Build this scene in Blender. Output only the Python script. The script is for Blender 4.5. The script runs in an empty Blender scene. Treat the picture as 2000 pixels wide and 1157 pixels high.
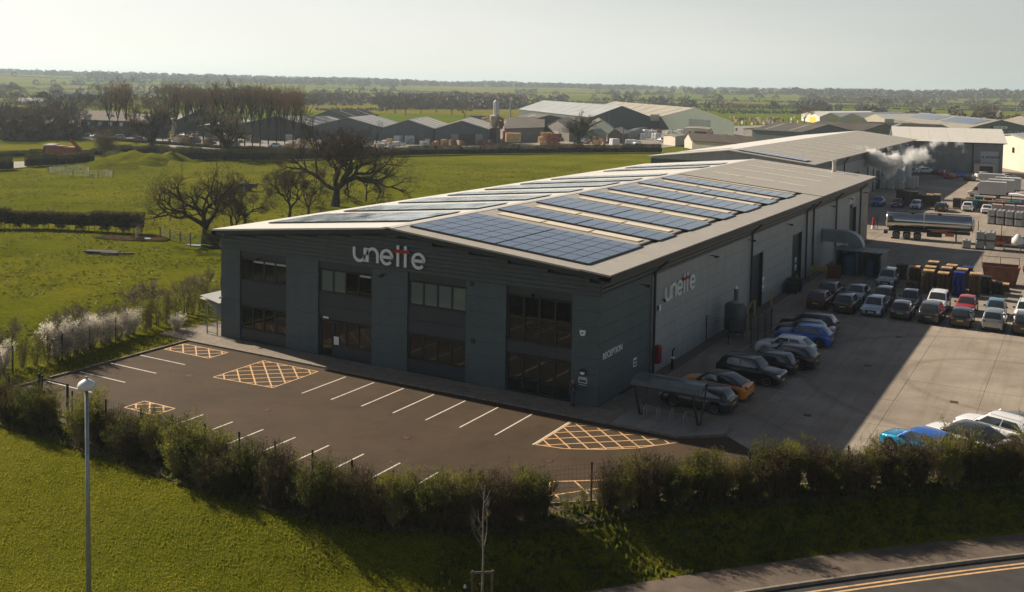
import bpy, math, random
from mathutils import Vector, Matrix, Euler, noise
random.seed(7)
sc = bpy.context.scene
COL = sc.collection
R_ = math.radians
PI = math.pi
# ---------------------------------------------------------------- camera
CP = Vector((26.00775,-56.83303,20.06853))
FW = Vector((-0.49538188,0.86670857,-0.05842129))
RT = Vector((0.86755821,0.49703432,0.01731012))
UP = Vector((-0.04404022,0.04210875,0.99814193))
F_PX = 1980.91; PY = 283.85
cam = bpy.data.cameras.new('camera'); camo = bpy.data.objects.new('camera', cam); COL.objects.link(camo)
cam.sensor_width = 36; cam.lens = F_PX/2000*36
cam.shift_y = -(578.5-PY)/2000
cam.clip_start = 0.5; cam.clip_end = 30000
m3 = Matrix((RT, UP, -FW)).transposed()
camo.matrix_world = Matrix.Translation(CP) @ m3.to_4x4()
sc.camera = camo
# ---------------------------------------------------------------- light
SUN = Vector((-1.62, 0.27, 1.0)).normalized()
w = bpy.data.worlds.new('World'); sc.world = w; w.use_nodes = True
nt = w.node_tree; nt.nodes.clear()
sky = nt.nodes.new('ShaderNodeTexSky'); sky.sky_type = 'NISHITA'; sky.sun_disc = False
sky.sun_elevation = math.asin(SUN.z); sky.sun_rotation = math.atan2(SUN.x, SUN.y)
sky.altitude = 60; sky.air_density = 0.55; sky.dust_density = 0.6; sky.ozone_density = 1.2
bg = nt.nodes.new('ShaderNodeBackground'); bg.inputs['Strength'].default_value = 0.05
out = nt.nodes.new('ShaderNodeOutputWorld')
hs = nt.nodes.new('ShaderNodeHueSaturation'); hs.inputs['Saturation'].default_value = 0.8
hs.inputs['Saturation'].default_value = 0.6
hz = nt.nodes.new('ShaderNodeMix'); hz.data_type = 'RGBA'                       # pale ground haze low in the sky, thinning with height
tcw = nt.nodes.new('ShaderNodeTexCoord'); sxw = nt.nodes.new('ShaderNodeSeparateXYZ'); nt.links.new(tcw.outputs['Generated'], sxw.inputs[0])
mrw = nt.nodes.new('ShaderNodeMapRange'); mrw.interpolation_type = 'SMOOTHSTEP'
for i_, v_ in ((1,.0),(2,.25),(3,.96),(4,.0)): mrw.inputs[i_].default_value = v_
nt.links.new(sxw.outputs['Z'], mrw.inputs[0]); nt.links.new(mrw.outputs[0], hz.inputs[0])
vs = nt.nodes.new('ShaderNodeVectorMath'); vs.operation = 'DOT_PRODUCT'; vs.inputs[1].default_value = SUN; nt.links.new(tcw.outputs['Generated'], vs.inputs[0])
rw = nt.nodes.new('ShaderNodeValToRGB'); ew = rw.color_ramp.elements; ew[0].position = .1; ew[0].color = (6.9,7.15,6.75,1); ew[1].position = .95; ew[1].color = (15.5,15.2,13.6,1)
cl = nt.nodes.new('ShaderNodeTexNoise'); cl.inputs['Scale'].default_value = 3.0; cl.inputs['Detail'].default_value = 6
mpw = nt.nodes.new('ShaderNodeMapping'); mpw.inputs['Scale'].default_value = (1,1,5); nt.links.new(tcw.outputs['Generated'], mpw.inputs[0]); nt.links.new(mpw.outputs[0], cl.inputs['Vector'])
ma = nt.nodes.new('ShaderNodeMath'); ma.operation = 'MULTIPLY_ADD'; ma.inputs[1].default_value = .22; nt.links.new(cl.outputs['Fac'], ma.inputs[0])
mb = nt.nodes.new('ShaderNodeMath'); mb.operation = 'SUBTRACT'; mb.inputs[1].default_value = .11; nt.links.new(vs.outputs['Value'], mb.inputs[0]); nt.links.new(mb.outputs[0], ma.inputs[2])
nt.links.new(ma.outputs[0], rw.inputs[0]); nt.links.new(rw.outputs[0], hz.inputs[7])
nt.links.new(sky.outputs[0], hs.inputs['Color']); nt.links.new(hs.outputs[0], hz.inputs[6]); nt.links.new(hz.outputs[2], bg.inputs[0]); nt.links.new(bg.outputs[0], out.inputs[0])
sl = bpy.data.lights.new('sun', 'SUN'); sl.energy = 5.0; sl.angle = R_(0.6); sl.color = (1.0, 0.86, 0.68)
so = bpy.data.objects.new('sun', sl); COL.objects.link(so)
so.rotation_euler = SUN.to_track_quat('Z', 'Y').to_euler()
sc.view_settings.view_transform = 'Standard'; sc.view_settings.look = 'None'
sc.view_settings.exposure = 0.62; sc.view_settings.gamma = 1; sc.view_settings.use_curve_mapping = False
sc.cycles.volume_bounces = 3
# ---------------------------------------------------------------- placing helpers
def ray(u, v): return FW + RT*((u-1000)/F_PX) - UP*((v-PY)/F_PX)
def G(u, v, z=0.0):
    d = ray(u, v); return CP + d*((z-CP.z)/d.z)
def D(u, v, dist):                                    # a point at a given depth
    return CP + ray(u, v)*dist
# ---------------------------------------------------------------- object helpers
def tag(o, label=None, cat=None, group=None, kind=None):
    if label: o['label'] = label
    if cat: o['category'] = cat
    if group: o['group'] = group
    if kind: o['kind'] = kind
    return o
def empty(name, loc=(0,0,0), rz=0.0, label=None, cat=None, group=None):
    o = bpy.data.objects.new(name, None); COL.objects.link(o); o.location = loc; o.rotation_euler = (0,0,rz)
    o.empty_display_size = .2
    return tag(o, label, cat, group)
def link(name, mesh, parent=None, loc=None, rz=None):
    o = bpy.data.objects.new(name, mesh); COL.objects.link(o)
    if parent is not None: o.parent = parent
    if loc is not None: o.location = loc
    if rz is not None: o.rotation_euler = (0,0,rz)
    return o
def copy_tree(o, kids, parent=None):
    c = o.copy(); COL.objects.link(c); c.parent = parent
    for ch in kids.get(o, ()): copy_tree(ch, kids, c)
    return c
def kidmap(root):
    m = {}; st = [root]
    while st:
        o = st.pop(); m[o] = list(o.children); st += m[o]
    return m
def dup(root, km, loc, rz=0.0, label=None, group=None, scale=None):
    c = copy_tree(root, km); c.location = loc; c.rotation_euler = (0,0,rz)
    if scale: c.scale = (scale,)*3 if isinstance(scale,(int,float)) else scale
    if label: c['label'] = label
    if group: c['group'] = group
    return c
class MB:
    def __init__(s): s.v = []; s.f = []; s.m = []; s.cur = 0; s.M = None
    def mat(s, i): s.cur = i; return s
    def av(s, p):
        if s.M is not None: p = s.M @ Vector(p)
        s.v.append((p[0],p[1],p[2])); return len(s.v)-1
    def face(s, ids): s.f.append(tuple(ids)); s.m.append(s.cur)
    def poly(s, pts): s.face([s.av(p) for p in pts])
    def box(s, c, d, rz=0.0, taper=1.0):
        x,y,z = d[0]/2, d[1]/2, d[2]/2; ca, sa = math.cos(rz), math.sin(rz); ids = []
        for k,(sx,sy,sz) in enumerate(((-1,-1,-1),(1,-1,-1),(1,1,-1),(-1,1,-1),(-1,-1,1),(1,-1,1),(1,1,1),(-1,1,1))):
            t = taper if sz > 0 else 1.0
            px, py = sx*x*t, sy*y*t
            ids.append(s.av((c[0]+px*ca-py*sa, c[1]+px*sa+py*ca, c[2]+sz*z)))
        for q in ((3,2,1,0),(4,5,6,7),(0,1,5,4),(1,2,6,5),(2,3,7,6),(3,0,4,7)): s.face([ids[i] for i in q])
        return s
    def bx(s, x0,x1,y0,y1,z0,z1): return s.box(((x0+x1)/2,(y0+y1)/2,(z0+z1)/2),(abs(x1-x0),abs(y1-y0),abs(z1-z0)))
    def tube(s, pts, rad, n=6, cap=True, flat=1.0):
        if isinstance(rad,(int,float)): rad = [rad]*len(pts)
        pts = [Vector(p) for p in pts]; rings = []; a = None
        for i,p in enumerate(pts):
            d = (pts[min(i+1,len(pts)-1)]-pts[max(i-1,0)])
            if d.length < 1e-9: d = Vector((0,0,1))
            d.normalize()
            if a is None:
                a = Vector((0,0,1)).cross(d)
                if a.length < .05: a = Vector((1,0,0))
            a = (a - d*a.dot(d)); a.normalize(); b = d.cross(a)
            rings.append([s.av(p + (a*math.cos(2*PI*k/n) + b*math.sin(2*PI*k/n)*flat)*rad[i]) for k in range(n)])
        for i in range(len(pts)-1):
            for k in range(n):
                s.face((rings[i][k], rings[i][(k+1)%n], rings[i+1][(k+1)%n], rings[i+1][k]))
        if cap: s.face(rings[0][::-1]); s.face(rings[-1])
        return s
    def bar(s, a, b, w, h=None):
        a = Vector(a); b = Vector(b); d = (b-a).normalized(); h = h or w
        x = Vector((0,0,1)).cross(d)
        if x.length < .05: x = Vector((1,0,0))
        x.normalize(); y = d.cross(x); ids = []
        for p in (a,b):
            for (i,j) in ((-1,-1),(1,-1),(1,1),(-1,1)): ids.append(s.av(p + x*(i*w/2) + y*(j*h/2)))
        for q in ((3,2,1,0),(4,5,6,7),(0,1,5,4),(1,2,6,5),(2,3,7,6),(3,0,4,7)): s.face([ids[i] for i in q])
        return s
    def prism(s, poly, z0, z1):
        a = [s.av((p[0],p[1],z0)) for p in poly]; b = [s.av((p[0],p[1],z1)) for p in poly]; n = len(poly)
        s.face(a[::-1]); s.face(b)
        for i in range(n): s.face((a[i],a[(i+1)%n],b[(i+1)%n],b[i]))
        return s
    def ext(s, poly, vec):                            # extrude a planar 3-D polygon along vec
        vec = Vector(vec); a = [s.av(p) for p in poly]; b = [s.av(Vector(p)+vec) for p in poly]; n = len(poly)
        s.face(a[::-1]); s.face(b)
        for i in range(n): s.face((a[i],a[(i+1)%n],b[(i+1)%n],b[i]))
        return s
    def mesh(s, name, mats, smooth=False):
        me = bpy.data.meshes.new(name); me.from_pydata(s.v, [], s.f)
        for m in (mats if isinstance(mats,(list,tuple)) else [mats]): me.materials.append(m)
        if any(s.m): me.polygons.foreach_set('material_index', s.m)
        if smooth: me.polygons.foreach_set('use_smooth', [True]*len(s.f))
        me.update(); return me
    def build(s, name, mats, parent=None, loc=None, rz=None, smooth=False):
        return link(name, s.mesh(name, mats, smooth), parent, loc, rz)
def bevel(o, w=.02, seg=1):
    m = o.modifiers.new('bevel','BEVEL'); m.width = w; m.segments = seg; m.limit_method = 'ANGLE'; return o
# ---------------------------------------------------------------- materials
MATS = {}
def mat(name, col, rough=.7, metal=0.0, var=0.0, scale=1.0, col2=None, bump=0.0, bscale=None, spec=.5, detail=4, coords='Object', stretch=None, coat=0.0, lo=.35, hi=.65):
    if name in MATS: return MATS[name]
    m = bpy.data.materials.new(name); m.use_nodes = True; MATS[name] = m
    t = m.node_tree; b = t.nodes['Principled BSDF']
    b.inputs['Base Color'].default_value = (*col,1); b.inputs['Roughness'].default_value = rough
    b.inputs['Metallic'].default_value = metal; b.inputs['Specular IOR Level'].default_value = spec
    if coat: b.inputs['Coat Weight'].default_value = coat; b.inputs['Coat Roughness'].default_value = .06
    if var or col2 or bump:
        tc = t.nodes.new('ShaderNodeTexCoord'); src = tc.outputs[coords]
        if stretch:
            mp = t.nodes.new('ShaderNodeMapping'); mp.inputs['Scale'].default_value = stretch
            t.links.new(src, mp.inputs[0]); src = mp.outputs[0]
    if var or col2:
        n = t.nodes.new('ShaderNodeTexNoise'); n.inputs['Scale'].default_value = scale; n.inputs['Detail'].default_value = detail
        n.inputs['Roughness'].default_value = .6
        t.links.new(src, n.inputs['Vector'])
        r = t.nodes.new('ShaderNodeValToRGB'); e = r.color_ramp.elements
        e[0].position = lo; e[1].position = hi
        c2 = col2 or tuple(min(1,c*(1+var)) for c in col); c1 = col if col2 else tuple(c*(1-var) for c in col)
        e[0].color = (*c1,1); e[1].color = (*c2,1)
        t.links.new(n.outputs['Fac'], r.inputs[0]); t.links.new(r.outputs[0], b.inputs['Base Color'])
    if bump:
        n2 = t.nodes.new('ShaderNodeTexNoise'); n2.inputs['Scale'].default_value = bscale or scale*3; n2.inputs['Detail'].default_value = 3
        t.links.new(src, n2.inputs['Vector'])
        bp = t.nodes.new('ShaderNodeBump'); bp.inputs['Strength'].default_value = bump; bp.inputs['Distance'].default_value = .05
        t.links.new(n2.outputs['Fac'], bp.inputs['Height']); t.links.new(bp.outputs[0], b.inputs['Normal'])
    return m
def N(t, typ, **kw):
    n = t.nodes.new(typ)
    for k, v in kw.items():
        if k in n.inputs.keys(): n.inputs[k].default_value = v
        else: setattr(n, k, v)
    return n
def ramp(t, src, stops):
    r = t.nodes.new('ShaderNodeValToRGB'); e = r.color_ramp.elements
    while len(e) < len(stops): e.new(.5)
    for i,(p,c) in enumerate(stops): e[i].position = p; e[i].color = (*c,1) if len(c) == 3 else c
    t.links.new(src, r.inputs[0]); return r.outputs[0]
def mix(t, f, a, b, mode='MIX'):
    m = t.nodes.new('ShaderNodeMix'); m.data_type = 'RGBA'; m.blend_type = mode
    for s, q in ((0,f),(6,a),(7,b)):
        if isinstance(q,(int,float)): m.inputs[s].default_value = q
        elif isinstance(q,tuple): m.inputs[s].default_value = (*q,1)
        else: t.links.new(q, m.inputs[s])
    return m.outputs[2]
def nz(t, src, scale, detail=5, rough=.6):
    n = t.nodes.new('ShaderNodeTexNoise'); n.inputs['Scale'].default_value = scale; n.inputs['Detail'].default_value = detail
    n.inputs['Roughness'].default_value = rough; t.links.new(src, n.inputs['Vector']); return n.outputs['Fac']
def base(name):
    m = bpy.data.materials.new(name); m.use_nodes = True; t = m.node_tree
    tc = t.nodes.new('ShaderNodeTexCoord'); return m, t, t.nodes['Principled BSDF'], tc.outputs['Object']
def bumpn(t, b, h, strength=.5, dist=.05):
    bp = t.nodes.new('ShaderNodeBump'); bp.inputs['Strength'].default_value = strength; bp.inputs['Distance'].default_value = dist
    t.links.new(h, bp.inputs['Height']); t.links.new(bp.outputs[0], b.inputs['Normal'])
# ================================================================ GROUND
def sstep(a, b, x):
    t = max(0.0, min(1.0, (x-a)/(b-a))); return t*t*(3-2*t)
HL = [(-60,-22.5),(-45,-20.9),(-29.2,-20.6),(-20.4,-20.6),(-10,-21.2),(-3.9,-20.9),(1.3,-19.0),(4.6,-16.2),(6.9,-13.2),(12.8,-7.6),(19.2,-2.1),(23.7,2.4),(40,18),(90,66)]
PL = [(-60,-95),(-5,-37),(2.5,-26),(9.74,-17.02),(14.15,-12.06),(19.85,-6.2),(23.99,-2.18),(40,13.4),(90,62)]
def pdist(P, x, y):                                   # signed distance, positive on the road side (right of the line)
    best = 1e9; sg = 1
    for (ax,ay),(bx,by) in zip(P, P[1:]):
        dx, dy = bx-ax, by-ay; L = dx*dx+dy*dy
        t = max(0,min(1,((x-ax)*dx+(y-ay)*dy)/L)); ex, ey = x-ax-dx*t, y-ay-dy*t; q = ex*ex+ey*ey
        if q < best: best = q; sg = 1 if dx*(y-ay)-dy*(x-ax) < 0 else -1
    return sg*math.sqrt(best)
BUMPS = [(Vector(G(278,324)), 6, 1.5), (Vector(G(235,325)), 4, .7), (Vector(G(318,322)), 5, .9), (Vector(G(198,326)), 4, .7)]
def gh(x, y):
    z = 0.0
    if -80 < x < 110 and -140 < y < 80:
        d = pdist(HL, x, y)
        if d > 0.2:
            wd = 4.2 + 5*sstep(4, -20, x)
            z -= 1.3*sstep(0.2, wd, d)
            pd = pdist(PL, x, y)
            if pd > 0: z -= 0.28*sstep(0.1, 0.9, pd)
    r = math.hypot(x, y)
    if r > 100:
        for c, s, h in BUMPS:
            q = ((x-c.x)**2+(y-c.y)**2)/(s*s)
            if q < 6: z += h*math.exp(-q)*(1+.3*noise.noise(Vector((x*.3,y*.3,0))))
    if r > 700:
        f = sstep(800, 3600, r)
        z += f*(17 + 9*noise.noise(Vector((x*.0011+3.1, y*.0011, 0.3))) + 5*noise.noise(Vector((x*.003, y*.003, 4))))
        a = math.atan2(x-CP.x, y-CP.y)
        z += 14*sstep(1500, 2600, r)*math.exp(-((a+1.0)/.28)**2)
        z += 10*sstep(1800, 3000, r)*math.exp(-((a+.075)/.03)**2)
    return z
def axis(lo, hi, f0, f1, step, grow=1.09):
    xs = []; x = f0; s = step
    left = []
    while x > lo: s *= grow; x -= s; left.append(x)
    xs = left[::-1]; x = f0
    while x < f1: xs.append(x); x += step
    s = step
    while x < hi: xs.append(x); s *= grow; x += s
    xs.append(hi); return xs
def grass_mat(name, near):
    m, t, b, src = base(name)
    n1 = nz(t, src, .11, 6, .65); n2 = nz(t, src, 1.3, 6, .7); n3 = nz(t, src, 9, 5, .7)
    c = ramp(t, n1, [(.3,(.085,.102,.007)), (.5,(.132,.148,.011)), (.72,(.20,.192,.024))])
    c2 = ramp(t, n2, [(.30,(.030,.038,.004)), (.45,(.112,.130,.009)), (.70,(.20,.185,.024))])
    c = mix(t, .5, c, c2)
    c3 = ramp(t, n3, [(.32,(.022,.03,.008)), (.5,(.5,.5,.5)), (.7,(.95,.9,.7))])
    c = mix(t, .6, c, c3, 'OVERLAY')
    n4 = ramp(t, nz(t, src, .035, 4, .6), [(.35,(.80,.86,.8)), (.65,(1.18,1.08,1.1))]); c = mix(t, 1.0, c, n4, 'MULTIPLY')
    vo = N(t, 'ShaderNodeTexVoronoi', Scale=.0052); t.links.new(src, vo.inputs['Vector'])
    hv = ramp(t, vo.outputs['Color'], [(.25,(.8,1.0,.8)), (.5,(1.0,1.0,1.0)), (.8,(1.25,1.05,1.2))])
    sx = N(t, 'ShaderNodeSeparateXYZ'); t.links.new(src, sx.inputs[0])
    ln = N(t, 'ShaderNodeVectorMath', operation='LENGTH'); t.links.new(src, ln.inputs[0])
    mr = N(t, 'ShaderNodeMapRange'); mr.inputs[1].default_value = 330; mr.inputs[2].default_value = 420; t.links.new(ln.outputs['Value'], mr.inputs[0])
    far = mix(t, 1.0, c, hv, 'MULTIPLY')
    c = mix(t, mr.outputs[0], c, far)
    t.links.new(c, b.inputs['Base Color']); b.inputs['Roughness'].default_value = .9; b.inputs['Specular IOR Level'].default_value = .0
    b.inputs['Sheen Weight'].default_value = .0; b.inputs['Sheen Roughness'].default_value = .6; b.inputs['Sheen Tint'].default_value = (.75,.85,.2,1)
    h = N(t, 'ShaderNodeMath', operation='ADD'); t.links.new(nz(t, src, 5.5, 7, .8), h.inputs[0]); t.links.new(nz(t, src, 24, 4, .85), h.inputs[1])
    bumpn(t, b, h.outputs[0], 1.0, .10)
    return m
M_GRASS = grass_mat('grass', True)
xs = axis(-6500, 6500, -52, 34, .62, 1.075); ys = axis(-900, 6500, -40, 8, .62, 1.07)
g = MB(); nx = len(xs)
for y in ys:
    for x in xs:
        z = gh(x, y)
        if -52 < x < 40 and -60 < y < 60: z += .05*noise.noise(Vector((x*.9,y*.9,0))) + .03*noise.noise(Vector((x*2.3,y*2.3,5))) - .05
        else: z += .1*noise.noise(Vector((x*.25,y*.25,0))) - .08
        g.v.append((x, y, z))
for j in range(len(ys)-1):
    for i in range(nx-1): g.f.append((j*nx+i, j*nx+i+1, (j+1)*nx+i+1, (j+1)*nx+i)); g.m.append(0)
ground = g.build('ground', M_GRASS, smooth=True); tag(ground, kind='structure', label='green pasture and lawn spreading to the horizon')
def clip(poly, n, c):                                 # keep the side n.p <= c
    o = []
    for i in range(len(poly)):
        a, b = poly[i], poly[(i+1)%len(poly)]; da = n[0]*a[0]+n[1]*a[1]-c; db = n[0]*b[0]+n[1]*b[1]-c
        if da <= 0: o.append(a)
        if da*db < 0:
            t = da/(da-db); o.append((a[0]+(b[0]-a[0])*t, a[1]+(b[1]-a[1])*t))
    return o
def concrete_mat(name, c1, c2, dirt):
    m, t, b, src = base(name)
    mp = N(t, 'ShaderNodeTexCoord')
    c = ramp(t, nz(t, src, .35, 7, .65), [(.3,c1), (.7,c2)])
    st = ramp(t, nz(t, src, .09, 5, .6), [(.35,(.72,.72,.74)), (.6,(1,1,1))])
    c = mix(t, 1.0, c, st, 'MULTIPLY')
    sp = ramp(t, nz(t, src, 22, 3, .7), [(.35,(.75,.75,.75)), (.6,(1.06,1.06,1.06))])
    c = mix(t, 1.0, c, sp, 'MULTIPLY')
    oil = ramp(t, nz(t, src, 1.1, 4, .6), [(.25,(.55,.54,.53)), (.34,(1,1,1))]); c = mix(t, 1.0, c, oil, 'MULTIPLY')
    mps = N(t, 'ShaderNodeMapping'); mps.inputs['Scale'].default_value = (1.6,.06,1); t.links.new(src, mps.inputs[0])
    strk = ramp(t, nz(t, mps.outputs[0], 1.0, 5, .7), [(.36,(.86,.85,.84)), (.5,(1,1,1))]); c = mix(t, 1.0, c, strk, 'MULTIPLY')
    # curved tyre scuffs
    wv = N(t, 'ShaderNodeTexWave', wave_type='RINGS', rings_direction='Z', Scale=.045, Distortion=1.6, Detail=1.0); wv.inputs['Detail Scale'].default_value = .12
    mpn = N(t, 'ShaderNodeMapping'); mpn.inputs['Location'].default_value = (-22,-20,0); t.links.new(src, mpn.inputs[0]); t.links.new(mpn.outputs[0], wv.inputs['Vector'])
    sc_ = ramp(t, wv.outputs['Fac'], [(.0,(.70,.68,.66)), (.035,(1,1,1))])
    c = mix(t, dirt, c, sc_, 'MULTIPLY')
    t.links.new(c, b.inputs['Base Color']); b.inputs['Roughness'].default_value = .85; b.inputs['Specular IOR Level'].default_value = .25
    bumpn(t, b, nz(t, src, 30, 3), .25, .01); return m
M_CONC = concrete_mat('yard_concrete', (.30,.255,.205), (.40,.345,.28), .55)
M_CONC2 = concrete_mat('pale_concrete', (.27,.245,.21), (.36,.33,.29), .0)
def asphalt_mat():
    m, t, b, src = base('asphalt')
    c = ramp(t, nz(t, src, .22, 6, .6), [(.3,(.054,.037,.0225)), (.7,(.072,.050,.031))])
    sp = ramp(t, nz(t, src, 38, 3, .8), [(.3,(.55,.55,.55)), (.65,(1.35,1.33,1.3))])
    c = mix(t, 1.0, c, sp, 'MULTIPLY')
    st = ramp(t, nz(t, src, .9, 5, .7), [(.30,(.84,.84,.86)), (.5,(1,1,1)), (.78,(1.10,1.09,1.06))])
    c = mix(t, 1.0, c, st, 'MULTIPLY')
    oil = ramp(t, nz(t, src, 1.7, 3, .5), [(.24,(.45,.45,.46)), (.31,(1,1,1))]); c = mix(t, 1.0, c, oil, 'MULTIPLY')
    wear = ramp(t, nz(t, src, .13, 3, .5), [(.42,(1,1,1)), (.62,(1.16,1.13,1.08))]); c = mix(t, 1.0, c, wear, 'MULTIPLY')
    t.links.new(c, b.inputs['Base Color']); b.inputs['Roughness'].default_value = .85; b.inputs['Specular IOR Level'].default_value = .15
    bumpn(t, b, nz(t, src, 45, 3, .8), .5, .012); return m
M_ASPH = asphalt_mat()
M_ROAD = mat('road_asphalt', (.045,.042,.040), .8, var=.3, scale=.8, bump=.4, bscale=40, coords='Object', detail=8)
M_PATH = mat('footpath_tarmac', (.115,.088,.066), .85, var=.25, scale=1.2, bump=.4, bscale=30, detail=8)
M_SOIL = mat('soil', (.045,.033,.020), .95, col2=(.14,.10,.05), scale=6, bump=1, bscale=14, detail=8)
M_KERB = mat('kerb_concrete', (.24,.205,.16), .85, var=.2, scale=3)
def paving_mat():
    m, t, b, src = base('block_paving')
    br = N(t, 'ShaderNodeTexBrick', Scale=1.0); br.inputs['Brick Width'].default_value = .2; br.inputs['Row Height'].default_value = .1
    br.inputs['Mortar Size'].default_value = .006; br.inputs['Color1'].default_value = (.20,.165,.125,1); br.inputs['Color2'].default_value = (.27,.225,.17,1)
    br.inputs['Mortar'].default_value = (.09,.075,.06,1); t.links.new(src, br.inputs['Vector'])
    c = mix(t, 1.0, br.outputs['Color'], ramp(t, nz(t, src, 1.2, 5), [(.3,(.75,.75,.75)), (.7,(1.1,1.1,1.1))]), 'MULTIPLY')
    t.links.new(c, b.inputs['Base Color']); b.inputs['Roughness'].default_value = .85; return m
M_PAVE = paving_mat()
M_WHITE = mat('white_line_paint', (.55,.50,.43), .7, col2=(.74,.69,.60), scale=5, detail=6)
M_YEL = mat('yellow_line_paint', (.50,.30,.14), .7, col2=(.70,.44,.22), scale=4, detail=6)
M_YELW = mat('worn_yellow_paint', (.22,.17,.08), .8, col2=(.34,.25,.11), scale=4, detail=6)
M_WORN = mat('worn_white_paint', (.30,.29,.27), .8, col2=(.52,.50,.46), scale=7, detail=8)
# ---- car park
CPK = [(-33.6,-18.6),(-1.6,-18.6),(1.6,-16.4),(3.6,-14.8),(6.2,-12.6),(14.2,-5.2),(8.6,-0.5),(6.2,-2.3),(-33.6,-2.3)]
s = MB(); s.poly([(x,y,.012) for x,y in CPK]); tag(s.build('car_park', M_ASPH), 'brown grey asphalt car park in front of the dark warehouse', kind='structure')
# ---- yard : dark joint base with slabs laid on it
yb = MB()
YB = [(0,.5),(8.2,-.5),(14.2,-5.2),(60,40),(75,100),(60,250),(-14,252),(-14,300),(-60,300),(-60,212),(-12.2,212),(-12.2,104.6),(-45,104.6),(-45,87),(0,87)]
yb.poly([(x,y,.004) for x,y in YB]); YARD = yb.build('yard', mat('slab_joint', (.15,.13,.105), .9)); tag(YARD, 'pale concrete service yard laid in large slabs', kind='structure')
n_ = 0
for i in range(0, 9):
    for j in range(-2, 24):
        x0, y0 = .9+i*4.9, .9+j*5.6
        P = [(x0+.015,y0+.015),(x0+4.885,y0+.015),(x0+4.885,y0+5.585),(x0+.015,y0+5.585)]
        P = clip(P, (.686,-.728), .686*14.2+.728*5.2-.1)          # behind the hedge line
        P = clip(P, (-.643,-.766), -(.643*8.6-.766*.5)-.03) if y0 < 5 else P
        P = clip(P, (-1,0), -.9)
        if y0 < 1.1: P = [q for q in clip(P, (-1,-0), -2.0)] if y0 > 0 else clip(P, (-1,0), -8.3)
        if len(P) < 3: continue
        sm = MB(); dz = random.uniform(0,.006); sm.prism(P, -.05, .012+dz); sm.build('slab', M_CONC, YARD); n_ += 1
yc = MB()
for P in ([(-12.2,137),(60,137),(60,250),(-14,252),(-12.2,212)], [(-45,87.2),(.8,87.2),(.8,137),(-12,137),(-12,104.6),(-45,104.6)], [(45.1,8),(60,40),(75,100),(60,137),(45.1,137)]):
    yc.poly([(x,y,.013) for x,y in P])
tag(yc.build('rear_yard', M_CONC), 'concrete yard beside the second warehouse', kind='structure')
# ---- front pavement and shelter slab
s = MB(); s.prism([(-37.2,-2.2),(6.16,-2.2),(1.9,-2.2),(1.9,3.2),(.02,3.2),(.02,-.02),(-32.42,-.02),(-32.42,9),(-35.2,9),(-36.0,3)], -.05, .125)
s = MB()
for P in ([(-36.9,-2.17),(1.88,-2.17),(1.88,-.012),(-36.9,-.012)], [(-36.9,-.012),(-32.42,-.012),(-32.42,12),(-34.2,12)], [(.012,-.012),(1.88,-.012),(1.88,3.2),(.012,3.2)]): s.prism(P, -.05, .125)
tag(s.build('pavement', M_PAVE), 'block paved footway along the front of the warehouse', kind='structure')
s = MB(); s.prism([(1.9,-2.17),(6.13,-2.17),(8.25,-.42),(8.15,1.0),(1.9,2.3)], -.05, .13)
tag(s.build('shelter_slab', M_CONC2), 'raised concrete slab under the cycle shelter', kind='structure')
KB = empty('kerb'); tag(KB, 'concrete kerb edging the car park', kind='structure')
def kerb_run(pts, wd=.14, h=.13, mt=M_KERB, parent=KB, step=.915, z=0.0):
    cache = {}
    for (ax,ay),(bx,by) in zip(pts, pts[1:]):
        L = math.hypot(bx-ax, by-ay); n = max(1, round(L/step)); a = math.atan2(by-ay, bx-ax); l = L/n-.008; key = round(l,3)
        if key not in cache: cache[key] = MB().box((0,0,h/2-.02),(l,wd,h+.04),taper=.97).mesh('kerb_stone', mt)
        for k in range(n):
            t = (k+.5)/n; link('kerb_stone', cache[key], parent, (ax+(bx-ax)*t, ay+(by-ay)*t, z+random.uniform(0,.004)), a)
kerb_run([(-33.6,-2.24),(6.16,-2.24)]); kerb_run([(6.2,-2.24),(8.3,-.45),(8.25,1.0)]); kerb_run([(-33.66,-2.2),(-33.66,-18.7)]); kerb_run([(-33.6,-18.68),(-1.6,-18.68),(1.7,-16.5),(3.7,-14.9),(6.3,-12.7),(14.3,-5.3),(24,4.0)])
# ---- footpath, kerb and road behind the camera side bank
def offs(P, d):
    o = []
    for i in range(len(P)):
        a = Vector(P[max(i-1,0)]); b = Vector(P[min(i+1,len(P)-1)]); t = (b-a).normalized(); n = Vector((t.y,-t.x)); p = Vector(P[i])+n*d; o.append((p.x,p.y))
    return o
def strip(P, d0, d1, z):
    a = offs(P,d0); b = offs(P,d1); m = MB()
    for i in range(len(P)-1): m.poly([(*a[i],z),(*b[i],z),(*b[i+1],z),(*a[i+1],z)])
    return m
def smooth_line(P, it=2):
    for _ in range(it):
        Q = [P[0]]
        for a, b in zip(P, P[1:]): Q += [(a[0]*.75+b[0]*.25,a[1]*.75+b[1]*.25),(a[0]*.25+b[0]*.75,a[1]*.25+b[1]*.75)]
        P = Q+[P[-1]]
    return P
PS = smooth_line(PL)
m = strip(PS, 0, 1.95, -1.27)
a = offs(PS,0)
for i in range(len(PS)-1): m.poly([(*a[i],-1.6),(*a[i],-1.27),(*a[i+1],-1.27),(*a[i+1],-1.6)])
tag(m.build('footpath', M_PATH), 'tarmac footpath beside the public road', kind='structure')
tag(strip(PS, 1.9, 12, -1.40).build('road', M_ROAD), 'dark asphalt road at the lower right corner', kind='structure')
RK = empty('road_kerb'); tag(RK, 'concrete kerb between footpath and road', kind='structure')
kerb_run(offs(PS,2.0)[3:-4], .13, .14, M_KERB, RK, .915, -1.40)
m = strip(PS, 2.55, 2.67, -1.394); tag(m.build('yellow_line', M_YEL), 'inner of the double yellow lines along the kerb', kind='structure')
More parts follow.
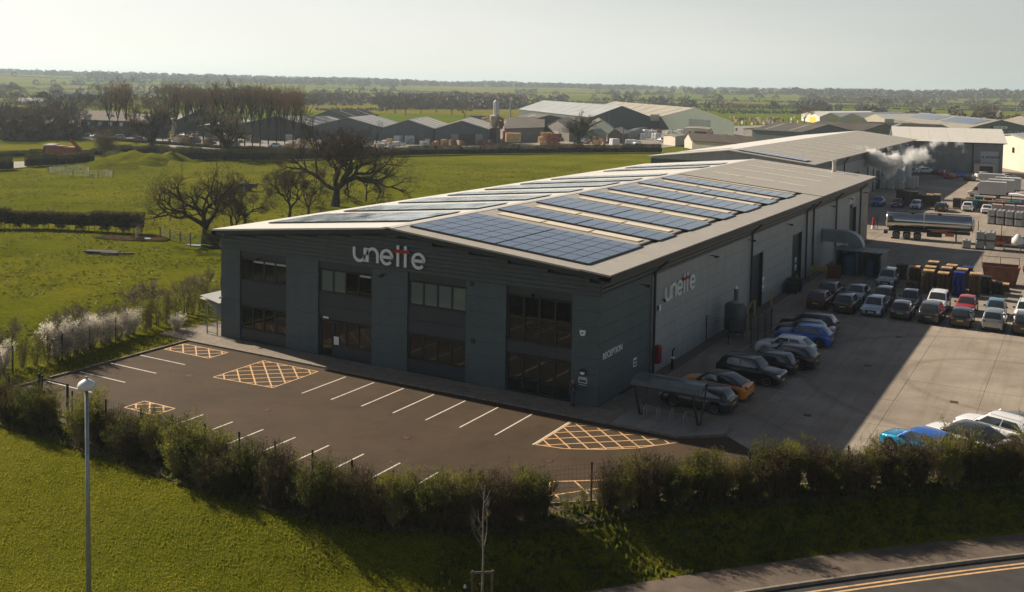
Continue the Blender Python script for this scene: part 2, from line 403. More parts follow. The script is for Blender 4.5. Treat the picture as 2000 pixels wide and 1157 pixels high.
m = strip(PS, 2.85, 2.97, -1.394); tag(m.build('yellow_line', M_YEL), 'outer of the double yellow lines along the kerb', kind='structure')
# ---- planting bed under the hedge
HS = smooth_line(HL)
bed = MB(); cols = [-1.9,-1.3,-.7,-.1,.45,.9]; rows = [offs(HS,c) for c in cols]
for i in range(len(HS)):
    for c in range(len(cols)):
        x,y = rows[c][i]; bed.v.append((x,y,gh(x,y)+.035+.03*math.sin(i*3.1+c*2)))
for i in range(len(HS)-1):
    for c in range(len(cols)-1): k = i*len(cols)+c; bed.face((k,k+1,k+1+len(cols),k+len(cols)))
tag(bed.build('planting_bed', M_SOIL), 'bare soil and dead leaves under the boundary hedge', kind='structure')
# ---- painted markings
def line(m, a, b, wd=.1, z=.018):
    a = Vector((a[0],a[1])); b = Vector((b[0],b[1])); t = (b-a).normalized(); n = Vector((-t.y,t.x))*wd/2
    m.poly([(a.x-n.x,a.y-n.y,z),(b.x-n.x,b.y-n.y,z),(b.x+n.x,b.y+n.y,z),(a.x+n.x,a.y+n.y,z)])
def hatch(m, poly, sp, angs, wd=.1, z=.018, off=0):
    cx = sum(p[0] for p in poly)/len(poly); cy = sum(p[1] for p in poly)/len(poly)
    for ang in angs:
        d = Vector((math.cos(ang), math.sin(ang))); n = Vector((-d.y, d.x))
        for k in range(-14, 15):
            o = Vector((cx,cy))+n*(k*sp+off)
            Q = [(o.x-d.x*30-n.x*wd/2,o.y-d.y*30-n.y*wd/2),(o.x+d.x*30-n.x*wd/2,o.y+d.y*30-n.y*wd/2),(o.x+d.x*30+n.x*wd/2,o.y+d.y*30+n.y*wd/2),(o.x-d.x*30+n.x*wd/2,o.y-d.y*30+n.y*wd/2)]
            for i in range(len(poly)):
                a, b = poly[i], poly[(i+1)%len(poly)]; nn = (b[1]-a[1], -(b[0]-a[0])); Q = clip(Q, nn, nn[0]*a[0]+nn[1]*a[1])
                if len(Q) < 3: break
            if len(Q) >= 3: m.poly([(x,y,z+.002*(angs.index(ang)+1)) for x,y in Q])
    for i in range(len(poly)): line(m, poly[i], poly[(i+1)%len(poly)], wd, z)
wl = MB()
for k in range(7): line(wl, (-17.5+2.42*k,-7.5), (-17.5+2.42*k,-3.05))
line(wl, (-.4,-7.7), (-.4,-3.0))
for k in range(8): line(wl, (-19.6+2.43*k,-13.9), (-19.6+2.43*k,-18.3))
for y in (-6.9,-9.45,-12.0,-14.6): line(wl, (-33.4,y), (-28.8,y))
tag(wl.build('parking_lines', M_WHITE), 'white parking bay lines on the front car park', kind='structure')
def hb(lab, poly, sp=1.05, angs=(.62,-.62+PI), mt=None, wd=.1, off=0):
    m = MB(); hatch(m, poly, sp, angs, wd, off=off); tag(m.build('hatched_marking', mt or M_YEL), lab, kind='structure')
hb('yellow hatched box near the staff door', [(-24.9,-8.1),(-20.1,-7.6),(-19.9,-3.0),(-23.9,-2.9)][:0] or [(-24.9,-8.0),(-19.9,-7.6),(-19.9,-3.1),(-25.0,-3.1)], .95, (.72,PI-.72))
hb('yellow hatched corner beyond the front bays', [(-.28,-7.6),(1.4,-7.3),(3.2,-6.3),(4.8,-5.0),(6.4,-2.9),(-.28,-3.1)], .95, (.72,PI-.72))
hb('yellow hatched end strip by the left kerb', [(-33.3,-4.8),(-28.7,-4.8),(-28.7,-2.9),(-33.3,-2.9)], .9, (.72,PI-.72))
hb('yellow hatched bay end behind the hedge', [(-24.6,-15.5),(-21.9,-15.5),(-21.9,-14.0),(-24.6,-14.0)], .8, (.72,PI-.72))
hb('yellow box marking by the entrance fence', [(2.9,-11.9),(3.9,-14.1),(5.3,-12.9),(6.3,-11.4),(6.0,-9.6)], 1.6, (.9,PI-.7))
hb('worn yellow hatching beside the cycle shelter', [(3.2,1.45),(7.6,1.15),(8.35,1.5),(8.35,8.0),(7.6,8.0)], 1.2, (.9,PI-.5), M_YELW, .08)
wy = MB()
for k in range(10): line(wy, (8.1,10.2+2.45*k), (9.4,10.0+2.45*k), .08, .026)
for k in range(10): line(wy, (3.5+2.45*k,37.0), (3.6+2.45*k,36.2 if k else 37), .08, .026); line(wy, (3.5+2.45*k,46.2), (3.5+2.45*k,36.4), .08, .026)
line(wy, (3.4,9.6), (3.4,31), .09, .026)
tag(wy.build('yard_bay_lines', M_WORN), 'worn bay lines painted on the service yard', kind='structure')
# ================================================================ BUILDING MATERIALS
def clad(name, col, ribs=None, axis='Z', rough=.5, var=.12, metal=.0, grime=.25):
    m, t, b, src = base(name)
    mp = N(t, 'ShaderNodeMapping'); mp.inputs['Scale'].default_value = (.5,.5,.12); t.links.new(src, mp.inputs[0])
    c = ramp(t, nz(t, mp.outputs[0], 2.2, 6, .65), [(.3,tuple(k*(1-var) for k in col)), (.7,tuple(min(1,k*(1+var)) for k in col))])
    c = mix(t, grime, c, ramp(t, nz(t, mp.outputs[0], 9, 4, .7), [(.35,(.6,.6,.58)), (.6,(1,1,1))]), 'MULTIPLY')
    t.links.new(c, b.inputs['Base Color']); b.inputs['Roughness'].default_value = rough; b.inputs['Metallic'].default_value = metal
    if ribs:
        wv = N(t, 'ShaderNodeTexWave', wave_type='BANDS', bands_direction=axis, Scale=ribs); wv.inputs['Distortion'].default_value = 0
        t.links.new(src, wv.inputs['Vector']); bumpn(t, b, wv.outputs['Fac'], .6, .02)
    return m
M_DARK = clad('dark_teal_cladding', (.066,.098,.108), 3.2)
M_DARK2 = clad('charcoal_panel', (.028,.040,.052), None, rough=.45)
M_BAND = clad('charcoal_band', (.060,.078,.082), None)
M_FASC = clad('dark_fascia', (.022,.028,.030), None)
M_GREYC = clad('light_grey_cladding', (.34,.36,.36), 3.2)
M_GBAND = clad('grey_band', (.11,.115,.115), None)
M_FRAME = mat('dark_window_frame', (.018,.021,.024), .4)
M_ROOFSUN = clad('pale_sunward_roof', (.80,.77,.70), 1.5, 'Y', rough=.34, var=.06, grime=.18)  # colour lifted to carry the glare of the sun-facing slope
M_ROOFDIM = clad('off_sun_metal_roof', (.42,.395,.345), 1.5, 'Y', rough=.5, var=.07, grime=.2)  # same sheeting, coloured darker for the slope turned from the sun
M_RLITE = mat('grp_rooflight', (.85,.74,.55), .35, var=.06, scale=1.5)
M_GUT = mat('gutter_dirt', (.05,.047,.042), .9, col2=(.28,.26,.22), scale=6, detail=8)
M_BLACKM = mat('black_metal', (.012,.013,.015), .45)
M_WHITEP = mat('white_sign', (.80,.84,.85), .45)
M_REDP = mat('red_sign', (.42,.010,.014), .45)
def glass_mat(name, col, rough=.03, metal=.35):
    m, t, b, src = base(name)
    b.inputs['Base Color'].default_value = (*col,1); b.inputs['Roughness'].default_value = rough; b.inputs['Metallic'].default_value = metal
    b.inputs['Specular IOR Level'].default_value = .9; b.inputs['Coat Weight'].default_value = .35; b.inputs['Coat Roughness'].default_value = .02
    bumpn(t, b, nz(t, src, .35, 2), .03, .02); return m
M_GLASS = glass_mat('dark_glazing', (.045,.05,.052), .03, .85)
M_PAN = None
def solar_mat():
    m, t, b, src = base('solar_cells')
    br = N(t, 'ShaderNodeTexBrick', Scale=1.0); br.offset = 0; br.inputs['Brick Width'].default_value = .158; br.inputs['Row Height'].default_value = .158
    br.inputs['Mortar Size'].default_value = .004; br.inputs['Color1'].default_value = (.028,.050,.078,1); br.inputs['Color2'].default_value = (.036,.062,.095,1)
    br.inputs['Mortar'].default_value = (.10,.13,.16,1); t.links.new(src, br.inputs['Vector'])
    oi = N(t, 'ShaderNodeObjectInfo'); c = mix(t, .5, br.outputs['Color'], ramp(t, oi.outputs['Random'], [(0,(.75,.8,.85)), (1,(1.15,1.1,1.05))]), 'MULTIPLY')
    t.links.new(c, b.inputs['Base Color']); b.inputs['Roughness'].default_value = .14; b.inputs['Specular IOR Level'].default_value = 1.0
    b.inputs['Coat Weight'].default_value = 1; b.inputs['Coat Roughness'].default_value = .17; b.inputs['Coat IOR'].default_value = 1.7; return m
M_SOLAR = solar_mat()
M_ALU = mat('aluminium_edge', (.16,.175,.185), .35, metal=.6)
# lettering : strokes as thick polylines in a local x (right) / z (up) plane
def arc(cx, cz, rx, rz, a0, a1, n=10): return [(cx+rx*math.cos(R_(a0+(a1-a0)*i/n)), cz+rz*math.sin(R_(a0+(a1-a0)*i/n))) for i in range(n+1)]
def stroke(m, pts, wd, dep, M):
    L, Rr = [], []
    for i in range(len(pts)):
        a = Vector(pts[max(i-1,0)]); b = Vector(pts[min(i+1,len(pts)-1)]); d = (b-a).normalized(); n = Vector((-d.y,d.x))*wd/2; p = Vector(pts[i])
        L.append(p+n); Rr.append(p-n)
    f = lambda q, y: M @ Vector((q.x, y, q.y))
    for i in range(len(pts)-1):
        m.ext([f(L[i],0), f(Rr[i],0), f(Rr[i+1],0), f(L[i+1],0)], (M.to_3x3() @ Vector((0,-dep,0))))
LET = {'u': ([[(.0,1.0),(.0,.48)]+arc(.50,.48,.50,.48,180,360)+[(1.0,1.0)], [(1.0,.5),(1.0,-.02)]], 1.0, .25),
       'n': ([[(.0,-.02),(.0,1.0)], [(.0,0.5)]+arc(.46,.52,.46,.48,180,0)+[(.92,-.02)]], .92, .33),
       'e': ([[(.06,.50),(.97,.50)]+arc(.485,.50,.485,.50,0,318,22)], .97, .52),
       't': ([], 0.0, .66)}
def logo(parent, M, h, dep=.09, mw=None):
    x = 0.0
    for ch in 'unette':
        st, adv, gap = LET[ch]; m = MB()
        if ch == 't': st = [[(0,-.08),(0,.92)], [(0,1.16),(0,1.46)]]
        for sg in st: stroke(m, [((px+x)*h, pz*h) for px,pz in sg], .215*h, dep, M)
        m.build('letter', M_WHITEP, parent)
        if ch == 't' and 't1' not in locals(): t1 = x
        x += adv + gap
    m = MB(); stroke(m, [((t1-.38)*h, 1.04*h), ((t1+1.08)*h, 1.04*h)],   .19*h, dep*1.5, M); m.build('letter_crossbar', M_REDP, parent)
    return x
def text(parent, s, size, M, mt, dep=.02, name='lettering', align='LEFT', bold=0.0, sx=1.0):
    c = bpy.data.curves.new('t', 'FONT'); c.body = s; c.size = size; c.extrude = dep/2; c.align_x = align; c.offset = bold*size; c.resolution_u = 2
    o = bpy.data.objects.new('t', c); COL.objects.link(o); dg = bpy.context.evaluated_depsgraph_get(); me = bpy.data.meshes.new_from_object(o.evaluated_get(dg))
    bpy.data.objects.remove(o); me.materials.clear(); me.materials.append(mt); me.name = name
    q = link(name, me, parent); q.matrix_local = M @ Matrix.Rotation(PI/2, 4, 'X') @ Matrix.Scale(sx, 4, (1,0,0)); return q
# ================================================================ MAIN WAREHOUSE
W_, L1, L2 = 32.4, 55.4, 86.6
XR, XE, XW, ZE, ZR = -16.0, .88, -32.9, 8.57, 10.13
slp = (ZR-ZE)/(XE-XR); slw = (ZR-ZE)/(XR-XW)
def zroof(x): return ZR - slp*(x-XR) if x > XR else ZR - slw*(XR-x)
BLD = empty('warehouse', (0,0,0), 0, 'long charcoal warehouse in front with solar panels in rows on its shallow roof', 'warehouse')
m = MB()                                              # core set just behind the cladding
for (y0,y1,zo) in ((.30,L2-.05,0),):
    P = [(-W_+.3,y0,.02),(-.3,y0,.02),(-.3,y0,8.45),(XR,y0,9.95),(-W_+.3,y0,8.45)]
    m.ext(P, (0,y1-y0,0))
m.build('wall', M_DARK2, BLD)
# roof sheets (main slope east with gutter, west slope), thickness .12
def slope_sheet(m, x0, x1, y0, y1, t=.12, off=0.0):
    za, zb = zroof(x0)+off, zroof(x1)+off
    m.ext([(x0,y0,za),(x1,y0,zb),(x1,y0,zb-t),(x0,y0,za-t)], (0,y1-y0,0))
def sheets(x0, x1, y0, y1, wd, mt, off=0.0):          # roof laid as separate sheets
    n = max(1, round((y1-y0)/wd)); st = (y1-y0)/n
    for k in range(n):
        m = MB(); slope_sheet(m, x0, x1, y0+k*st+.008, y0+(k+1)*st-.008, .12, off+random.uniform(0,.006)); m.build('roof_sheet', mt, BLD)
sheets(XR+.25, -1.95, -.5, L1, 4.3, M_ROOFDIM); sheets(-1.25, XE, -.5, L1, 4.3, M_ROOFDIM, .03)
sheets(XR+.25, XE, L1+.1, L2+.35, 4.3, M_ROOFDIM, .06)
sheets(XW, XR-.25, -.5, L2+.35, 4.3, M_ROOFSUN)
m = MB(); m.bx(-1.95,-1.25,1.6,L1,zroof(-1.6)-.22,zroof(-1.6)-.12); m.build('valley_gutter', M_GUT, BLD)
m = MB(); slope_sheet(m, -1.96,-1.24,-.5,1.6,.12,.002); m.build('roof_patch', M_ROOFDIM, BLD)
m = MB()
for s_ in (-1,1):
    m.ext([(XR,-.52,ZR+.06),(XR+s_*.42,-.52,zroof(XR+s_*.42)+.035),(XR+s_*.42,-.52,zroof(XR+s_*.42)-.05),(XR,-.52,ZR-.05)], (0,L2+.9,0))
m.build('ridge_cap', M_ROOFSUN, BLD)
m = MB(); m.ext([(XR+.4,L1,zroof(XR+.4)+.05),(XE,L1,ZE+.08),(XE,L1,ZE-.35),(XR+.4,L1,zroof(XR+.4)-.35)], (0,.1,0)); m.build('roof_step', M_FASC, BLD)
# verge, soffit and fascias
def verge(y0, y1, name, mt):
    m = MB()
    for (xa,xb) in ((XW-.02,XR),(XR,XE+.02)):
        za, zb = (ZE,ZR) if xa < XR-1 else (ZR,ZE)
        m.ext([(xa,y0,za-.13),(xb,y0,zb-.13),(xb,y0,zb-.42),(xa,y0,za-.42)], (0,y1-y0,0))
    m.build(name, mt, BLD)
verge(-.5, -.02, 'verge_soffit', M_FASC); verge(L2+.02, L2+.35, 'verge_soffit', M_FASC)
m = MB(); m.bx(.16,XE,-.5,L2+.3,8.12,8.43); m.build('eaves_soffit', M_FASC, BLD)
m = MB(); m.bx(XW,-W_-.1,-.5,L2+.3,8.12,8.43); m.build('eaves_soffit', M_FASC, BLD)
m = MB(); m.bx(XE+.005,XE+.09,-.5,L2+.3,8.33,8.52); m.build('eaves_gutter', M_BLACKM, BLD)
# ribbed band above the piers : individual horizontal boards
ZB = 7.06
def band_front():
    z = ZB; k = 0
    while z < 9.7:
        z1 = z+.29
        def xr(zz): return max(0, (ZR-.42-zz)/(ZR-ZE))
        f0 = min(1, xr(z1)); xl = XR-(XR-(-W_))*f0 if z1 > 8.14 else -W_; xrr = XR+(0-XR)*f0 if z1 > 8.14 else 0.0
        m = MB(); m.bx(xl-.04,xrr+.04,-.05,.28,z+.008,z1-.008)
        m.ext([(xl-.04,-.05,z+.03),(xl-.04,-.05,z1-.05),(xl-.04,-.075,z1-.09),(xl-.04,-.075,z+.08)], (xrr-xl+.08,0,0))
        m.build('band_board', M_BAND, BLD); z = z1; k += 1
band_front()
for (ya,yb_,mt) in ((.0,8.7,M_BAND),(8.7,31.8,M_GBAND),(31.8,55.3,M_GBAND),(55.3,L2,M_GBAND)):
    for k in range(4):
        z = ZB+k*.27; m = MB(); m.bx(-.28,.05,ya+.0+(.3 if ya==0 else 0),yb_-.01,z+.012,z+.25); m.ext([(.05,ya,z+.03),(.10,ya,z+.06),(.10,ya,z+.19),(.05,ya,z+.22)], (0,yb_-ya-.01,0)); m.build('band_board', mt, BLD)
for k in range(4):
    z = ZB+k*.27; m = MB(); m.bx(-W_-.05,-W_+.28,.3,L2,z+.012,z+.25); m.build('band_board', M_BAND, BLD)
# pier panels and bay infill panels on the front
BAYS = [(-30.4,-25.7),(-22.6,-17.7),(-14.6,-9.8),(-6.7,-1.9)]
PIERS = [(-W_,-30.4),(-25.7,-22.6),(-17.7,-14.6),(-9.8,-6.7),(-1.9,0.0)]
def panels(x0, x1, z0, z1, y, mt, hh=1.01, name='cladding_panel', dep=.26):
    n = max(1, round((z1-z0)/hh)); st = (z1-z0)/n
    for k in range(n):
        m = MB(); m.bx(x0+.004,x1-.004,y,y+dep,z0+k*st+.009,z0+(k+1)*st-.009); m.build(name, mt, BLD)
for a_, b_ in PIERS: panels(a_, b_, .14, ZB, 0.0, M_DARK)
for i,(a_, b_) in enumerate(BAYS):
    panels(a_, b_, 6.55, ZB, .10, M_DARK2, .6, 'infill_panel', .18)
    if i < 3:
        panels(a_, b_, 2.85, 4.78, .10, M_DARK2, 1.0, 'infill_panel', .18)
        if i == 1: panels(-21.25, b_, .14, 1.0, .10, M_DARK2, 1.0, 'infill_panel', .18)
        else: panels(a_, b_, .14, 1.0, .10, M_DARK2, 1.0, 'infill_panel', .18)
M_BLIND = mat('window_blind', (.26,.32,.30), .8, var=.1, scale=3, stretch=(6,6,.3))
M_BLIND2 = mat('white_roller_blind', (.50,.50,.47), .8)
M_BGLASS = glass_mat('blind_glazing', (.17,.22,.21), .06, .15)
def window(x0, x1, z0, z1, n, y=.14, name='window', blinds=(), half=(), mid=()):
    fr = MB(); t = .07; fr.bx(x0,x1,y-.03,y+.10,z0,z0+t); fr.bx(x0,x1,y-.03,y+.10,z1-t,z1)
    wd = (x1-x0)/n
    for k in range(n+1):
        xx = x0+k*wd; xa = xx-(.06 if 0<k<n else (0 if k==0 else t)); xb = xx+(.06 if 0<k<n else (t if k==0 else 0))
        fr.bx(xa, xb, y-.028, y+.098, z0+t, z1-t)
    for zz in mid: fr.bx(x0+t,x1-t,y-.02,y+.09,zz-.04,zz+.04)
    o = fr.build(name, M_FRAME, BLD)
    for k in range(n):
        xa, xb = x0+k*wd+.06, x0+(k+1)*wd-.06
        zs = [z0+t]+sorted(mid)+[z1-t]
        for za, zb in zip(zs, zs[1:]):
            p = MB(); p.bx(xa,xb,y+.03,y+.05,za+.01,zb-.01); p.build('pane', M_BGLASS if k in blinds else M_GLASS, o)
        if k in half: p = MB(); p.bx(xa+.01,xb-.01,y+.018,y+.026,z1-t-.17,z1-t-.02); p.build('blind', M_BLIND2, o)
    s_ = MB(); s_.bx(x0-.02,x1+.02,y-.09,y+.02,z0-.06,z0-.005); s_.build('sill', M_FRAME, o)
    return o
window(-30.3,-25.75,4.84,6.48,4, half=(1,2,3)); window(-30.3,-25.75,1.06,2.8,4)
window(-22.45,-17.8,4.84,6.48,4, blinds=(0,1), half=(3,)); window(-21.25,-17.8,1.06,2.8,3)
window(-14.5,-9.85,4.84,6.48,4, blinds=(0,1,2,3)); window(-14.5,-9.85,1.06,2.8,4)
o = window(-22.4,-21.3,.14,2.8,1, name='staff_door'); MB().box((-21.5,.06,1.25),(.05,.06,.4)).build('handle', M_ALU, o)
window(-6.6,-2.0,3.55,6.48,4, mid=(4.5,)); window(-6.6,-2.0,.14,2.62,4, name='glazed_screen', mid=(1.0,))
panels(-6.7,-1.9,2.68,3.49,.10,M_DARK2,.8,'infill_panel',.18)
for (xx,zz,s_) in ((-9.35,6.87,.3),(-9.2,3.02,.3)): MB().box((xx,-.03,zz),(s_,.06,s_)).build('vent', M_BLACKM, BLD)
MB().box((-21.85,-.01,2.98),(.5,.06,.13)).build('door_sign', M_WHITEP, BLD)
MB().box((-20.95,.10,1.35),(.45,.02,.62)).build('notice', M_WHITEP, BLD)
# east side wall
def spanels(y0, y1, z0, z1, mt, x=0.0, hh=1.0, dep=.26, name='cladding_panel'):
    n = max(1, round((z1-z0)/hh)); st = (z1-z0)/n
    for k in range(n):
        m = MB(); m.bx(x-dep,x,y0+.004,y1-.004,z0+k*st+.008,z0+(k+1)*st-.008); m.build(name, mt, BLD)
spanels(.265, 8.7, .14, ZB, M_DARK)
for a_, b_ in ((8.7,16.4),(16.4,24.1),(24.1,31.8)): spanels(a_, b_, .02, ZB, M_GREYC)
def door_bay(y0, y1, zt, yd0, yd1):
    spanels(y0, yd0, .02, zt, M_GREYC); spanels(yd1, y1, .02, zt, M_GREYC); spanels(y0, y1, zt, ZB, M_GREYC)
    n = round(zt/.5)
    o = MB().bx(-.34,-.29,yd0,yd1,.02,zt).build('loading_door', M_DARK2, BLD)
    for k in range(n):
        MB().bx(-.29,-.25,yd0+.03,yd1-.03,.04+k*zt/n,.01+(k+1)*zt/n).build('slat', M_DARK2, o)
    MB().bx(-.25,.03,yd1-.05,yd1+.12,.02,zt+.1).build('door_jamb', M_FRAME, BLD); MB().bx(-.25,.03,yd0-.12,yd0+.05,.02,zt+.1).build('door_jamb', M_FRAME, BLD)
door_bay(31.8, 43.5, 5.1, 32.3, 35.9); door_bay(43.5, 52.0, 5.3, 46.9, 50.4)
spanels(52.0, 55.3, .02, ZB, M_GREYC); spanels(55.3, 65.8, .02, ZB, M_GREYC)
door_bay(65.8, 80.4, 5.3, 74.8, 78.6); spanels(80.4, L2, .02, ZB, mat('buff_grey_cladding', (.26,.24,.215), .6, var=.1, scale=1))
for k in range(7): spanels(.3+k*12.3, .3+(k+1)*12.3, .02, ZB, M_DARK, -W_+.26)
for yy in (8.75,31.9,51.9,54.9,66.2,80.6):            # downpipes with swan necks
    MB().tube([(.72,yy+.9,8.35),(.72,yy+.9,8.0),(.17,yy,7.35),(.17,yy,.1)], .10, 8).build('downpipe', M_BLACKM, BLD)
# ---- panels on the roof
PANROWS_E = [(1.0,5),(13.07,2),(19.58,3),(27.9,2),(34.3,3),(42.0,2),(48.8,2)]
PANROWS_W = [(3.1,4),(12.4,3),(20.4,3),(28.8,2),(36.0,3),(43.8,2),(51.4,2),(66.5,2),(73.7,2)]
pm = MB(); PW, PH = 1.12, 1.70
pm.mat(1).bx(-PW/2+.008,PW/2-.008,-PH/2+.008,PH/2-.008,-.04,0.0); pm.mat(0).bx(-PW/2+.03,PW/2-.03,-PH/2+.03,PH/2-.03,0.001,.006)
PME = pm.mesh('solar_panel', [M_SOLAR, M_ALU])
stuff = MB(); npan = 0; rails = MB()
def panel_at(x, y, side):
    global npan
    z = zroof(x)+.13; ang = math.atan(slp)*side
    if npan < 299:
        o = link('solar_panel', PME, BLD, (x,y,z)); o.rotation_euler = (random.gauss(0,.006) if side < 0 else 0,ang+(random.gauss(0,.009) if side < 0 else random.gauss(0,.002)),0); npan += 1
    else:
        stuff.M = Matrix.Translation((x,y,z)) @ Matrix.Rotation(ang+random.gauss(0,.009),4,'Y')
        stuff.mat(1).bx(-PW/2+.008,PW/2-.008,-PH/2+.008,PH/2-.008,-.04,0.0); stuff.mat(0).bx(-PW/2+.03,PW/2-.03,-PH/2+.03,PH/2-.03,0.001,.006)
for rowsets, sd in ((PANROWS_E,1),(PANROWS_W,-1)):
    for y0, nr in rowsets:
        ph = {5:1.755,4:1.70,3:1.64,2:1.66}[nr]
        for r in range(nr):
            for c in range(12):
                if sd == 1: x = -15.12+.57+c*1.145+(.10 if c > 5 else 0)
                else: x = -30.3+.57+c*1.13+(.10 if c > 5 else 0)
                panel_at(x, y0+ph*(r+.5), sd)
        xa, xb = (-15.14,-1.25) if sd == 1 else (-30.35,-16.85)
        for yy in (y0-.03, y0+ph*nr+.03):
            rails.ext([(xa,yy-.03,zroof(xa)+.10),(xb,yy-.03,zroof(xb)+.10),(xb,yy-.03,zroof(xb)+.03),(xa,yy-.03,zroof(xa)+.03)], (0,.06,0))
        for xx in (xa,xb): rails.bx(xx-.04,xx+.04,y0,y0+ph*nr,zroof(xx)+.03,zroof(xx)+.10)
stuff.M = None
so_ = stuff.build('solar_panels', [M_SOLAR, M_ALU], BLD); tag(so_, kind='stuff')
tag(rails.build('mounting_rails', M_BLACKM, BLD), kind='stuff')
def rlight(xa, xb, y, wd=1.15, off=.08):
    m = MB()
    m.ext([(xa,y-wd/2,zroof(xa)+off),(xb,y-wd/2,zroof(xb)+off),(xb,y-wd/2,zroof(xb)+.02),(xa,y-wd/2,zroof(xa)+.02)], (0,wd,0)); m.build('rooflight', M_RLITE, BLD)
for y in (11.9,18.0,26.2,32.7,40.6,47.0):
    for xa, xb in ((-14.2,-10.4),(-10.15,-6.35),(-6.1,-2.3)): rlight(xa, xb, y)
rlight(-14.2,-2.4,54.2,.5)
for y in (62.5,69.9,76.6,83.6):
    for xa, xb in ((-13.8,-10.1),(-9.9,-6.2),(-6.0,-2.5)): rlight(xa, xb, y, .55, .1)
# flues on the far roof end
m = MB(); m.tube([(-4.3,84.9,8.9),(-4.3,84.9,10.6)], .28, 12); m.tube([(-4.3,84.9,10.6),(-4.3,84.9,10.7)], .42, 12); m.build('flue', mat('galvanised', (.45,.44,.41), .4, metal=.6, var=.15, scale=4), BLD)
# ---- signs
SG = empty('wall_logo', (0,0,0), 0, 'large white letters with a red crossbar high on the front gable', 'sign')
FM = Matrix.Translation((-19.15,-.13,7.50))
logo(SG, FM, .96)
SG = empty('wall_logo', (0,0,0), 0, 'smaller white letters with a red crossbar on the grey side wall', 'sign')
logo(SG, Matrix.Translation((.03,11.0,4.9)) @ Matrix.Rotation(PI/2,4,'Z'), .97)
SG = empty('reception_sign', (0,0,0), 0, 'white RECEPTION lettering on the dark side wall near the corner', 'sign')
text(SG, 'RECEPTION', .58, Matrix.Translation((.03,.55,3.0)) @ Matrix.Rotation(PI/2,4,'Z'), M_WHITEP, .03, bold=.012)
SG = empty('plate_sign', (0,0,0), 0, 'small white plate with dark bars on the side wall above the cycle shelter', 'sign')
MB().bx(.0,.03,5.55,6.1,1.35,1.95).build('plate', M_WHITEP, SG)
for k in range(2): MB().bx(.03,.04,5.62,6.03,1.45+.22*k,1.58+.22*k).build('bar', M_DARK2, SG)
SG = empty('entrance_sign', (0,0,0), 0, 'small white name plate beside the glazed entrance under the round lamp', 'sign')
text(SG, 'unette', .22, Matrix.Translation((-1.35,-.02,1.78)), M_WHITEP, .02, bold=.01)
m = MB(); m.bx(-1.35,-.75,-.03,-.005,1.72,1.76); m.bx(-1.35,-.75,-.03,-.005,1.5,1.54); m.bx(-1.35,-1.31,-.03,-.005,1.54,1.72); m.bx(-.79,-.75,-.03,-.005,1.54,1.72); m.bx(-1.32,-.78,-.03,-.005,1.36,1.39); m.build('plate', M_WHITEP, SG)
SG = empty('unit_sign', (0,0,0), 0, 'small white and black lettering high above the far loading door', 'sign')
text(SG, 'UNETTE', .95, Matrix.Translation((.03,73.9,6.0)) @ Matrix.Rotation(PI/2,4,'Z'), M_WHITEP, .03, bold=.02)
text(SG, 'UNIT 2', .62, Matrix.Translation((.03,74.6,5.35)) @ Matrix.Rotation(PI/2,4,'Z'), M_BLACKM, .03, bold=.02)
# ---- wall lamps, cameras, alarm boxes
def wall_lamp(x, y, z, ang, lab):
    e = empty('flood_light', (x,y,z), ang, lab, 'light', 'flood lights on the walls')
    MB().bx(-.04,.04,-.35,0,-.03,.03).build('arm', M_BLACKM, e); MB().box((0,-.5,-.05),(.34,.4,.12),taper=.7).build('head', M_BLACKM, e)
for yy, lb in ((6.4,'black flood light on the dark corner wall above the reception lettering'),(20.7,'black flood light on the grey wall past the side logo'),(30.9,'black flood light beside the downpipe before the first loading door'),(43.7,'black flood light between the two near loading doors'),(63.0,'black flood light above the curved duct'),(72.9,'black flood light just left of the far unit lettering'),(82.0,'black flood light on the last bay of the side wall')):
    wall_lamp(.1, yy, 6.85, PI/2, lb)
wall_lamp(-16.5,-.1,6.75,0,'black flood light under the big front logo'); wall_lamp(-4.6,-.0,6.75,0,'black flood light above the tall glazed entrance'); wall_lamp(-28.2,-.0,6.75,0,'black flood light over the leftmost upper window')
e = empty('alarm_box', (-1.1,-.03,4.66), 0, 'white alarm box on the pier right of the tall glazing', 'alarm box')
MB().prism([(-.2,0),(.2,0),(.2,-.08),(-.2,-.08)], -.02,.2).prism([(-.14,0),(.14,0),(.14,-.08),(-.14,-.08)], -.14,-.02).build('casing', M_WHITEP, e); MB().box((0,-.09,.03),(.1,.03,.1)).build('emblem', M_DARK2, e)
e = empty('bulkhead_lamp', (-1.05,-.02,2.22), 0, 'round black bulkhead lamp with a white lower half by the entrance', 'light')
MB().tube([(0,0,0),(0,-.1,0)], .23, 14).build('housing', M_BLACKM, e); MB().prism([(.16*math.cos(R_(a)), .0) for a in (0,1)]+[(0,-.01)], 0, .01)
m = MB(); m.poly([(.17*math.cos(R_(a)), -.106, .17*math.sin(R_(a))) for a in range(180,361,20)]); m.build('diffuser', M_WHITEP, e)
e = empty('alarm_box', (.03,9.9,4.62), PI/2, 'white alarm box low on the grey wall left of the side logo', 'alarm box')
MB().box((0,-.05,0),(.35,.1,.42)).build('casing', M_WHITEP, e); MB().box((-.2,-.04,.0),(.07,.08,.3)).build('side_trim', M_BLACKM, e)
e = empty('security_camera', (.03,10.7,5.0), PI/2, 'small black dome camera just left of the side logo letters', 'camera')
MB().box((0,-.05,.05),(.14,.1,.1)).tube([(0,-.12,.06),(0,-.12,-.12)],[.1,.05],8).build('dome', M_BLACKM, e)
e = empty('security_camera', (-W_+.1,-.05,3.2), 0, 'tiny white camera at the far left corner of the front', 'camera')
MB().tube([(0,0,.05),(0,-.22,0)], .09, 8).build('casing', M_WHITEP, e)
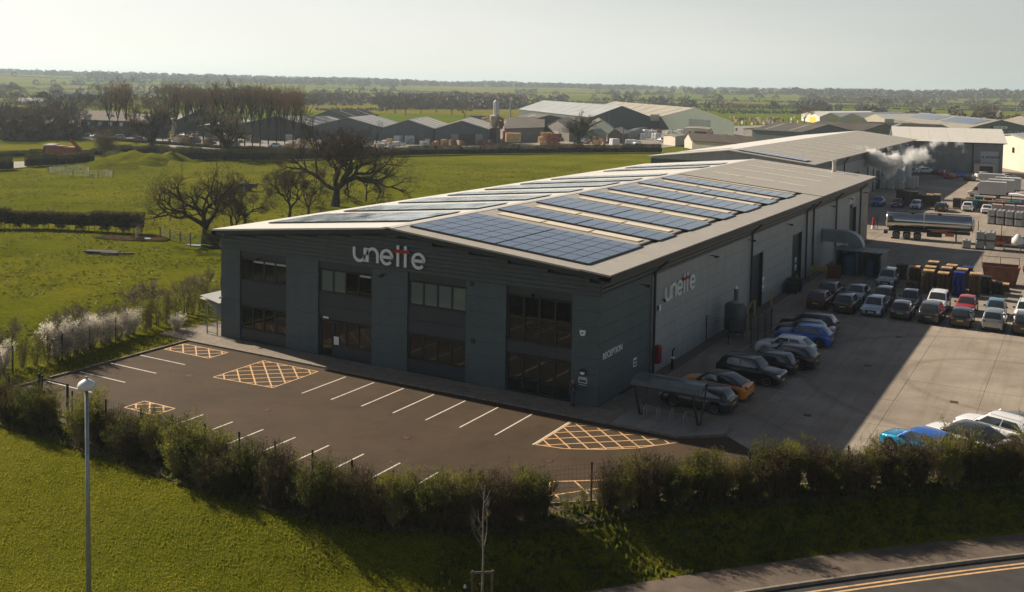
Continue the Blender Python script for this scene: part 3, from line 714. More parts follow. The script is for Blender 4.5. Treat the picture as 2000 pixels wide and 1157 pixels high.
# ================================================================ SHED BUILDER
def P3(p, z): return Vector((p[0],p[1],z))
def shed(lab, A, B, Lv, eave, ridge, wallm, roofm, name='shed', cat='shed', f=.5, over=.4, ribs=0, lights=0, lightm=None, doors=(), windows=(), band=None, rt=.18, group=None, roof2=None, doorm=None):
    A = Vector((A[0],A[1],0)); B = Vector((B[0],B[1],0)); L = Vector((Lv[0],Lv[1],0)); org = A.copy()
    e = empty(name, org, 0, lab, cat, group); A = A-org; B = B-org
    u = (B-A).normalized(); wdt = (B-A).length; Ld = L.normalized(); M_ = A+(B-A)*f
    m = MB(); m.ext([P3(A,-.3),P3(B,-.3),P3(B,eave),P3(M_,ridge),P3(A,eave)], L); m.build('wall', wallm, e)
    s0, s1 = (ridge-eave)/(wdt*f), (ridge-eave)/(wdt*(1-f))
    for sgn, Q, sl_ in ((-1,A,s0),(1,B,s1)):
        m = MB(); q = Q+u*sgn*over; ze = eave-sl_*over
        a0 = P3(M_,ridge+.03)-Ld*over; a1 = P3(q,ze+.03)-Ld*over; dz = Vector((0,0,rt))
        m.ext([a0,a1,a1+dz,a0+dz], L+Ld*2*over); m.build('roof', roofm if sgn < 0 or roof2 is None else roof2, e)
        if lights:
            for k in range(lights):
                t = (k+.5)/lights; mm = MB()
                p0 = P3(M_,ridge)+L*t+(q-M_)*.12; p1 = P3(M_,ridge)+L*t+(q-M_)*.88
                p0.z = ridge+(ze-ridge)*.12+rt+.04; p1.z = ridge+(ze-ridge)*.88+rt+.04; wv = Ld*min(1.6, L.length/lights*.35)
                mm.ext([p0,p1,p1+wv,p0+wv], (0,0,.05)); mm.build('rooflight', lightm or M_RLITE, e)
    nrm = Vector((u.y,-u.x,0)); nrm = nrm if nrm.dot(L) < 0 else -nrm
    for (a,b,z0,z1,mt,nm) in doors:
        mm = MB(); p = A+u*(wdt*a)+nrm*.02; q = A+u*(wdt*b)+nrm*.02
        mm.ext([P3(p,z0),P3(q,z0),P3(q,z1),P3(p,z1)], nrm*.08); mm.build(nm, mt, e)
    s_out = u if True else u
    for (side,a,b,z0,z1,mt,nm) in windows:             # on the long sides: side -1 = A side, 1 = B side
        Q = A if side < 0 else B; o_ = u*side
        mm = MB(); p = Q+L*a+o_*.02; q = Q+L*b+o_*.02; mm.ext([P3(p,z0),P3(q,z0),P3(q,z1),P3(p,z1)], o_*.08); mm.build(nm, mt, e)
    return e
# ---- second warehouse
B2 = shed('grey warehouse directly behind the main building with steam drifting past its side', (-39.2,105.4), (-12.2,105.4), (0,106.4), 8.4, 10.0, M_GREYC, M_ROOFSUN, 'warehouse', 'warehouse', .5, .6, roof2=M_ROOFDIM, rt=.14,
     windows=[(1,.0,.999,7.1,8.1,M_GBAND,'wall_band')])
bo = B2.location
m = MB(); m.bx(-.05,27.05,-.06,-.01,6.6,8.1); m.build('wall_band', M_BAND, B2)
m = MB(); m.bx(.0,27.0,-.04,-.008,0,6.58); m.build('front_panel', M_DARK, B2)
for yy in (14,24,46,52,62,66,90): MB().tube([(27.7,yy+.8,8.3),(27.2,yy,7.4),(27.2,yy,.1)], .12, 6).build('downpipe', M_BLACKM, B2)
for k in range(12):
    for j in range(3):
        xa = 13.6+1.6+j*3.9; xb = xa+3.6; zz = lambda x: 10.0-(x-13.5)*(1.6/13.5)+.22
        y = 12+k*8.0; m = MB(); m.ext([(xa,y,zz(xa)),(xb,y,zz(xb)),(xb,y,zz(xb)-.08),(xa,y,zz(xa)-.08)], (0,.5,0)); m.build('rooflight', M_RLITE, B2)
for r in range(2):
    for c in range(10):
        x = 14.9+c*1.15; o = link('solar_panel', PME, B2, (x, 2.2+r*1.7, 10.0-(x-13.5)*(1.6/13.5)+.36)); o.rotation_euler = (0,math.atan(1.6/13.5),0)
for c in range(11):
    x = 1.0+c*1.15; o = link('solar_panel', PME, B2, (x, 3.2, 8.4+x*(1.6/13.5)+.36)); o.rotation_euler = (0,-math.atan(1.6/13.5),0)
MB().bx(27.0,29.2,84,88.5,0,7.6).build('white_bay', mat('white_panel', (.55,.58,.58), .6, var=.08, scale=1), B2)
MB().bx(27.02,27.12,80.2,81.8,3.6,6.4).build('red_panel', M_REDP, B2)
for a_ in (16,34,56,69): MB().bx(26.95,27.06,a_,a_+4,0,5).build('loading_door', M_DARK2, B2)
# ---- third building, side on with a white roof
B3 = empty('warehouse', (-12.4,213.0,0), math.atan2(4.2,19.4), 'grey building with a bright white roof closing the far end of the yard', 'warehouse')
M_GREYD = clad('mid_grey_cladding', (.17,.18,.19), 2.0)
m = MB(); m.ext([(-1.5,0,-.2),(-1.5,0,8.0),(-1.5,9,11.0),(-1.5,18,8.0),(-1.5,18,-.2)], (21.8,0,0)); m.build('wall', M_GREYD, B3)
for y0,z0,y1,z1 in ((-.6,7.95,9,11.15),(18.6,7.95,9,11.15)):
    for k in range(6):
        xa = -5+k*4.36; m = MB(); m.ext([(xa,y0,z0),(xa,y1,z1),(xa,y1,z1+.15),(xa,y0,z0+.15)], (4.33,0,0)); m.build('roof_sheet', M_ROOFSUN, B3)
MB().bx(-1.6,20.6,-.7,-.55,7.85,8.12).build('gutter', M_FASC, B3)
MB().bx(13.4,13.7,-.15,0,0,7.9).build('downpipe', M_BLACKM, B3)
MB().bx(15.3,19.3,-.08,-.01,0,6.0).build('door_panel', mat('pale_blue_door', (.33,.37,.40), .5, var=.06, scale=1), B3)
text(B3, 'HAYARTHS', .75, Matrix.Translation((16.35,-.12,4.35)), M_BLACKM, .03, bold=.03, sx=.85)
m = MB(); m.box((15.85,-.12,4.6),(.32,.04,.5)); m.build('emblem', M_DARK2, B3)
for x_ in (1.2,2.1): MB().bx(x_,x_+.8,-.08,-.01,4.4,5.8).build('window', M_GLASS, B3)
e = empty('cabin', (3.3,214.2,0), .2, 'small cream lean-to store with a dark opening below the lettered door panel', 'store')
m = MB(); m.ext([(-1.9,0,0),(-1.9,0,3.0),(-1.9,3,3.2),(-1.9,3,0)], (4.6,0,0)); m.build('wall', mat('cream_block', (.46,.38,.30), .8, var=.1, scale=2), e); MB().bx(-.7,2.3,-.06,-.01,0,2.5).build('opening', mat('brown_dark', (.03,.022,.018), .8), e)
# ================================================================ CARS
M_TYRE = mat('tyre_rubber', (.015,.015,.015), .8)
M_RIM = mat('alloy_rim', (.30,.31,.32), .3, metal=.8)
M_CGLASS = glass_mat('car_glass', (.05,.06,.065), .02, .45)
M_LIGHT = mat('headlamp_lens', (.62,.66,.70), .12, metal=.3, coat=1)
M_TAIL = mat('tail_lamp_lens', (.35,.01,.01), .15, coat=1)
M_TRIM = mat('black_trim', (.014,.014,.015), .5)
M_PLW = mat('white_plate', (.6,.6,.56), .5); M_PLY = mat('yellow_plate', (.55,.42,.06), .5)
def paint(name, col, metal=.3, rough=.28):
    k = 'paint_'+name
    return MATS.get(k) or mat(k, col, rough, metal=metal, coat=.9, var=.05, scale=.8)
def bake(me, *mods):
    o = bpy.data.objects.new('b', me); COL.objects.link(o)
    for t_, kw in mods:
        m = o.modifiers.new('m', t_)
        for k, v in kw.items(): setattr(m, k, v)
    dg = bpy.context.evaluated_depsgraph_get(); r = bpy.data.meshes.new_from_object(o.evaluated_get(dg)); bpy.data.objects.remove(o); return r
def lerp(a, b, t): return a+(b-a)*t
def wheel(parent, x, y, r, cache={}):
    k = round(r,3)
    if k not in cache:
        m = MB(); n = 20; prof = [(-.10,.72),(-.11,.94),(-.08,1.0),(.08,1.0),(.11,.94),(.10,.72)]
        rings = [[m.av((r*q*math.cos(2*PI*i/n), yy, r*q*math.sin(2*PI*i/n))) for i in range(n)] for yy,q in prof]
        for a, b in zip(rings, rings[1:]):
            for i in range(n): m.face((a[i],a[(i+1)%n],b[(i+1)%n],b[i]))
        ty = m.mesh('tyre', M_TYRE, True)
        m = MB(); rr = r*.70
        for s in (1,):
            c = m.av((0,-.085,0))
            for i in range(5):
                a0 = 2*PI*i/5; pts = []
                for da, q in ((-.22,.12),(-.14,1.0),(.14,1.0),(.22,.12)): pts.append(m.av((rr*q*math.cos(a0+da), -.09-.01*(q>.5), rr*q*math.sin(a0+da))))
                m.face(pts)
        n = 20; a = [m.av((rr*math.cos(2*PI*i/n), -.098, rr*math.sin(2*PI*i/n))) for i in range(n)]; b = [m.av((rr*.86*math.cos(2*PI*i/n), -.08, rr*.86*math.sin(2*PI*i/n))) for i in range(n)]
        for i in range(n): m.face((a[i],a[(i+1)%n],b[(i+1)%n],b[i]))
        m.mat(1); m.face([m.av((rr*math.cos(2*PI*i/n), -.03, rr*math.sin(2*PI*i/n))) for i in range(n)])
        cache[k] = (ty, m.mesh('rim', [M_RIM, M_TRIM]))
    w_ = link('wheel', cache[k][0], parent, (x,y,r), PI if y > 0 else 0); link('rim', cache[k][1], w_); return w_
def car_proto(L=4.3, W=1.8, H=1.48, belt=.95, hood=.86, xa=.95, xb=.25, xc=-1.45, xd=-1.95, deck=None, wr=.32, wx=1.30, wxr=-1.28, clad=False, rail=False, inset=.24):
    """x forward. belt = waist height, xa/xb = windscreen base/top, xc/xd = rear glass top/base, deck = boot height when it has a boot"""
    root = empty('parked_car', (0,0,0)); hl = L/2; deckz = deck if deck else belt+.02
    xs = set([-hl, -hl+.05, -hl+.16, -hl+.35, hl, hl-.05, hl-.16, hl-.38, 0, .35, -.35, xa, xd, (xa+hl-.38)/2])
    ra = wr+.065
    for xw in (wx, wxr):
        for k in range(9): xs.add(xw+ra*math.cos(PI*k/8))
        xs.add(xw-ra-.01); xs.add(xw+ra+.01)
    xs = sorted(x for x in xs if -hl <= x <= hl); X2 = [xs[0]]
    for x in xs[1:]:
        if x-X2[-1] > .008: X2.append(x)
    X2[-1] = hl
    def top(x):
        if x > xa: t = (x-xa)/(hl-xa); z = lerp(belt, hood-.08, t**1.3) - .20*max(0,(t-.82)/.18)**2
        elif x < xd: t = (xd-x)/max(.05,(hl+xd)); z = lerp(belt+.02, deckz, min(1,t*3)) - (.10 if deck else .22)*max(0,(t-.7)/.3)**2
        else: z = belt+.02*(xa-x)/(xa-xd)
        return z
    def wid(x):
        t = abs(x)/hl; return W/2*(1-.035*t**2-.14*max(0,(t-.86)/.14)**2)
    def bot(x):
        zb = .20 + .10*max(0,(abs(x)/hl-.86)/.14)**1.5
        for xw in (wx, wxr):
            q = ra*ra-(x-xw)**2
            if q > 0: zb = max(zb, wr+math.sqrt(q)*.98)
        return zb
    m = MB(); rows = []
    for x in X2:
        zb, zt, w_ = bot(x), top(x), wid(x); zt = max(zt, zb+.12); ring = []
        h = zt-zb; half = [(w_*.93,zb),(w_*.985,zb+.22*h),(w_*1.0,lerp(zb,zt,.58)),(w_*.975,zt-.10),(w_*.90,zt-.015),(w_*.72,zt+.018),(w_*.36,zt+.035)]
        for y,z in half: ring.append(m.av((x,y,z)))
        ring.append(m.av((x,0,zt+.04)))
        for y,z in reversed(half): ring.append(m.av((x,-y,z)))
        rows.append(ring)
    for a, b in zip(rows, rows[1:]):
        for i in range(len(a)-1): m.face((a[i],b[i],b[i+1],a[i+1]))
    m.face(rows[0]); m.face(rows[-1][::-1])
    me = m.mesh('body', paint('base',(.3,.3,.3)), True)
    link('body', bake(me, ('BEVEL', dict(width=.02,segments=2,limit_method='ANGLE',angle_limit=.7))), root)
    # cabin
    wb, wt, zb, zr = W/2*.90, W/2-inset, belt, H
    RB,FB,RT_,FT = (xd,wb,zb+.01),(xa,wb,zb-.005),(xc,wt,zr-.02),(xb,wt,zr-.015)
    m = MB(); nS = 6; crown = .05
    def prof(t, a, b, dz): return lerp(a[0],b[0],t), a[1] - .035*math.sin(0)*0, lerp(a[2],b[2],t)+dz*math.sin(PI*t)
    grid = []
    pts_top = [(lerp(xc,xb,k/4), wt+.02*math.sin(PI*k/4), lerp(zr-.035,zr-.03,k/4)+.035*math.sin(PI*k/4)) for k in range(5)]
    cols_ = 6
    def rowp(x, y, z, cr): return [m.av((x, y*(1-2*c/cols_), z+cr*(1-(1-2*c/cols_)**2))) for c in range(cols_+1)]
    chain = [(RB[0]-.0,RB[1]*.96,RB[2],.02)] + [(lerp(RB[0],pts_top[0][0],t)-.05*math.sin(PI*t), lerp(RB[1]*.96,pts_top[0][1],t), lerp(RB[2],pts_top[0][2],t),lerp(.02,crown,t)) for t in (.33,.67)] + [(p[0],p[1],p[2],crown) for p in pts_top] + [(lerp(pts_top[4][0],FB[0],t)+.05*math.sin(PI*t), lerp(pts_top[4][1],FB[1]*.96,t), lerp(pts_top[4][2],FB[2],t), lerp(crown,.02,t)) for t in (.33,.67)] + [(FB[0],FB[1]*.96,FB[2],.02)]
    rr = [rowp(*c) for c in chain]
    for a, b in zip(rr, rr[1:]):
        for i in range(cols_): m.face((a[i],a[i+1],b[i+1],b[i]))
    for side in (0, cols_):
        bt = [m.av((lerp(RB[0],FB[0],k/9), (wb if side == 0 else -wb), lerp(RB[2],FB[2],k/9)-.02)) for k in range(11)]
        tp = [r[side] for r in rr]
        for k in range(len(tp)-1):
            f_ = (tp[k],tp[k+1],bt[k+1],bt[k])
            m.face(f_ if side == 0 else f_[::-1])
    me = m.mesh('cabin', paint('base',(.3,.3,.3)), True)
    link('cabin', bake(me, ('BEVEL', dict(width=.025,segments=2,limit_method='ANGLE',angle_limit=.5))), root)
    cp = [Vector((c[0],c[1],c[2])) for c in chain]; cr = [c[3] for c in chain]
    def surf(i0, i1, t, s):                            # glass on the front/back slopes, s in -1..1
        k = lerp(i0,i1,t); j = int(min(k,len(cp)-1.001)); f_ = k-j; a = cp[j].lerp(cp[j+1],f_); c_ = lerp(cr[j],cr[j+1],f_)
        return Vector((a.x, a.y*s, a.z+c_*(1-s*s)))
    def gslope(i0, i1, nm, ox, t0=.06, t1=.92, sc_=.86):
        mm = MB(); R2 = []
        for i in range(4):
            t = lerp(t0,t1,i/3); R2.append([mm.av(surf(i0,i1,t,s*sc_) + Vector((ox,0,.012))) for s in (-1,-.6,-.2,.2,.6,1)])
        for a, b in zip(R2, R2[1:]):
            for i in range(5): mm.face((a[i],a[i+1],b[i+1],b[i]))
        link(nm, mm.mesh(nm, M_CGLASS, True), root)
    gslope(10, 7, 'windscreen', .014, .05, .95, .89); gslope(0, 3, 'rear_window', -.014, .12, .93, .84)
    def side_pt(s_, t, sg):
        b_ = Vector((lerp(RB[0],FB[0],s_), wb, lerp(RB[2],FB[2],s_))); a_ = Vector((lerp(xc,xb,s_), wt+.02*math.sin(PI*s_), zr-.03+.035*math.sin(PI*s_)))
        p = b_.lerp(a_, t); p.y += .012; return Vector((p.x, p.y*sg, p.z+.0))
    for sg in (1,-1):
        for (s0,s1,ta,tb) in ((.545,.94,.10,.88),(.12,.515,.12,.88)):
            mm = MB(); q = [side_pt(s0,ta,sg),side_pt(s1,ta,sg),side_pt(min(s1,.97),tb,sg) if s1 < .9 else side_pt(.93,tb,sg),side_pt(s0 if s0>.3 else s0+.06,tb,sg)]
            mm.poly(q if sg > 0 else q[::-1]); link('side_window', mm.mesh('side_window', M_CGLASS), root)
    for xw in (wx, wxr):
        for sg in (1,-1): wheel(root, xw, sg*(W/2-.12), wr)
    sm_ = MB()
    for sg in (1,-1):
        for xx in (lerp(xd,xa,.50), lerp(xd,xa,.93), lerp(xd,xa,.14)):
            w_ = wid(xx); zt = top(xx); h_ = zt-.24; ys = [w_*.985,w_,w_*.975,w_*.90]; zz = [.24+.14*h_,.24+.55*h_,zt-.10,zt-.015]
            for i in range(3): sm_.bar((xx,sg*(ys[i]+.002),zz[i]),(xx,sg*(ys[i+1]+.002),zz[i+1]),.014,.012)
        for t_ in (.56,.20): sm_.box((lerp(xd,xa,t_),sg*(W/2*.985+.012),belt-.15),(.16,.03,.03))
        sm_.bar((lerp(xd,xa,.1),sg*(W/2*.92+.004),belt+.02),(lerp(xd,xa,.95),sg*(W/2*.92+.004),belt+.0),.018)
    sm_.bar((xa+.02,-W*.4,belt+.03),(xa+.02,W*.4,belt+.03),.05,.02); sm_.bar((-hl-.004,-W*.34,belt-.12),(-hl-.004,W*.34,belt-.12),.012)
    ds = link('door_seams', sm_.mesh('door_seams', M_TRIM), root); ds['kind'] = 'stuff'
    ub = MB(); ub.bx(-hl+.25,hl-.25,-W/2*.80,W/2*.80,.19,.42); ub.bx(wx-.42,wx+.42,-W/2*.62,W/2*.62,.3,.72); ub.bx(wxr-.42,wxr+.42,-W/2*.62,W/2*.62,.3,.72); ub.bx(-hl+.9,hl-.9,-W/2*.86,W/2*.86,.17,.5); link('underbody', ub.mesh('underbody', M_TRIM), root)
    if clad:
        for sg in (1,-1): link('sill_cladding', MB().bx(wxr+ra,wx-ra,sg*W/2*.97,sg*(W/2+.012),.20,.38).mesh('sill_cladding', M_TRIM), root)
    if rail:
        for sg in (1,-1): link('roof_rail', MB().tube([(xc+.1,sg*(wt-.04),zr+.02),(xc+.2,sg*(wt-.04),zr+.07),(xb-.2,sg*(wt-.04),zr+.07),(xb-.1,sg*(wt-.04),zr+.02)],.018,5).mesh('roof_rail', M_RIM), root)
    for sg in (1,-1):
        y0 = W/2*.78*sg; zl = hood-.20
        link('headlight', MB().ext([(hl-.13,y0-.20,zl),(hl-.13,y0+.20*.7,zl+.02),(hl-.22,y0+.20*.7,zl+.11),(hl-.20,y0-.20,zl+.08)],(.135 if True else 0,0,-.02)).mesh('headlight', M_LIGHT), root)
        zt = (deckz-.26) if deck else belt-.18
        link('tail_light', MB().ext([(-hl-.004,y0-.20*sg,zt),(-hl-.004,y0+.06*sg,zt),(-hl+.02,y0+.06*sg,zt+.20),(-hl+.02,y0-.16*sg,zt+.17)],(.16,0,0)).mesh('tail_light', M_TAIL), root)
        link('door_mirror', MB().box((xa-.28,sg*(W/2+.07),belt+.08),(.12,.20,.13),taper=.8).bx(xa-.31,xa-.25,sg*(W/2-.06),sg*(W/2+.02),belt+.0,belt+.05).mesh('door_mirror', M_TRIM), root)
    link('grille', MB().bx(hl-.06,hl+.006,-W*.26,W*.26,.34,hood-.24).mesh('grille', M_TRIM), root)
    link('number_plate', MB().bx(hl,hl+.014,-.26,.26,.40,.51).mesh('number_plate', M_PLW), root)
    zp = .62 if not deck else deckz-.24
    link('number_plate', MB().bx(-hl-.014,-hl+.02,-.26,.26,zp,zp+.11).mesh('number_plate', M_PLY), root)
    link('rear_bumper', MB().bx(-hl-.008,-hl+.1,-W*.36,W*.36,.25,.42).mesh('rear_bumper', M_TRIM), root)
    return root
PROT = {}
def proto(k):
    if k not in PROT:
        kw = dict(hatch=dict(L=4.2,W=1.79,H=1.48), small=dict(L=3.75,W=1.68,H=1.49,xa=.9,xb=.3,xc=-1.2,xd=-1.72,wx=1.17,wxr=-1.17,wr=.30),
            suv=dict(L=4.55,W=1.86,H=1.68,belt=1.08,hood=1.02,xa=1.0,xb=.42,xc=-1.65,xd=-2.12,wr=.36,wx=1.36,wxr=-1.36,clad=True,rail=True),
            csuv=dict(L=4.35,W=1.82,H=1.58,belt=1.02,hood=.97,xa=1.0,xb=.36,xc=-1.35,xd=-1.98,wr=.345,wx=1.30,wxr=-1.30,clad=True),
            coupe=dict(L=4.6,W=1.88,H=1.56,belt=1.02,hood=.95,xa=1.12,xb=.35,xc=-.95,xd=-2.02,wr=.36,wx=1.42,wxr=-1.42),
            saloon=dict(L=4.6,W=1.82,H=1.43,belt=.93,hood=.84,xa=1.02,xb=.30,xc=-1.05,xd=-1.62,deck=.98,wx=1.38,wxr=-1.36),
            estate=dict(L=4.65,W=1.82,H=1.47,belt=.93,hood=.86,xa=1.05,xb=.36,xc=-1.72,xd=-2.14,wx=1.38,wxr=-1.36,rail=True),
            mpv=dict(L=4.35,W=1.80,H=1.64,belt=1.02,hood=.92,xa=1.25,xb=.45,xc=-1.70,xd=-2.04,wr=.32,wx=1.34,wxr=-1.32))[k]
        r = car_proto(**kw); PROT[k] = (r, kidmap(r), [0])
    return PROT[k]
CARG = 'cars parked on the service yard'
def car(k, x, y, rz, col, lab, roof=None, group=CARG, cat='car', z=.014, nm='parked_car'):
    r, km, used = proto(k)
    if not used[0]: c = r; used[0] = 1; c.location = (x,y,z); c.rotation_euler = (0,0,rz); first = True
    else: c = dup(r, km, (x,y,z), rz)
    tag(c, lab, cat, group)
    for ch in c.children:
        if ch.name.startswith('body') or ch.name.startswith('cabin'):
            sl_ = ch.material_slots[0]; sl_.link = 'OBJECT'; sl_.material = (roof or col) if ch.name.startswith('cabin') else col
    return c
P_BLK = paint('black',(.012,.012,.014),.2); P_DGR = paint('dark_grey',(.05,.055,.06),.5); P_SIL = paint('silver',(.33,.35,.36),.6,.35)
P_WHT = paint('white',(.84,.85,.85),.0,.25); P_RED = paint('red',(.42,.02,.03),.1); P_MAR = paint('maroon',(.10,.012,.018),.3); P_BLU = paint('blue',(.02,.13,.50),.25)
P_SKY = paint('bright_blue',(.0,.26,.50),.35); P_LBL = paint('light_blue',(.10,.28,.42),.3); P_ORA = paint('orange',(.78,.27,.02),.1); P_NAV = paint('navy',(.012,.025,.07),.3); P_BRN = paint('brown_black',(.03,.024,.02),.3); P_ICE = paint('ice_blue',(.40,.48,.56),.5)
hp = PI/2
# side row, noses to the wall except the black one with headlights out
car('estate', 5.2, 3.9, PI-.03, P_DGR, 'dark grey hatchback nearest the cycle shelter under its roof')
car('coupe', 5.3, 7.1, PI-.04, P_ORA, 'orange coupe SUV with a black roof in the side row', P_BLK)
car('suv', 6.3, 11.5, -.06, P_BLK, 'black SUV facing out with chrome window line, next to the orange car')
car('hatch', 6.6, 14.5, PI-.03, P_BLK, 'black hatchback between two other dark cars in the side row')
car('csuv', 7.4, 16.9, PI-.05, P_BRN, 'dark brown SUV beside the white car in the side row')
car('csuv', 6.6, 19.4, PI-.03, P_WHT, 'white compact SUV nosed up to the gas tank cage')
car('csuv', 6.9, 24.0, PI+.02, P_BLU, 'bright blue SUV standing side on in the side row')
car('saloon', 6.4, 26.4, PI, P_DGR, 'dark saloon just behind the bright blue SUV')
car('estate', 6.1, 28.9, PI, P_BLK, 'black estate car at the far end of the side row')
RX_ = [4.7+2.45*i for i in range(8)]
row1 = [('csuv',P_MAR,None,hp,'dark maroon SUV seen from behind at the left end of the double row'),('csuv',P_DGR,P_DGR,hp,'dark SUV seen from behind, second from left in the double row'),
 ('hatch',P_ICE,None,-hp,'pale blue silver hatchback facing the camera in the front parking row'),('hatch',P_DGR,None,hp,'grey hatchback with its back to us right of the pale blue hatchback'),
 ('suv',P_DGR,P_DGR,hp,'dark grey SUV parked tail out in front of the white SUV'),('hatch',P_BLK,None,hp,'black hatchback with lit red lamps in front of the red car'),
 ('mpv',P_SIL,None,hp,'silver people carrier seen from behind, half in sun'),('suv',P_BLK,P_DGR,hp,'black boxy van at the right edge of the front parking row')]
for (k,c,r,a,lb), x in zip(row1, RX_): car(k, x+random.uniform(-.06,.06), 38.8+random.uniform(-.1,.15), a+random.uniform(-.02,.02), c, lb, r)
row2 = [('csuv',P_NAV,None,hp,'navy SUV behind the maroon one at the left end'),('saloon',P_SIL,None,-hp,'silver saloon behind the dark SUV in the second row'),
 ('hatch',P_MAR,None,-hp,'maroon hatchback in the second row behind the pale blue hatchback'),('small',P_BLK,None,-hp,'small black hatchback in the second row left of the white SUV'),
 ('suv',P_WHT,None,-hp,'white SUV facing the camera in the second row'),('small',P_RED,None,-hp,'small bright red hatchback standing in the sun'),
 ('small',P_LBL,None,-hp,'small light blue rounded car standing in the sun'),('suv',P_WHT,None,-hp,'white van roof behind the black boxy van')]
for (k,c,r,a,lb), x in zip(row2, RX_): car(k, x-.15+random.uniform(-.06,.06), 43.9+random.uniform(-.1,.2), a+random.uniform(-.02,.02), c, lb, r)
car('mpv', 8.2, 54.0, -hp+.04, P_SIL, 'silver people carrier parked alone by the pallet stacks')
a_ = PI-.38
car('hatch', 18.5, 2.6, a_, P_SKY, 'bright turquoise blue car peeping over the roadside hedge', P_BLU)
car('coupe', 20.6, 4.8, a_, P_WHT, 'white coupe with a dark roof behind the roadside hedge', P_DGR)
car('estate', 22.0, 7.9, a_, P_WHT, 'all white estate car second from the right edge behind the hedge')
car('estate', 24.3, 9.9, a_, P_DGR, 'dark grey car at the right edge behind the hedge')
for k,x,y,a,c,lb in (('csuv',-6.2,130.5,-hp,P_BLU,'blue SUV leftmost of the cars beyond the tanker'),('hatch',-2.9,130.3,-hp,P_MAR,'dull red hatchback second of the shaded cars beyond the tanker'),('hatch',.2,130.2,-hp,P_ICE,'grey blue hatchback third of the shaded cars beyond the tanker'),
  ('estate',4.3,129.5,hp,P_DGR,'dark estate car with red lamps at the shadow edge beyond the tanker'),('csuv',8.2,132.6,hp,P_WHT,'white SUV seen from behind beside the dark bins'),('saloon',11.3,131.2,hp,P_WHT,'white saloon seen from behind, right of the white SUV')):
    car(k,x,y,a,c,lb)
FG = 'cars parked in front of the far grey building'
far = [('saloon',-12.3,227.0,0,P_ICE,'pale car half hidden by the white bay of the second warehouse'),('suv',-9.3,228.0,.2,P_WHT,'white pickup like car on the left of the far parking lot'),('hatch',-6.4,226.6,1.2,P_BLK,'black car right of the white one in the far lot'),
 ('hatch',-4.6,225.0,1.0,P_RED,'red hatchback with a white roof in the far lot'),('hatch',-2.4,217.5,.9,P_RED,'red car nearest the white vans in the far lot'),('saloon',-.8,222.5,.3,P_BLU,'blue saloon in the middle of the far lot'),
 ('csuv',2.0,214.5,1.2,P_BLK,'black SUV standing alone before the far lot'),('csuv',4.3,223.5,.4,P_WHT,'white SUV below the lettered door panel'),('hatch',6.0,219.5,1.0,P_MAR,'crimson hatchback right of the white SUV in the far lot'),('saloon',9.0,224.0,.3,P_SIL,'silver saloon near the right fence of the far lot'),('hatch',9.6,217.0,1.1,P_DGR,'dark grey hatchback behind the white box vans')]
fz = math.atan2(4.2,19.4)
for k,x,y,a,c,lb in far: car(k, x, y-15.5, a+fz, c, lb, P_WHT if 'white roof' in lb else None, FG)
# ================================================================ BOX VANS
M_VANW = mat('van_white', (.62,.62,.60), .35, coat=.4, var=.04, scale=.6); M_VANG = mat('van_box_side', (.46,.46,.45), .45, var=.05, scale=.5)
def box_van(x, y, rz, lab):
    e = empty('box_van', (x,y,.014), rz, lab, 'van', 'white box vans parked together')
    MB().bx(-3.6,1.0,-1.05,1.05,.75,3.1).build('cargo_box', M_VANG, e)
    MB().bx(-3.62,1.02,-1.08,1.08,3.1,3.18).build('cargo_roof', M_VANW, e)
    m = MB(); m.ext([(1.0,-.98,.45),(3.1,-.98,.45),(3.15,-.98,.95),(2.35,-.98,1.25),(1.75,-.98,2.2),(1.0,-.98,2.3)],(0,1.96,0)); bevel(m.build('cab', M_VANW, e), .06, 2)
    m = MB(); m.ext([(1.0,-1.0,2.25),(1.8,-1.0,2.2),(1.0,-1.0,3.15)],(0,2.0,0)); bevel(m.build('wind_deflector', M_VANW, e), .05, 2)
    m = MB(); m.ext([(2.37,-.85,1.30),(1.82,-.85,2.14),(1.86,-.85,2.16),(2.42,-.85,1.32)],(0,1.7,0)); m.build('windscreen', M_CGLASS, e)
    for s_ in (-1,1): m = MB(); m.ext([(1.25,s_*.985,1.35),(2.2,s_*.985,1.35),(1.75,s_*.985,2.05),(1.25,s_*.985,2.05)],(0,s_*.012,0)); m.build('side_window', M_CGLASS, e)
    for xx in (2.3,-2.3):
        for s_ in (-1,1): wheel(e, xx, s_*.92, .36)
    MB().bx(-3.5,2.9,-.5,.5,.45,.75).build('chassis', M_TRIM, e)
    for s_ in (-1,1): MB().box((3.1,s_*.7,.82),(.12,.36,.2)).build('headlight', M_LIGHT, e)
    return e
box_van(8.6, 159.0, PI, 'front white box van with its cab side on, nearest the bins')
box_van(9.6, 165.5, PI, 'white box van second from the front in the van group')
box_van(10.4, 172.0, PI, 'tallest looking white box van, third in the van group')
box_van(9.4, 180.5, 0, 'rearmost white box van nearest the far parking lot')
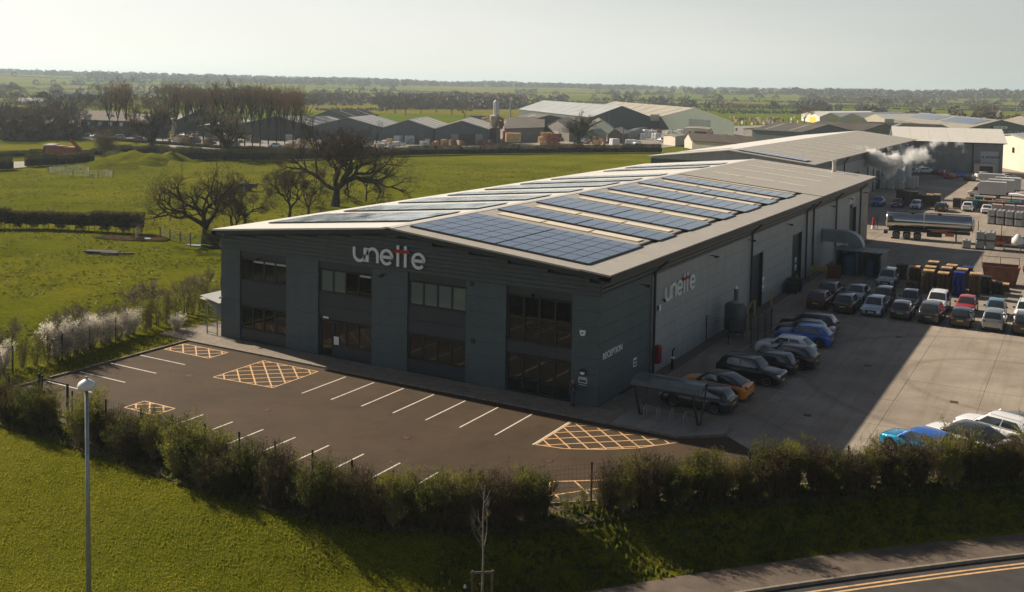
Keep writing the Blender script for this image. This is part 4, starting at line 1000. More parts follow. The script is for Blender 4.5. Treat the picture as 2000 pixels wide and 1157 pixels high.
# ================================================================ TANKER TRAILER
def tanker(x, y, rz):
    e = empty('tanker_trailer', (x,y,.014), rz, 'long polished steel tanker trailer with three axles on the sunlit yard edge', 'trailer')
    MST = mat('polished_steel', (.50,.50,.49), .16, metal=1.0, var=.06, scale=.7)
    L = 10.8; r = 1.08; zc = 2.45; m = MB()
    prof = [(-L/2-.28,.25),(-L/2-.22,.65),(-L/2-.1,.9),(-L/2,1.0)]+[(-L/2+L*k/10,1.0) for k in range(1,10)]+[(L/2,1.0),(L/2+.1,.9),(L/2+.22,.65),(L/2+.28,.25)]
    m.tube([(a,0,zc) for a,b in prof],[b*r for a,b in prof],28); m.build('tank', MST, e, smooth=True)
    for xx in (-L/2+.03,-L/2+3.4+1.3,L/2-.03):
        MB().tube([(xx-.05,0,zc),(xx+.05,0,zc)], r*1.025, 28).build('band', mat('bright_band',(.7,.7,.68),.3,metal=.7), e)
    for s_ in (-1,1): MB().bx(-L/2+.2,L/2-.3,s_*.42-.06,s_*.42+.06,1.0,1.35).build('chassis_rail', M_TRIM, e)
    MB().bx(-4.9,-.2,-.9,.9,1.1,1.45).build('subframe', M_TRIM, e)
    for k in range(3):
        for s_ in (-1,1): wheel(e, -4.2+1.36*k, s_*1.0, .5)
        m = MB(); pts = [(-4.2+1.36*k+.62*math.cos(R_(a)), -1.15, .5+.62*math.sin(R_(a))) for a in range(10,171,20)]
        for a, b in zip(pts, pts[1:]): m.ext([a,b,(b[0]*1,b[1],b[2]+.03),(a[0],a[1],a[2]+.03)],(0,.32,0))
        m.build('mudguard', mat('steel_guard',(.3,.3,.3),.3,metal=.7), e)
    MB().bx(-.3,1.6,-1.1,-.6,.55,1.15).build('hose_locker', M_TRIM, e); MB().bx(2.0,3.1,-1.1,-.7,.75,1.2).build('orange_locker', mat('orange_paint',(.55,.12,.03),.5), e)
    MB().bx(.2,2.2,-1.16,-1.12,1.25,1.42).build('orange_stripe', mat('orange_paint',(.55,.12,.03),.5), e)
    for s_ in (-1,1): MB().bar((3.4,s_*.7,1.1),(3.4,s_*.7,.05),.14).build('landing_leg', M_TRIM, e)
    m = MB()
    m.bar((-L/2+.3,-.3,zc+r+.1),(L/2-.4,-.3,zc+r+.1),.05); m.bar((-L/2+.3,.3,zc+r+.1),(L/2-.4,.3,zc+r+.1),.05)
    for k in range(9): m.bar((-L/2+.3+1.27*k,-.3,zc+r+.1),(-L/2+.3+1.27*k,.3,zc+r+.1),.05)
    m.bar((-L/2+.1,-.45,zc+r),(-L/2+.1,-.45,zc+r+.32),.05); m.bar((-L/2+.1,.45,zc+r),(-L/2+.1,.45,zc+r+.32),.05); m.bar((-L/2+.1,-.45,zc+r+.32),(-L/2+.1,.45,zc+r+.32),.05); m.bar((-L/2+1,-.45,zc+r+.32),(-L/2+.1,-.45,zc+r+.32),.05)
    m.build('walkway', M_BLACKM, e)
    for xx in (-2.2,1.2): MB().tube([(xx,0,zc+r-.05),(xx,0,zc+r+.18)],.28,12).build('manhole', M_BLACKM, e)
    MB().bx(-L/2-.4,-L/2+.1,-.9,.9,.6,1.0).build('rear_bumper', M_TRIM, e)
tanker(7.3, 91.3, .14)
# ================================================================ IBC TANKS, PALLETS, CRATES
M_IBC = mat('ibc_bottle', (.42,.43,.40), .5, var=.12, scale=1); M_CAGE = mat('ibc_cage', (.36,.38,.40), .4, metal=.7)
M_WOOD = mat('pallet_wood', (.15,.095,.05), .85, var=.35, scale=2.5, detail=7); M_WOOD2 = mat('lit_top_timber', (.58,.38,.20), .8, var=.25, scale=2); M_WOODG = mat('grey_timber', (.13,.10,.075), .9, var=.3, scale=3)  # pallet wood darkened for shaded stack sides; second timber paints sunlit tops
def ibc_proto():
    e = empty('liquid_container', (0,0,0))
    bevel(MB().box((0,0,.62),(.94,1.1,.92)).build('bottle', M_IBC, e), .06, 2)
    m = MB()
    for k in range(7):
        t = -.5+k/6
        for s_ in (-1,1): m.box((t*.98,s_*.585,.62),(.022,.022,.98)); m.box((s_*.50,t*1.16,.62),(.022,.022,.98))
    for k in range(5):
        z = .15+k*.235
        for s_ in (-1,1): m.box((0,s_*.59,z),(1.0,.022,.022)); m.box((s_*.505,0,z),(.022,1.18,.022))
    tag(m.build('cage', M_CAGE, e), kind='stuff')
    tag(MB().box((0,0,.03),(1.0,1.2,.03)).box((-.4,0,.08),(.15,1.2,.08)).box((0,0,.08),(.15,1.2,.08)).box((.4,0,.08),(.15,1.2,.08)).build('base_pallet', M_BLACKM, e), kind='stuff')
    MB().tube([(0,0,1.08),(0,0,1.15)],.12,10).build('lid', M_BLACKM, e)
    return e
IB = ibc_proto(); IBK = kidmap(IB); first = [1]
def ibc(x, y, z, rz, lab):
    if first[0]: first[0] = 0; IB.location = (x,y,z); IB.rotation_euler = (0,0,rz); c = IB
    else: c = dup(IB, IBK, (x,y,z), rz)
    tag(c, lab, 'container', 'caged liquid containers'); return c
for dx, dy, dz, lb in ((0,0,0,'caged container standing alone on the ground at the tanker nose'),(1.55,.5,0,'bottom left container of the two by two pile right of the tanker'),(2.75,.5,0,'bottom right container of the two by two pile right of the tanker'),(1.55,.5,1.17,'upper left container of the two by two pile right of the tanker'),(2.75,.5,1.17,'upper right container of the two by two pile right of the tanker'),(2.75,1.8,1.17,'rear upper container behind the two by two pile')):
    ibc(12.5+dx, 86.3+dy, .014+dz, .12, lb)
q = 0
for i in range(4):
    for j in range(2):
        for k in range(2):
            q += 1; ibc(13.2+1.28*i, 115.5-.35*i+1.35*j, .014+1.17*k, -.18, '%s caged container, %s row, %s from the left in the yard block' % (('lower','upper')[k], ('front','back')[j], ('first','second','third','fourth')[i]))
M_PINKW = mat('pink_wrap', (.55,.42,.40), .5, var=.12, scale=2)
def sheeted(x, y, z, sx, sy, sz, mt, lab, rz=0, cat='goods', group=None, mt2=None):
    e = empty('wrapped_pallet_load', (x,y,z), rz, lab, cat, group)
    n = max(2,int(sz/.28))
    for k in range(n):
        j = random.uniform(-.03,.03); MB().box((j,j*.6,.14+(k+.5)*(sz-.14)/n),(sx-.04+random.uniform(-.04,.02),sy-.04+random.uniform(-.04,.02),(sz-.14)/n-.02)).build('layer', mt if k < n-1 or mt2 is None else mt2, e)
    for s_ in (-.4,0,.4): MB().box((s_*sx,0,.07),(.1,sy,.12)).build('bearer', M_WOOD, e)
    return e
for i in range(3): sheeted(13.6+1.7*i, 119.6, .014, 1.5, 1.2, 2.75, M_PINKW, ('left','middle','right')[i]+' pinkish wrapped load behind the yard block of caged containers', -.1)
# pallets : every pallet a thing, 13 - 16 high stacks
def pallet_mesh(mt):
    m = MB()
    for k in range(7): m.box((0,-.45+.15*k,.133),(1.2,.10,.02))
    for xx in (-.54,0,.54):
        m.box((xx,0,.112),(.13,1.0,.02)); m.box((xx,0,.01),(.13,1.0,.02))
        for yy in (-.44,0,.44): m.box((xx,yy,.06),(.13,.11,.08))
    return m.mesh('wooden_pallet', mt)
PM = {k: pallet_mesh(v) for k, v in (('tan',M_WOOD),('fresh',M_WOOD2),('grey',M_WOODG),('blue',mat('blue_plastic',(.01,.035,.28),.45)),('black',mat('black_plastic',(.02,.02,.022),.5)))}  # 'fresh' is the bright colour that stands for sun on the top pallet
def pstack(x, y, n, kind, lab, rz=0, topk=None, z=.014):
    for k in range(n):
        kk = kind if k < n-1 or not topk else topk
        o = link('wooden_pallet' if kk in ('tan','fresh','grey') else 'plastic_pallet', PM[kk], None, (x+random.uniform(-.07,.07), y+random.uniform(-.06,.06), z+k*.147), rz+random.uniform(-.05,.05))
        tag(o, 'pallet in the '+lab, 'pallet', 'pallets in the '+lab)
st = [(11.0,50.8,8,'grey','short grey stack at the left front of the pallet yard',0,None),(10.9,53.2,16,'tan','tall brown stack with a pale top board',0,'fresh'),(12.4,51.6,16,'tan','tall stack second from left in the front line',0,'fresh'),
 (13.8,51.9,15,'tan','tall stack third from left in the front line',0,'fresh'),(15.2,52.2,16,'blue','blue plastic stack in the front line',0,None),(16.6,52.5,16,'tan','tall stack at the right end of the front line',0,'fresh'),
 (12.3,54.0,16,'tan','stack behind the second front stack',0,'fresh'),(13.8,54.3,16,'tan','stack behind the third front stack',0,'fresh'),(15.2,54.5,16,'tan','stack behind the blue stack',0,'fresh'),(10.6,55.8,14,'grey','dull stack at the back left of the pallet yard',0,None),
 (12.2,57.4,16,'grey','rear stack with a white topmost pallet',0,'fresh'),(8.9,58.2,11,'grey','long low dark stack near the plant shed',0,None),(14.0,57.2,15,'tan','rear middle stack in the pallet yard',0,'fresh'),(15.5,57.0,15,'black','black stack at the rear right of the pallet yard',0,'blue'),(17.4,55.0,12,'black','dark stepped stack next to the rusty skip',0,None),(18.4,55.6,8,'black','low dark stack beside the rusty skip',0,None)]
for x,y,n,k,lb,rz,tk in st: pstack(x,y,n,k,lb,rz+hp,tk)
# white pallet loads by the second warehouse
M_LG = mat('pale_crate_plastic', (.40,.42,.41), .5, var=.1, scale=2)
for i,(x,y) in enumerate(((-11.0,163.5),(-9.4,163.2),(-7.9,165.0),(-11.2,166.6),(-9.6,166.8),(-6.3,168.2),(-7.8,168.4),(-6.0,171.0),(-9.5,170.0))):
    sheeted(x, y, .014, 1.35, 1.35, 2.5, M_LG, ('nearest left','second front','third front','fourth, back left','inner','right hand front','right hand middle','right hand rear','rear centre')[i]+' grey crate stack below the steam by the second warehouse', 0, 'crates', 'grey crate stacks below the steam')
for i in range(6): sheeted(-3.3+1.25*i, 134.4+random.uniform(-.2,.2), .014, 1.15, 1.2, (2.6,2.6,2.6,2.1,2.3,2.4)[i], mat('rusty_brown',(.05,.032,.022),.9,var=.3,scale=2), ('first','second','third','fourth','fifth','sixth')[i]+' from left of the dark brown crates behind the shaded cars', 0, 'crates', None, M_WOOD2 if i > 3 else None)
# wheelie / pallet bins row
def bin_(x, y, col, lab, lid=None, sx=1.25, sz=1.25, z=.014):
    e = empty('waste_bin', (x,y,z), 0, lab, 'bin', 'big waste bins in two rows')
    m = MB(); m.prism([(-sx/2*.9,-.48),(sx/2*.9,-.48),(sx/2*.9,.48),(-sx/2*.9,.48)], .15, .2); a = MB(); a.box((0,0,.15+sz/2),(sx,1.05,sz)); bevel(a.build('bin_body', col, e), .05, 1)
    l = MB(); l.ext([(-sx/2-.04,-.58,.15+sz),(-sx/2-.04,.58,.15+sz),(-sx/2-.04,.45,.15+sz+.16),(-sx/2-.04,-.45,.15+sz+.1)],(sx+.08,0,0)); l.build('lid', lid or col, e)
    for s_ in (-1,1): MB().tube([(s_*sx*.36,-.45,.09),(s_*sx*.36,-.38,.09)],.09,8).build('castor', M_TYRE, e)
    MB().tube([(-sx/2-.02,-.56,.1+sz),(sx/2+.02,-.56,.1+sz)],.025,6).build('handle', M_BLACKM, e)
BG = mat('dark_green_bin',(.02,.035,.03),.5); BT = mat('teal_bin',(.015,.10,.12),.5); BB = mat('brown_bin',(.16,.10,.07),.6); BK = mat('black_bin',(.018,.018,.02),.5)
cols = [(BK,BK),(BK,BB),(BT,BT),(BK,BB),(BB,BB),(BK,BB),(BT,BT),(BK,BK)]
for i,(c,l) in enumerate(cols): bin_(6.1+1.4*i, 135.2-.12*i, c, '%s bin in the front row behind the two white cars' % (('leftmost','second','third','fourth','fifth','sixth','seventh','rightmost')[i]), l, sz=1.5)
for i,(c,l) in enumerate(cols[1:]): bin_(8.0+1.45*i, 137.2-.12*i, c, '%s bin in the back row towards the box vans' % (('leftmost','second','third','fourth','fifth','sixth','rightmost')[i]), l, sz=1.9 if i in (1,2) else 1.6)
# skips
def skip(x, y, rz, sx, sy, sz, mt, lab, frame=False):
    e = empty('skip', (x,y,.014), rz, lab, 'skip'); t = .06
    def P(zz, g): return [(-sx/2*g,-sy/2*g,zz),(sx/2*g,-sy/2*g,zz),(sx/2*g,sy/2*g,zz),(-sx/2*g,sy/2*g,zz)]
    a, b = P(0,.78), P(sz,1.0)
    for i in range(4):
        j = (i+1)%4; m = MB(); n = (Vector(a[j])-Vector(a[i])).cross(Vector(b[i])-Vector(a[i])).normalized()*-t; m.ext([a[i],a[j],b[j],b[i]], n); m.build('side', mt, e)
    m = MB(); m.ext(a,(0,0,.06)); m.build('floor', mt, e)
    for i in range(4): MB().bar(b[i], b[(i+1)%4], .1).build('rim', mt, e)
    if frame:
        m = MB(); zz = sz+.75
        for i in (2,3): m.bar(b[i],(b[i][0],b[i][1],zz),.05)
        m.bar((b[2][0],b[2][1],zz),(b[3][0],b[3][1],zz),.05); m.bar((0,sy/2,sz),(0,sy/2,zz),.05); m.build('guard_frame', M_BLACKM, e)
M_RUST = mat('rusty_paint', (.17,.07,.045), .75, var=.3, scale=1.5, detail=7); M_RED2 = mat('faded_red_paint', (.30,.09,.06), .7, var=.25, scale=1, detail=6)
skip(18.3, 61.0, .1, 3.6, 2.3, 2.0, M_RUST, 'rusty brown skip with a guard frame right of the pallet stacks', True)
skip(23.2, 60.8, .05, 5.6, 2.3, 2.0, M_RED2, 'big faded red container cut by the right edge of the picture')
for i,(x,y,n) in enumerate(((17.6,57.6,6),(18.9,57.7,5))): pstack(x,y,n,'tan',('low brown stack in front of the rusty skip','second low brown stack in front of the rusty skip')[i],hp,'fresh')
# ================================================================ VEGETATION
def bark_mat(name, c1, c2): return mat(name, c1, .95, col2=c2, scale=6, detail=5, spec=.1)
M_BARK = bark_mat('oak_bark', (.030,.024,.018), (.075,.060,.044)); M_TWIG = bark_mat('twig_brown', (.055,.038,.026), (.11,.078,.050))
M_TWIG3 = leaf_twig = bark_mat('twig_tan', (.20,.15,.10), (.30,.23,.16)); M_TWIGF = bark_mat('fine_twig', (.085,.062,.042), (.15,.11,.075)); M_TWIG2 = bark_mat('twig_grey', (.19,.155,.11), (.30,.25,.18)); M_TWIGR = bark_mat('twig_red', (.24,.155,.095), (.34,.23,.15)); M_IVY = mat('ivy', (.018,.028,.010), .7, col2=(.04,.055,.02), scale=2)
def leaf_mat(name, c1, c2, tr=.35):
    m, t, b, src = base(name)
    c = ramp(t, nz(t, src, 1.1, 3), [(.3,c1), (.7,c2)])
    t.links.new(c, b.inputs['Base Color']); b.inputs['Roughness'].default_value = .65; b.inputs['Specular IOR Level'].default_value = .2
    tl = N(t, 'ShaderNodeBsdfTranslucent'); t.links.new(mix(t, .0 if 'bloss' in name else .3, c, (.35,.38,.05), 'MIX'), tl.inputs[0]); mx = N(t, 'ShaderNodeMixShader'); mx.inputs[0].default_value = tr
    t.links.new(b.outputs[0], mx.inputs[1]); t.links.new(tl.outputs[0], mx.inputs[2]); t.links.new(mx.outputs[0], t.nodes['Material Output'].inputs[0]); return m
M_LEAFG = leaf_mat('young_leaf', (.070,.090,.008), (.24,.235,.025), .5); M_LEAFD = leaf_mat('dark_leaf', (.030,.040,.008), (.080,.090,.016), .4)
M_LEAFB = leaf_mat('brown_bud', (.075,.050,.025), (.13,.095,.045), .2); M_BLOS = leaf_mat('white_blossom', (.74,.69,.58), (.92,.88,.80), .55)
def rvec(r=random): 
    while 1:
        v = Vector((r.uniform(-1,1), r.uniform(-1,1), r.uniform(-1,1)))
        if .05 < v.length < 1: return v.normalized()
def branch(m, rng, p, d, ln, r, lv, P):
    """grow one limb as a bent tapered tube, then its children"""
    big = r > P['thin']; n = 6 if r > .12 else (4 if r > .035 else 3)
    k = 4 if lv < P['lv']-1 else 3; pts = [p]; rad = [r]; q = p.copy(); dd = d.copy()
    for i in range(k):
        dd = (dd + rvec(rng)*P['wig']*(1 if lv else .35) + Vector((0,0,P['up']*(1 if lv else 0)))).normalized(); q = q + dd*(ln/k); pts.append(q.copy()); rad.append(max(P['rmin'], r*(1-(i+1)/k*(.42 if lv < P['lv'] else .7))))
    if lv > 0 or P.get('trunk_in', False): (P['M0'] if r > P['split'] else m).tube(pts, rad, n, cap=False)
    else: P['M0'].tube([p-Vector((0,0,.4))]+pts, [r*1.45]+rad, 9, cap=False)
    if lv >= P['lv'] or (lv >= P['lv']-1 and rng.random() < .5):
        for _ in range(P.get('spray',7)):
            j = rng.randrange(1, len(pts)); o = pts[j]; v = (dd*.6 + rvec(rng)*.9 + Vector((0,0,.15))).normalized()*P.get('sl',.8)*rng.uniform(.4,1.1); w_ = v.cross(rvec(rng)).normalized()*P.get('sw',.014)
            P['M2'].poly([o-w_, o+w_, o+v]); h = o+v*.45; v2 = (v.normalized()+rvec(rng)*.7).normalized()*v.length*.6; P['M2'].poly([h-w_*.7, h+w_*.7, h+v2])
    if lv >= P['lv']: return
    nb = P['nb'][min(lv, len(P['nb'])-1)]; base_a = rng.uniform(0, 6.28)
    for i in range(nb):
        t = 1.0 if i < P.get('fork',2) and lv > 0 else (rng.uniform(.45,1.0) if lv else rng.uniform(.72,1.0))
        j = min(k-1, int(t*k)); o = pts[j].lerp(pts[j+1], t*k-j) if t < 1 else pts[-1]
        ax = dd.cross(rvec(rng)); ax.normalize(); sp = P['spr'][min(lv, len(P['spr'])-1)]*rng.uniform(.65,1.25)
        rot = Matrix.Rotation(base_a + i*2.399, 3, dd) @ Matrix.Rotation(sp, 3, ax); nd = rot @ dd
        if lv == 0: az = base_a+i*6.283/nb+rng.uniform(-.3,.3); nd = Vector((math.cos(az)*math.sin(sp), math.sin(az)*math.sin(sp), math.cos(sp)))
        branch(m, rng, o, nd, ln*P['len'][min(lv,len(P['len'])-1)]*rng.uniform(.75,1.2), max(P['rmin'], r*rng.uniform(.5,.68)), lv+1, P)
def bare_tree(seed, trunk, r, lv, nb, spr, ln, wig=.28, up=.03, rmin=.012, lean=0, thin=.04, split=.05, tw=None, **kw):
    rng = random.Random(seed); m0 = MB(); m1 = MB(); m1.mat(0); m2 = MB(); P = dict(M2=m2, lv=lv, nb=nb, spr=spr, len=ln, wig=wig, up=up, rmin=rmin, thin=thin, M0=m0, split=split, **kw)
    branch(m1, rng, Vector((0,0,0)), Vector((lean,0,1)).normalized(), trunk, r, 0, P)
    n0 = len(m1.v); m1.v += m2.v; m1.f += [tuple(i+n0 for i in f) for f in m2.f]; m1.m += [1]*len(m2.f)
    return m0.mesh('trunk', M_BARK), m1.mesh('crown', [tw or M_TWIG, (tw or M_TWIG) if tw not in (None, M_TWIG) else M_TWIGF])
TG = 'bare trees around the pasture'
def place_tree(ms, loc, rz, sc_, lab, group=None, name='bare_tree', extra=None, cat='tree'):
    e = empty(name, loc, rz, lab, cat, group); link('trunk', ms[0], e); link('crown', ms[1], e); e.scale = (sc_,)*3 if not isinstance(sc_, tuple) else sc_
    if extra: link('ivy', extra, e)
    return e
def gp(u, v): p = G(u,v); p.z = gh(p.x,p.y); return p
oakL = bare_tree(3, 2.6, .62, 7, [4,3,3,3,2,2,2], [.8,.62,.6,.6,.6,.6], [1.05,.78,.76,.74,.72,.7], wig=.36, up=.02, rmin=.009, spray=7, sl=.8, sw=.009)
oakB = bare_tree(36, 3.0, .75, 7, [6,3,3,3,3,2,2], [1.0,.6,.6,.6,.62,.6], [1.25,.76,.74,.74,.72,.72], wig=.30, up=.03, rmin=.012, spray=6, sl=1.1, sw=.013)
sap = [bare_tree(40+i, 1.4, .2, 5, [4,3,3,3,2], [.5,.5,.55,.6], [1.05,.8,.75,.7], wig=.32, up=.05, rmin=.012, tw=M_TWIG) for i in range(3)]
def fit(ms, H):                                        # scale so the crown is H tall
    z = sorted(v.co.z for v in ms[1].vertices)[int(len(ms[1].vertices)*.99)]; return H/z
place_tree(oakL, gp(400,474), -1.0, fit(oakL,10.6), 'gnarled bare oak just behind the left end of the warehouse roof', name='oak_tree')
place_tree(oakB, gp(655,402), 0, fit(oakB,14.2), 'biggest bare oak with a wide crown rising above the middle of the roof', name='oak_tree')
for i,(u,v,H,lb) in enumerate(((480,452,7.5,'small crooked bare tree between the two oaks'),(565,432,7.5,'slender twisted bare tree left of the biggest oak'),(602,425,7.8,'bushy bare tree leaning under the biggest oak'),(715,392,5.0,'low bare thorn bush right of the biggest oak'),(455,470,5.5,'low spreading bare tree against the roof edge'))):
    ms = sap[i%3]; place_tree(ms, gp(u,v), i*1.7, fit(ms,H), lb)
# poplars
pop = [bare_tree(60+i, 9.5, .26, 5, [10,3,3,2,2], [.34,.30,.35,.4], [.62,.62,.6,.6], wig=.13, up=.10, rmin=.016, tw=(M_TWIG2,M_TWIG3,M_TWIGR)[i], split=.06, spray=4, sl=1.0, sw=.03) for i in range(3)]
rng = random.Random(5)
pl = [(214,270,0),(228,271,2),(246,273,2),(262,275,1),(300,276,0),(318,277,1),(342,279,0),(362,280,1),(380,281,0),(397,282,0),(414,283,1),(430,284,0),(447,285,1),(463,286,0),(478,286,0),(493,287,1),(508,288,0),(524,288,2),(540,289,2),(556,289,2),(572,290,2),(588,291,1)]
for i,(u,v,k) in enumerate(pl):
    ms = pop[k]; H = (18,19,20)[i%3] if not 2 < i < 6 else 14
    place_tree(ms, gp(u,v+rng.uniform(-1.5,1)), rng.uniform(0,6), fit(ms,H*rng.uniform(.94,1.05)), ('tall narrow bare poplar in the %s of the row before the timber yard' % ('left part' if u < 430 else 'middle part' if u < 520 else 'right part')) if i > 5 else ('bare poplar in front of the brown roofed offices','orange tinged poplar in front of the brown roofed offices','second orange tinged poplar by the brown roofed offices')[min(i,2)] if i < 3 else 'shorter bare poplar between the offices and the main poplar row', ('poplars in the row, ' + ('left' if u < 430 else 'middle' if u < 520 else 'right')) if i > 5 else ('short poplars by the offices' if i > 2 else None), name='poplar_tree')
# second depth of the poplar mass
for i in range(15):
    ms = pop[i%3]; u = 330+i*18+rng.uniform(-4,4); place_tree(ms, gp(u, 266+rng.uniform(-5,5)+i*.45), rng.uniform(0,6), fit(ms,rng.uniform(14,20)), 'bare poplar in the thick belt behind the front poplar row', 'poplars behind the row', name='poplar_tree')
# ivy covered trees
def ivy_mesh(seed, h, r):
    rg = random.Random(seed); m = MB()
    for _ in range(900):
        z = rg.uniform(0,h); a = rg.uniform(0,6.28); rr = r*rg.uniform(.6,1.1)*(1+.3*math.sin(z*2)); c = Vector((rr*math.cos(a),rr*math.sin(a),z)); u = rvec(rg)*.16; v = rvec(rg)*.16
        m.poly([c-u,c+v,c+u,c-v])
    return m.mesh('ivy', M_IVY)
hedge_oak = [bare_tree(80+i, 2.6, .42, 5, [6,4,4,3,2], [.75,.6,.6,.6], [.95,.74,.7,.66], wig=.28, up=.05, rmin=.03, tw=(M_TWIG,M_TWIG2)[i%2]) for i in range(3)]
iv = ivy_mesh(3, 5.5, .95)
for u,v,H,k,lb in ((297,297,11.5,0,'ivy wrapped tree standing in the hedge left of centre'),(444,311,13,1,'dark ivy clad tree in front of the poplar row'),(1128,289,11.5,2,'bare spreading tree with an ivy trunk in the hedge before the timber yard')):
    place_tree(hedge_oak[k], gp(u,v), k*2.1, fit(hedge_oak[k],H), lb, extra=iv)
# ---- twiggy bushes (hedge plants) : light leaf faces on a bundle of stems
def bush(seed, H, R, nst, nleaf, leafm, twm, ls=.045, stems_out=.25, spray=0, name='shrub'):
    rg = random.Random(seed); st = MB(); lf = MB(); ends = []
    for i in range(nst):
        a = rg.uniform(0,6.28); rr = rg.uniform(0,.25)*R; p = Vector((rr*math.cos(a), rr*math.sin(a), -.15)); tip = Vector((R*rg.uniform(.1,1.0)*math.cos(a), R*rg.uniform(.1,1.0)*math.sin(a), H*rg.uniform(.6,1.0)))
        mid = p.lerp(tip,.5)+rvec(rg)*.12*R; st.tube([p,mid,tip],[.018,.012,.005],3,cap=False); ends.append((p,mid,tip))
        for _ in range(4):
            t = rg.uniform(.25,.95); b = p.lerp(mid,t*2) if t < .5 else mid.lerp(tip,t*2-1); e_ = b+Vector((rg.uniform(-1,1)*R*.45, rg.uniform(-1,1)*R*.45, rg.uniform(.05,.35)*H*.6)); st.tube([b,e_],[.009,.004],3,cap=False); ends.append((b,b.lerp(e_,.5),e_))
            for _ in range(2): e2 = e_.lerp(b,rg.uniform(0,.6)); e3 = e2+rvec(rg)*.22+Vector((0,0,.12)); st.tube([e2,e3],[.006,.003],3,cap=False); ends.append((e2,e2,e3))
    cl = [rg.choice(ends) for _ in range(max(8,nleaf//16))]
    for i in range(nleaf):
        a, b, c = cl[i%len(cl)]; t = rg.uniform(.2,1); p = a.lerp(c,t)+rvec(rg)*rg.uniform(.02,.28)*R*.8
        if p.z < .12*H and rg.random() < .7: continue
        u = rvec(rg)*ls*rg.uniform(.6,1.3); w_ = u.cross(rvec(rg)).normalized()*ls*rg.uniform(.5,.9); lf.poly([p-u,p+w_,p+u,p-w_])
    return st.mesh('stems', twm), lf.mesh('leaves', leafm)
B_GREEN = [bush(101+i, 2.5, 1.0, 50, 6000, M_LEAFG, M_TWIG3, .032) for i in range(3)]
B_DARK = [bush(111+i, 2.4, 1.05, 56, 5400, M_LEAFD, M_TWIG, .033) for i in range(2)]
B_BROWN = [bush(121+i, 2.4, 1.0, 84, 3200, M_LEAFB, M_TWIG, .026) for i in range(2)]
B_SPARSE = [bush(131+i, 2.3, .8, 16, 900, M_LEAFG, M_TWIG2, .035) for i in range(2)]
B_BLOS = [bush(141+i, 2.5, 1.15, 44, 8500, M_BLOS, M_TWIG2, .030) for i in range(2)]
def shrub(ms, x, y, rz, s, lab, group, name='hedge_shrub', z=None):
    e = empty(name, (x,y,gh(x,y) if z is None else z), rz, lab, 'shrub', group); link('stems', ms[0], e); link('leaves', ms[1], e); e.scale = s if isinstance(s,tuple) else (s,s,s); return e
LBL = {'g':('fresh green leafy shrub in the roadside boundary hedge','green shrubs in the roadside hedge'), 'd':('dull dark leaved shrub in the roadside boundary hedge','dark shrubs in the roadside hedge'), 'b':('brown twiggy shrub barely in leaf in the roadside hedge','twiggy shrubs in the roadside hedge'), 's':('thin see through shrub in the gap of the roadside hedge','thin shrubs in the roadside hedge')}
SETS = {'g':B_GREEN,'d':B_DARK,'b':B_BROWN,'s':B_SPARSE}
rng = random.Random(17)
# walk the hedge line; kind per stretch read off the photograph
tot = []; acc = 0
for (ax,ay),(bx,by) in zip(HL, HL[1:]): L = math.hypot(bx-ax,by-ay); tot.append((acc,L,ax,ay,bx,by)); acc += L
def on_hedge(s):
    for a,L,ax,ay,bx,by in tot:
        if s <= a+L: t = (s-a)/L; return ax+(bx-ax)*t, ay+(by-ay)*t
    return tot[-1][4], tot[-1][5]
def s_of(x, y):
    best = None
    for a,L,ax,ay,bx,by in tot:
        t = max(0,min(1,((x-ax)*(bx-ax)+(y-ay)*(by-ay))/(L*L))); q = (x-ax-(bx-ax)*t)**2+(y-ay-(by-ay)*t)**2
        if best is None or q < best[0]: best = (q, a+L*t)
    return best[1]
gap_a, gap_b = s_of(*G(128,830)[:2]), s_of(*G(182,842)[:2])
g2a, g2b = s_of(*G(1062,1000)[:2]), s_of(*G(1165,985)[:2])
seq = 'gdbdbgdbddgdgbddgbdbgbbddgdbgdbbddgbdgdgbddbgbddbbgdgbdbgdgbddgbdgdgddbgbdbgbdbg'
def hlab(k, x):
    d = {'g':'fresh green','d':'dull dark leaved','b':'brown twiggy','s':'thin see through'}[k]
    w_ = 'left of the lamp column' if x < -26 else ('right of the lamp column' if x < -13 else ('below the lower white parking lines' if x < -1 else ('behind the young street tree' if x < 7 else ('on the bank above the footpath' if x < 15.5 else 'below the turquoise and white cars'))))
    return '%s roadside hedge shrub %s' % (d, w_), '%s hedge shrubs %s' % (d, w_)
s_ = 10; i = 0
while s_ < s_of(30,8.6):
    x, y = on_hedge(s_); k = seq[i%len(seq)]; i += 1; st_ = rng.uniform(.82,1.12)
    if gap_a < s_ < gap_b: s_ += st_; continue
    h = .93
    if g2a < s_ < g2b: k = 's'; h = .55
    if s_ > s_of(12.8,-7.6): h = .93
    for row in (-.5, .45):
        if row > 0 and (k == 's' or rng.random() < (.40 if x < 0 else .12)): continue
        ox, oy = rng.uniform(-.2,.2), rng.uniform(-.2,.2)
        shrub(rng.choice(SETS[k]), x+ox, y-row+oy, rng.uniform(0,6), h*rng.uniform(.74,1.2), *hlab(k,x))
        if rng.random() < .35: k = rng.choice('gdb') if k != 's' else k
    s_ += st_
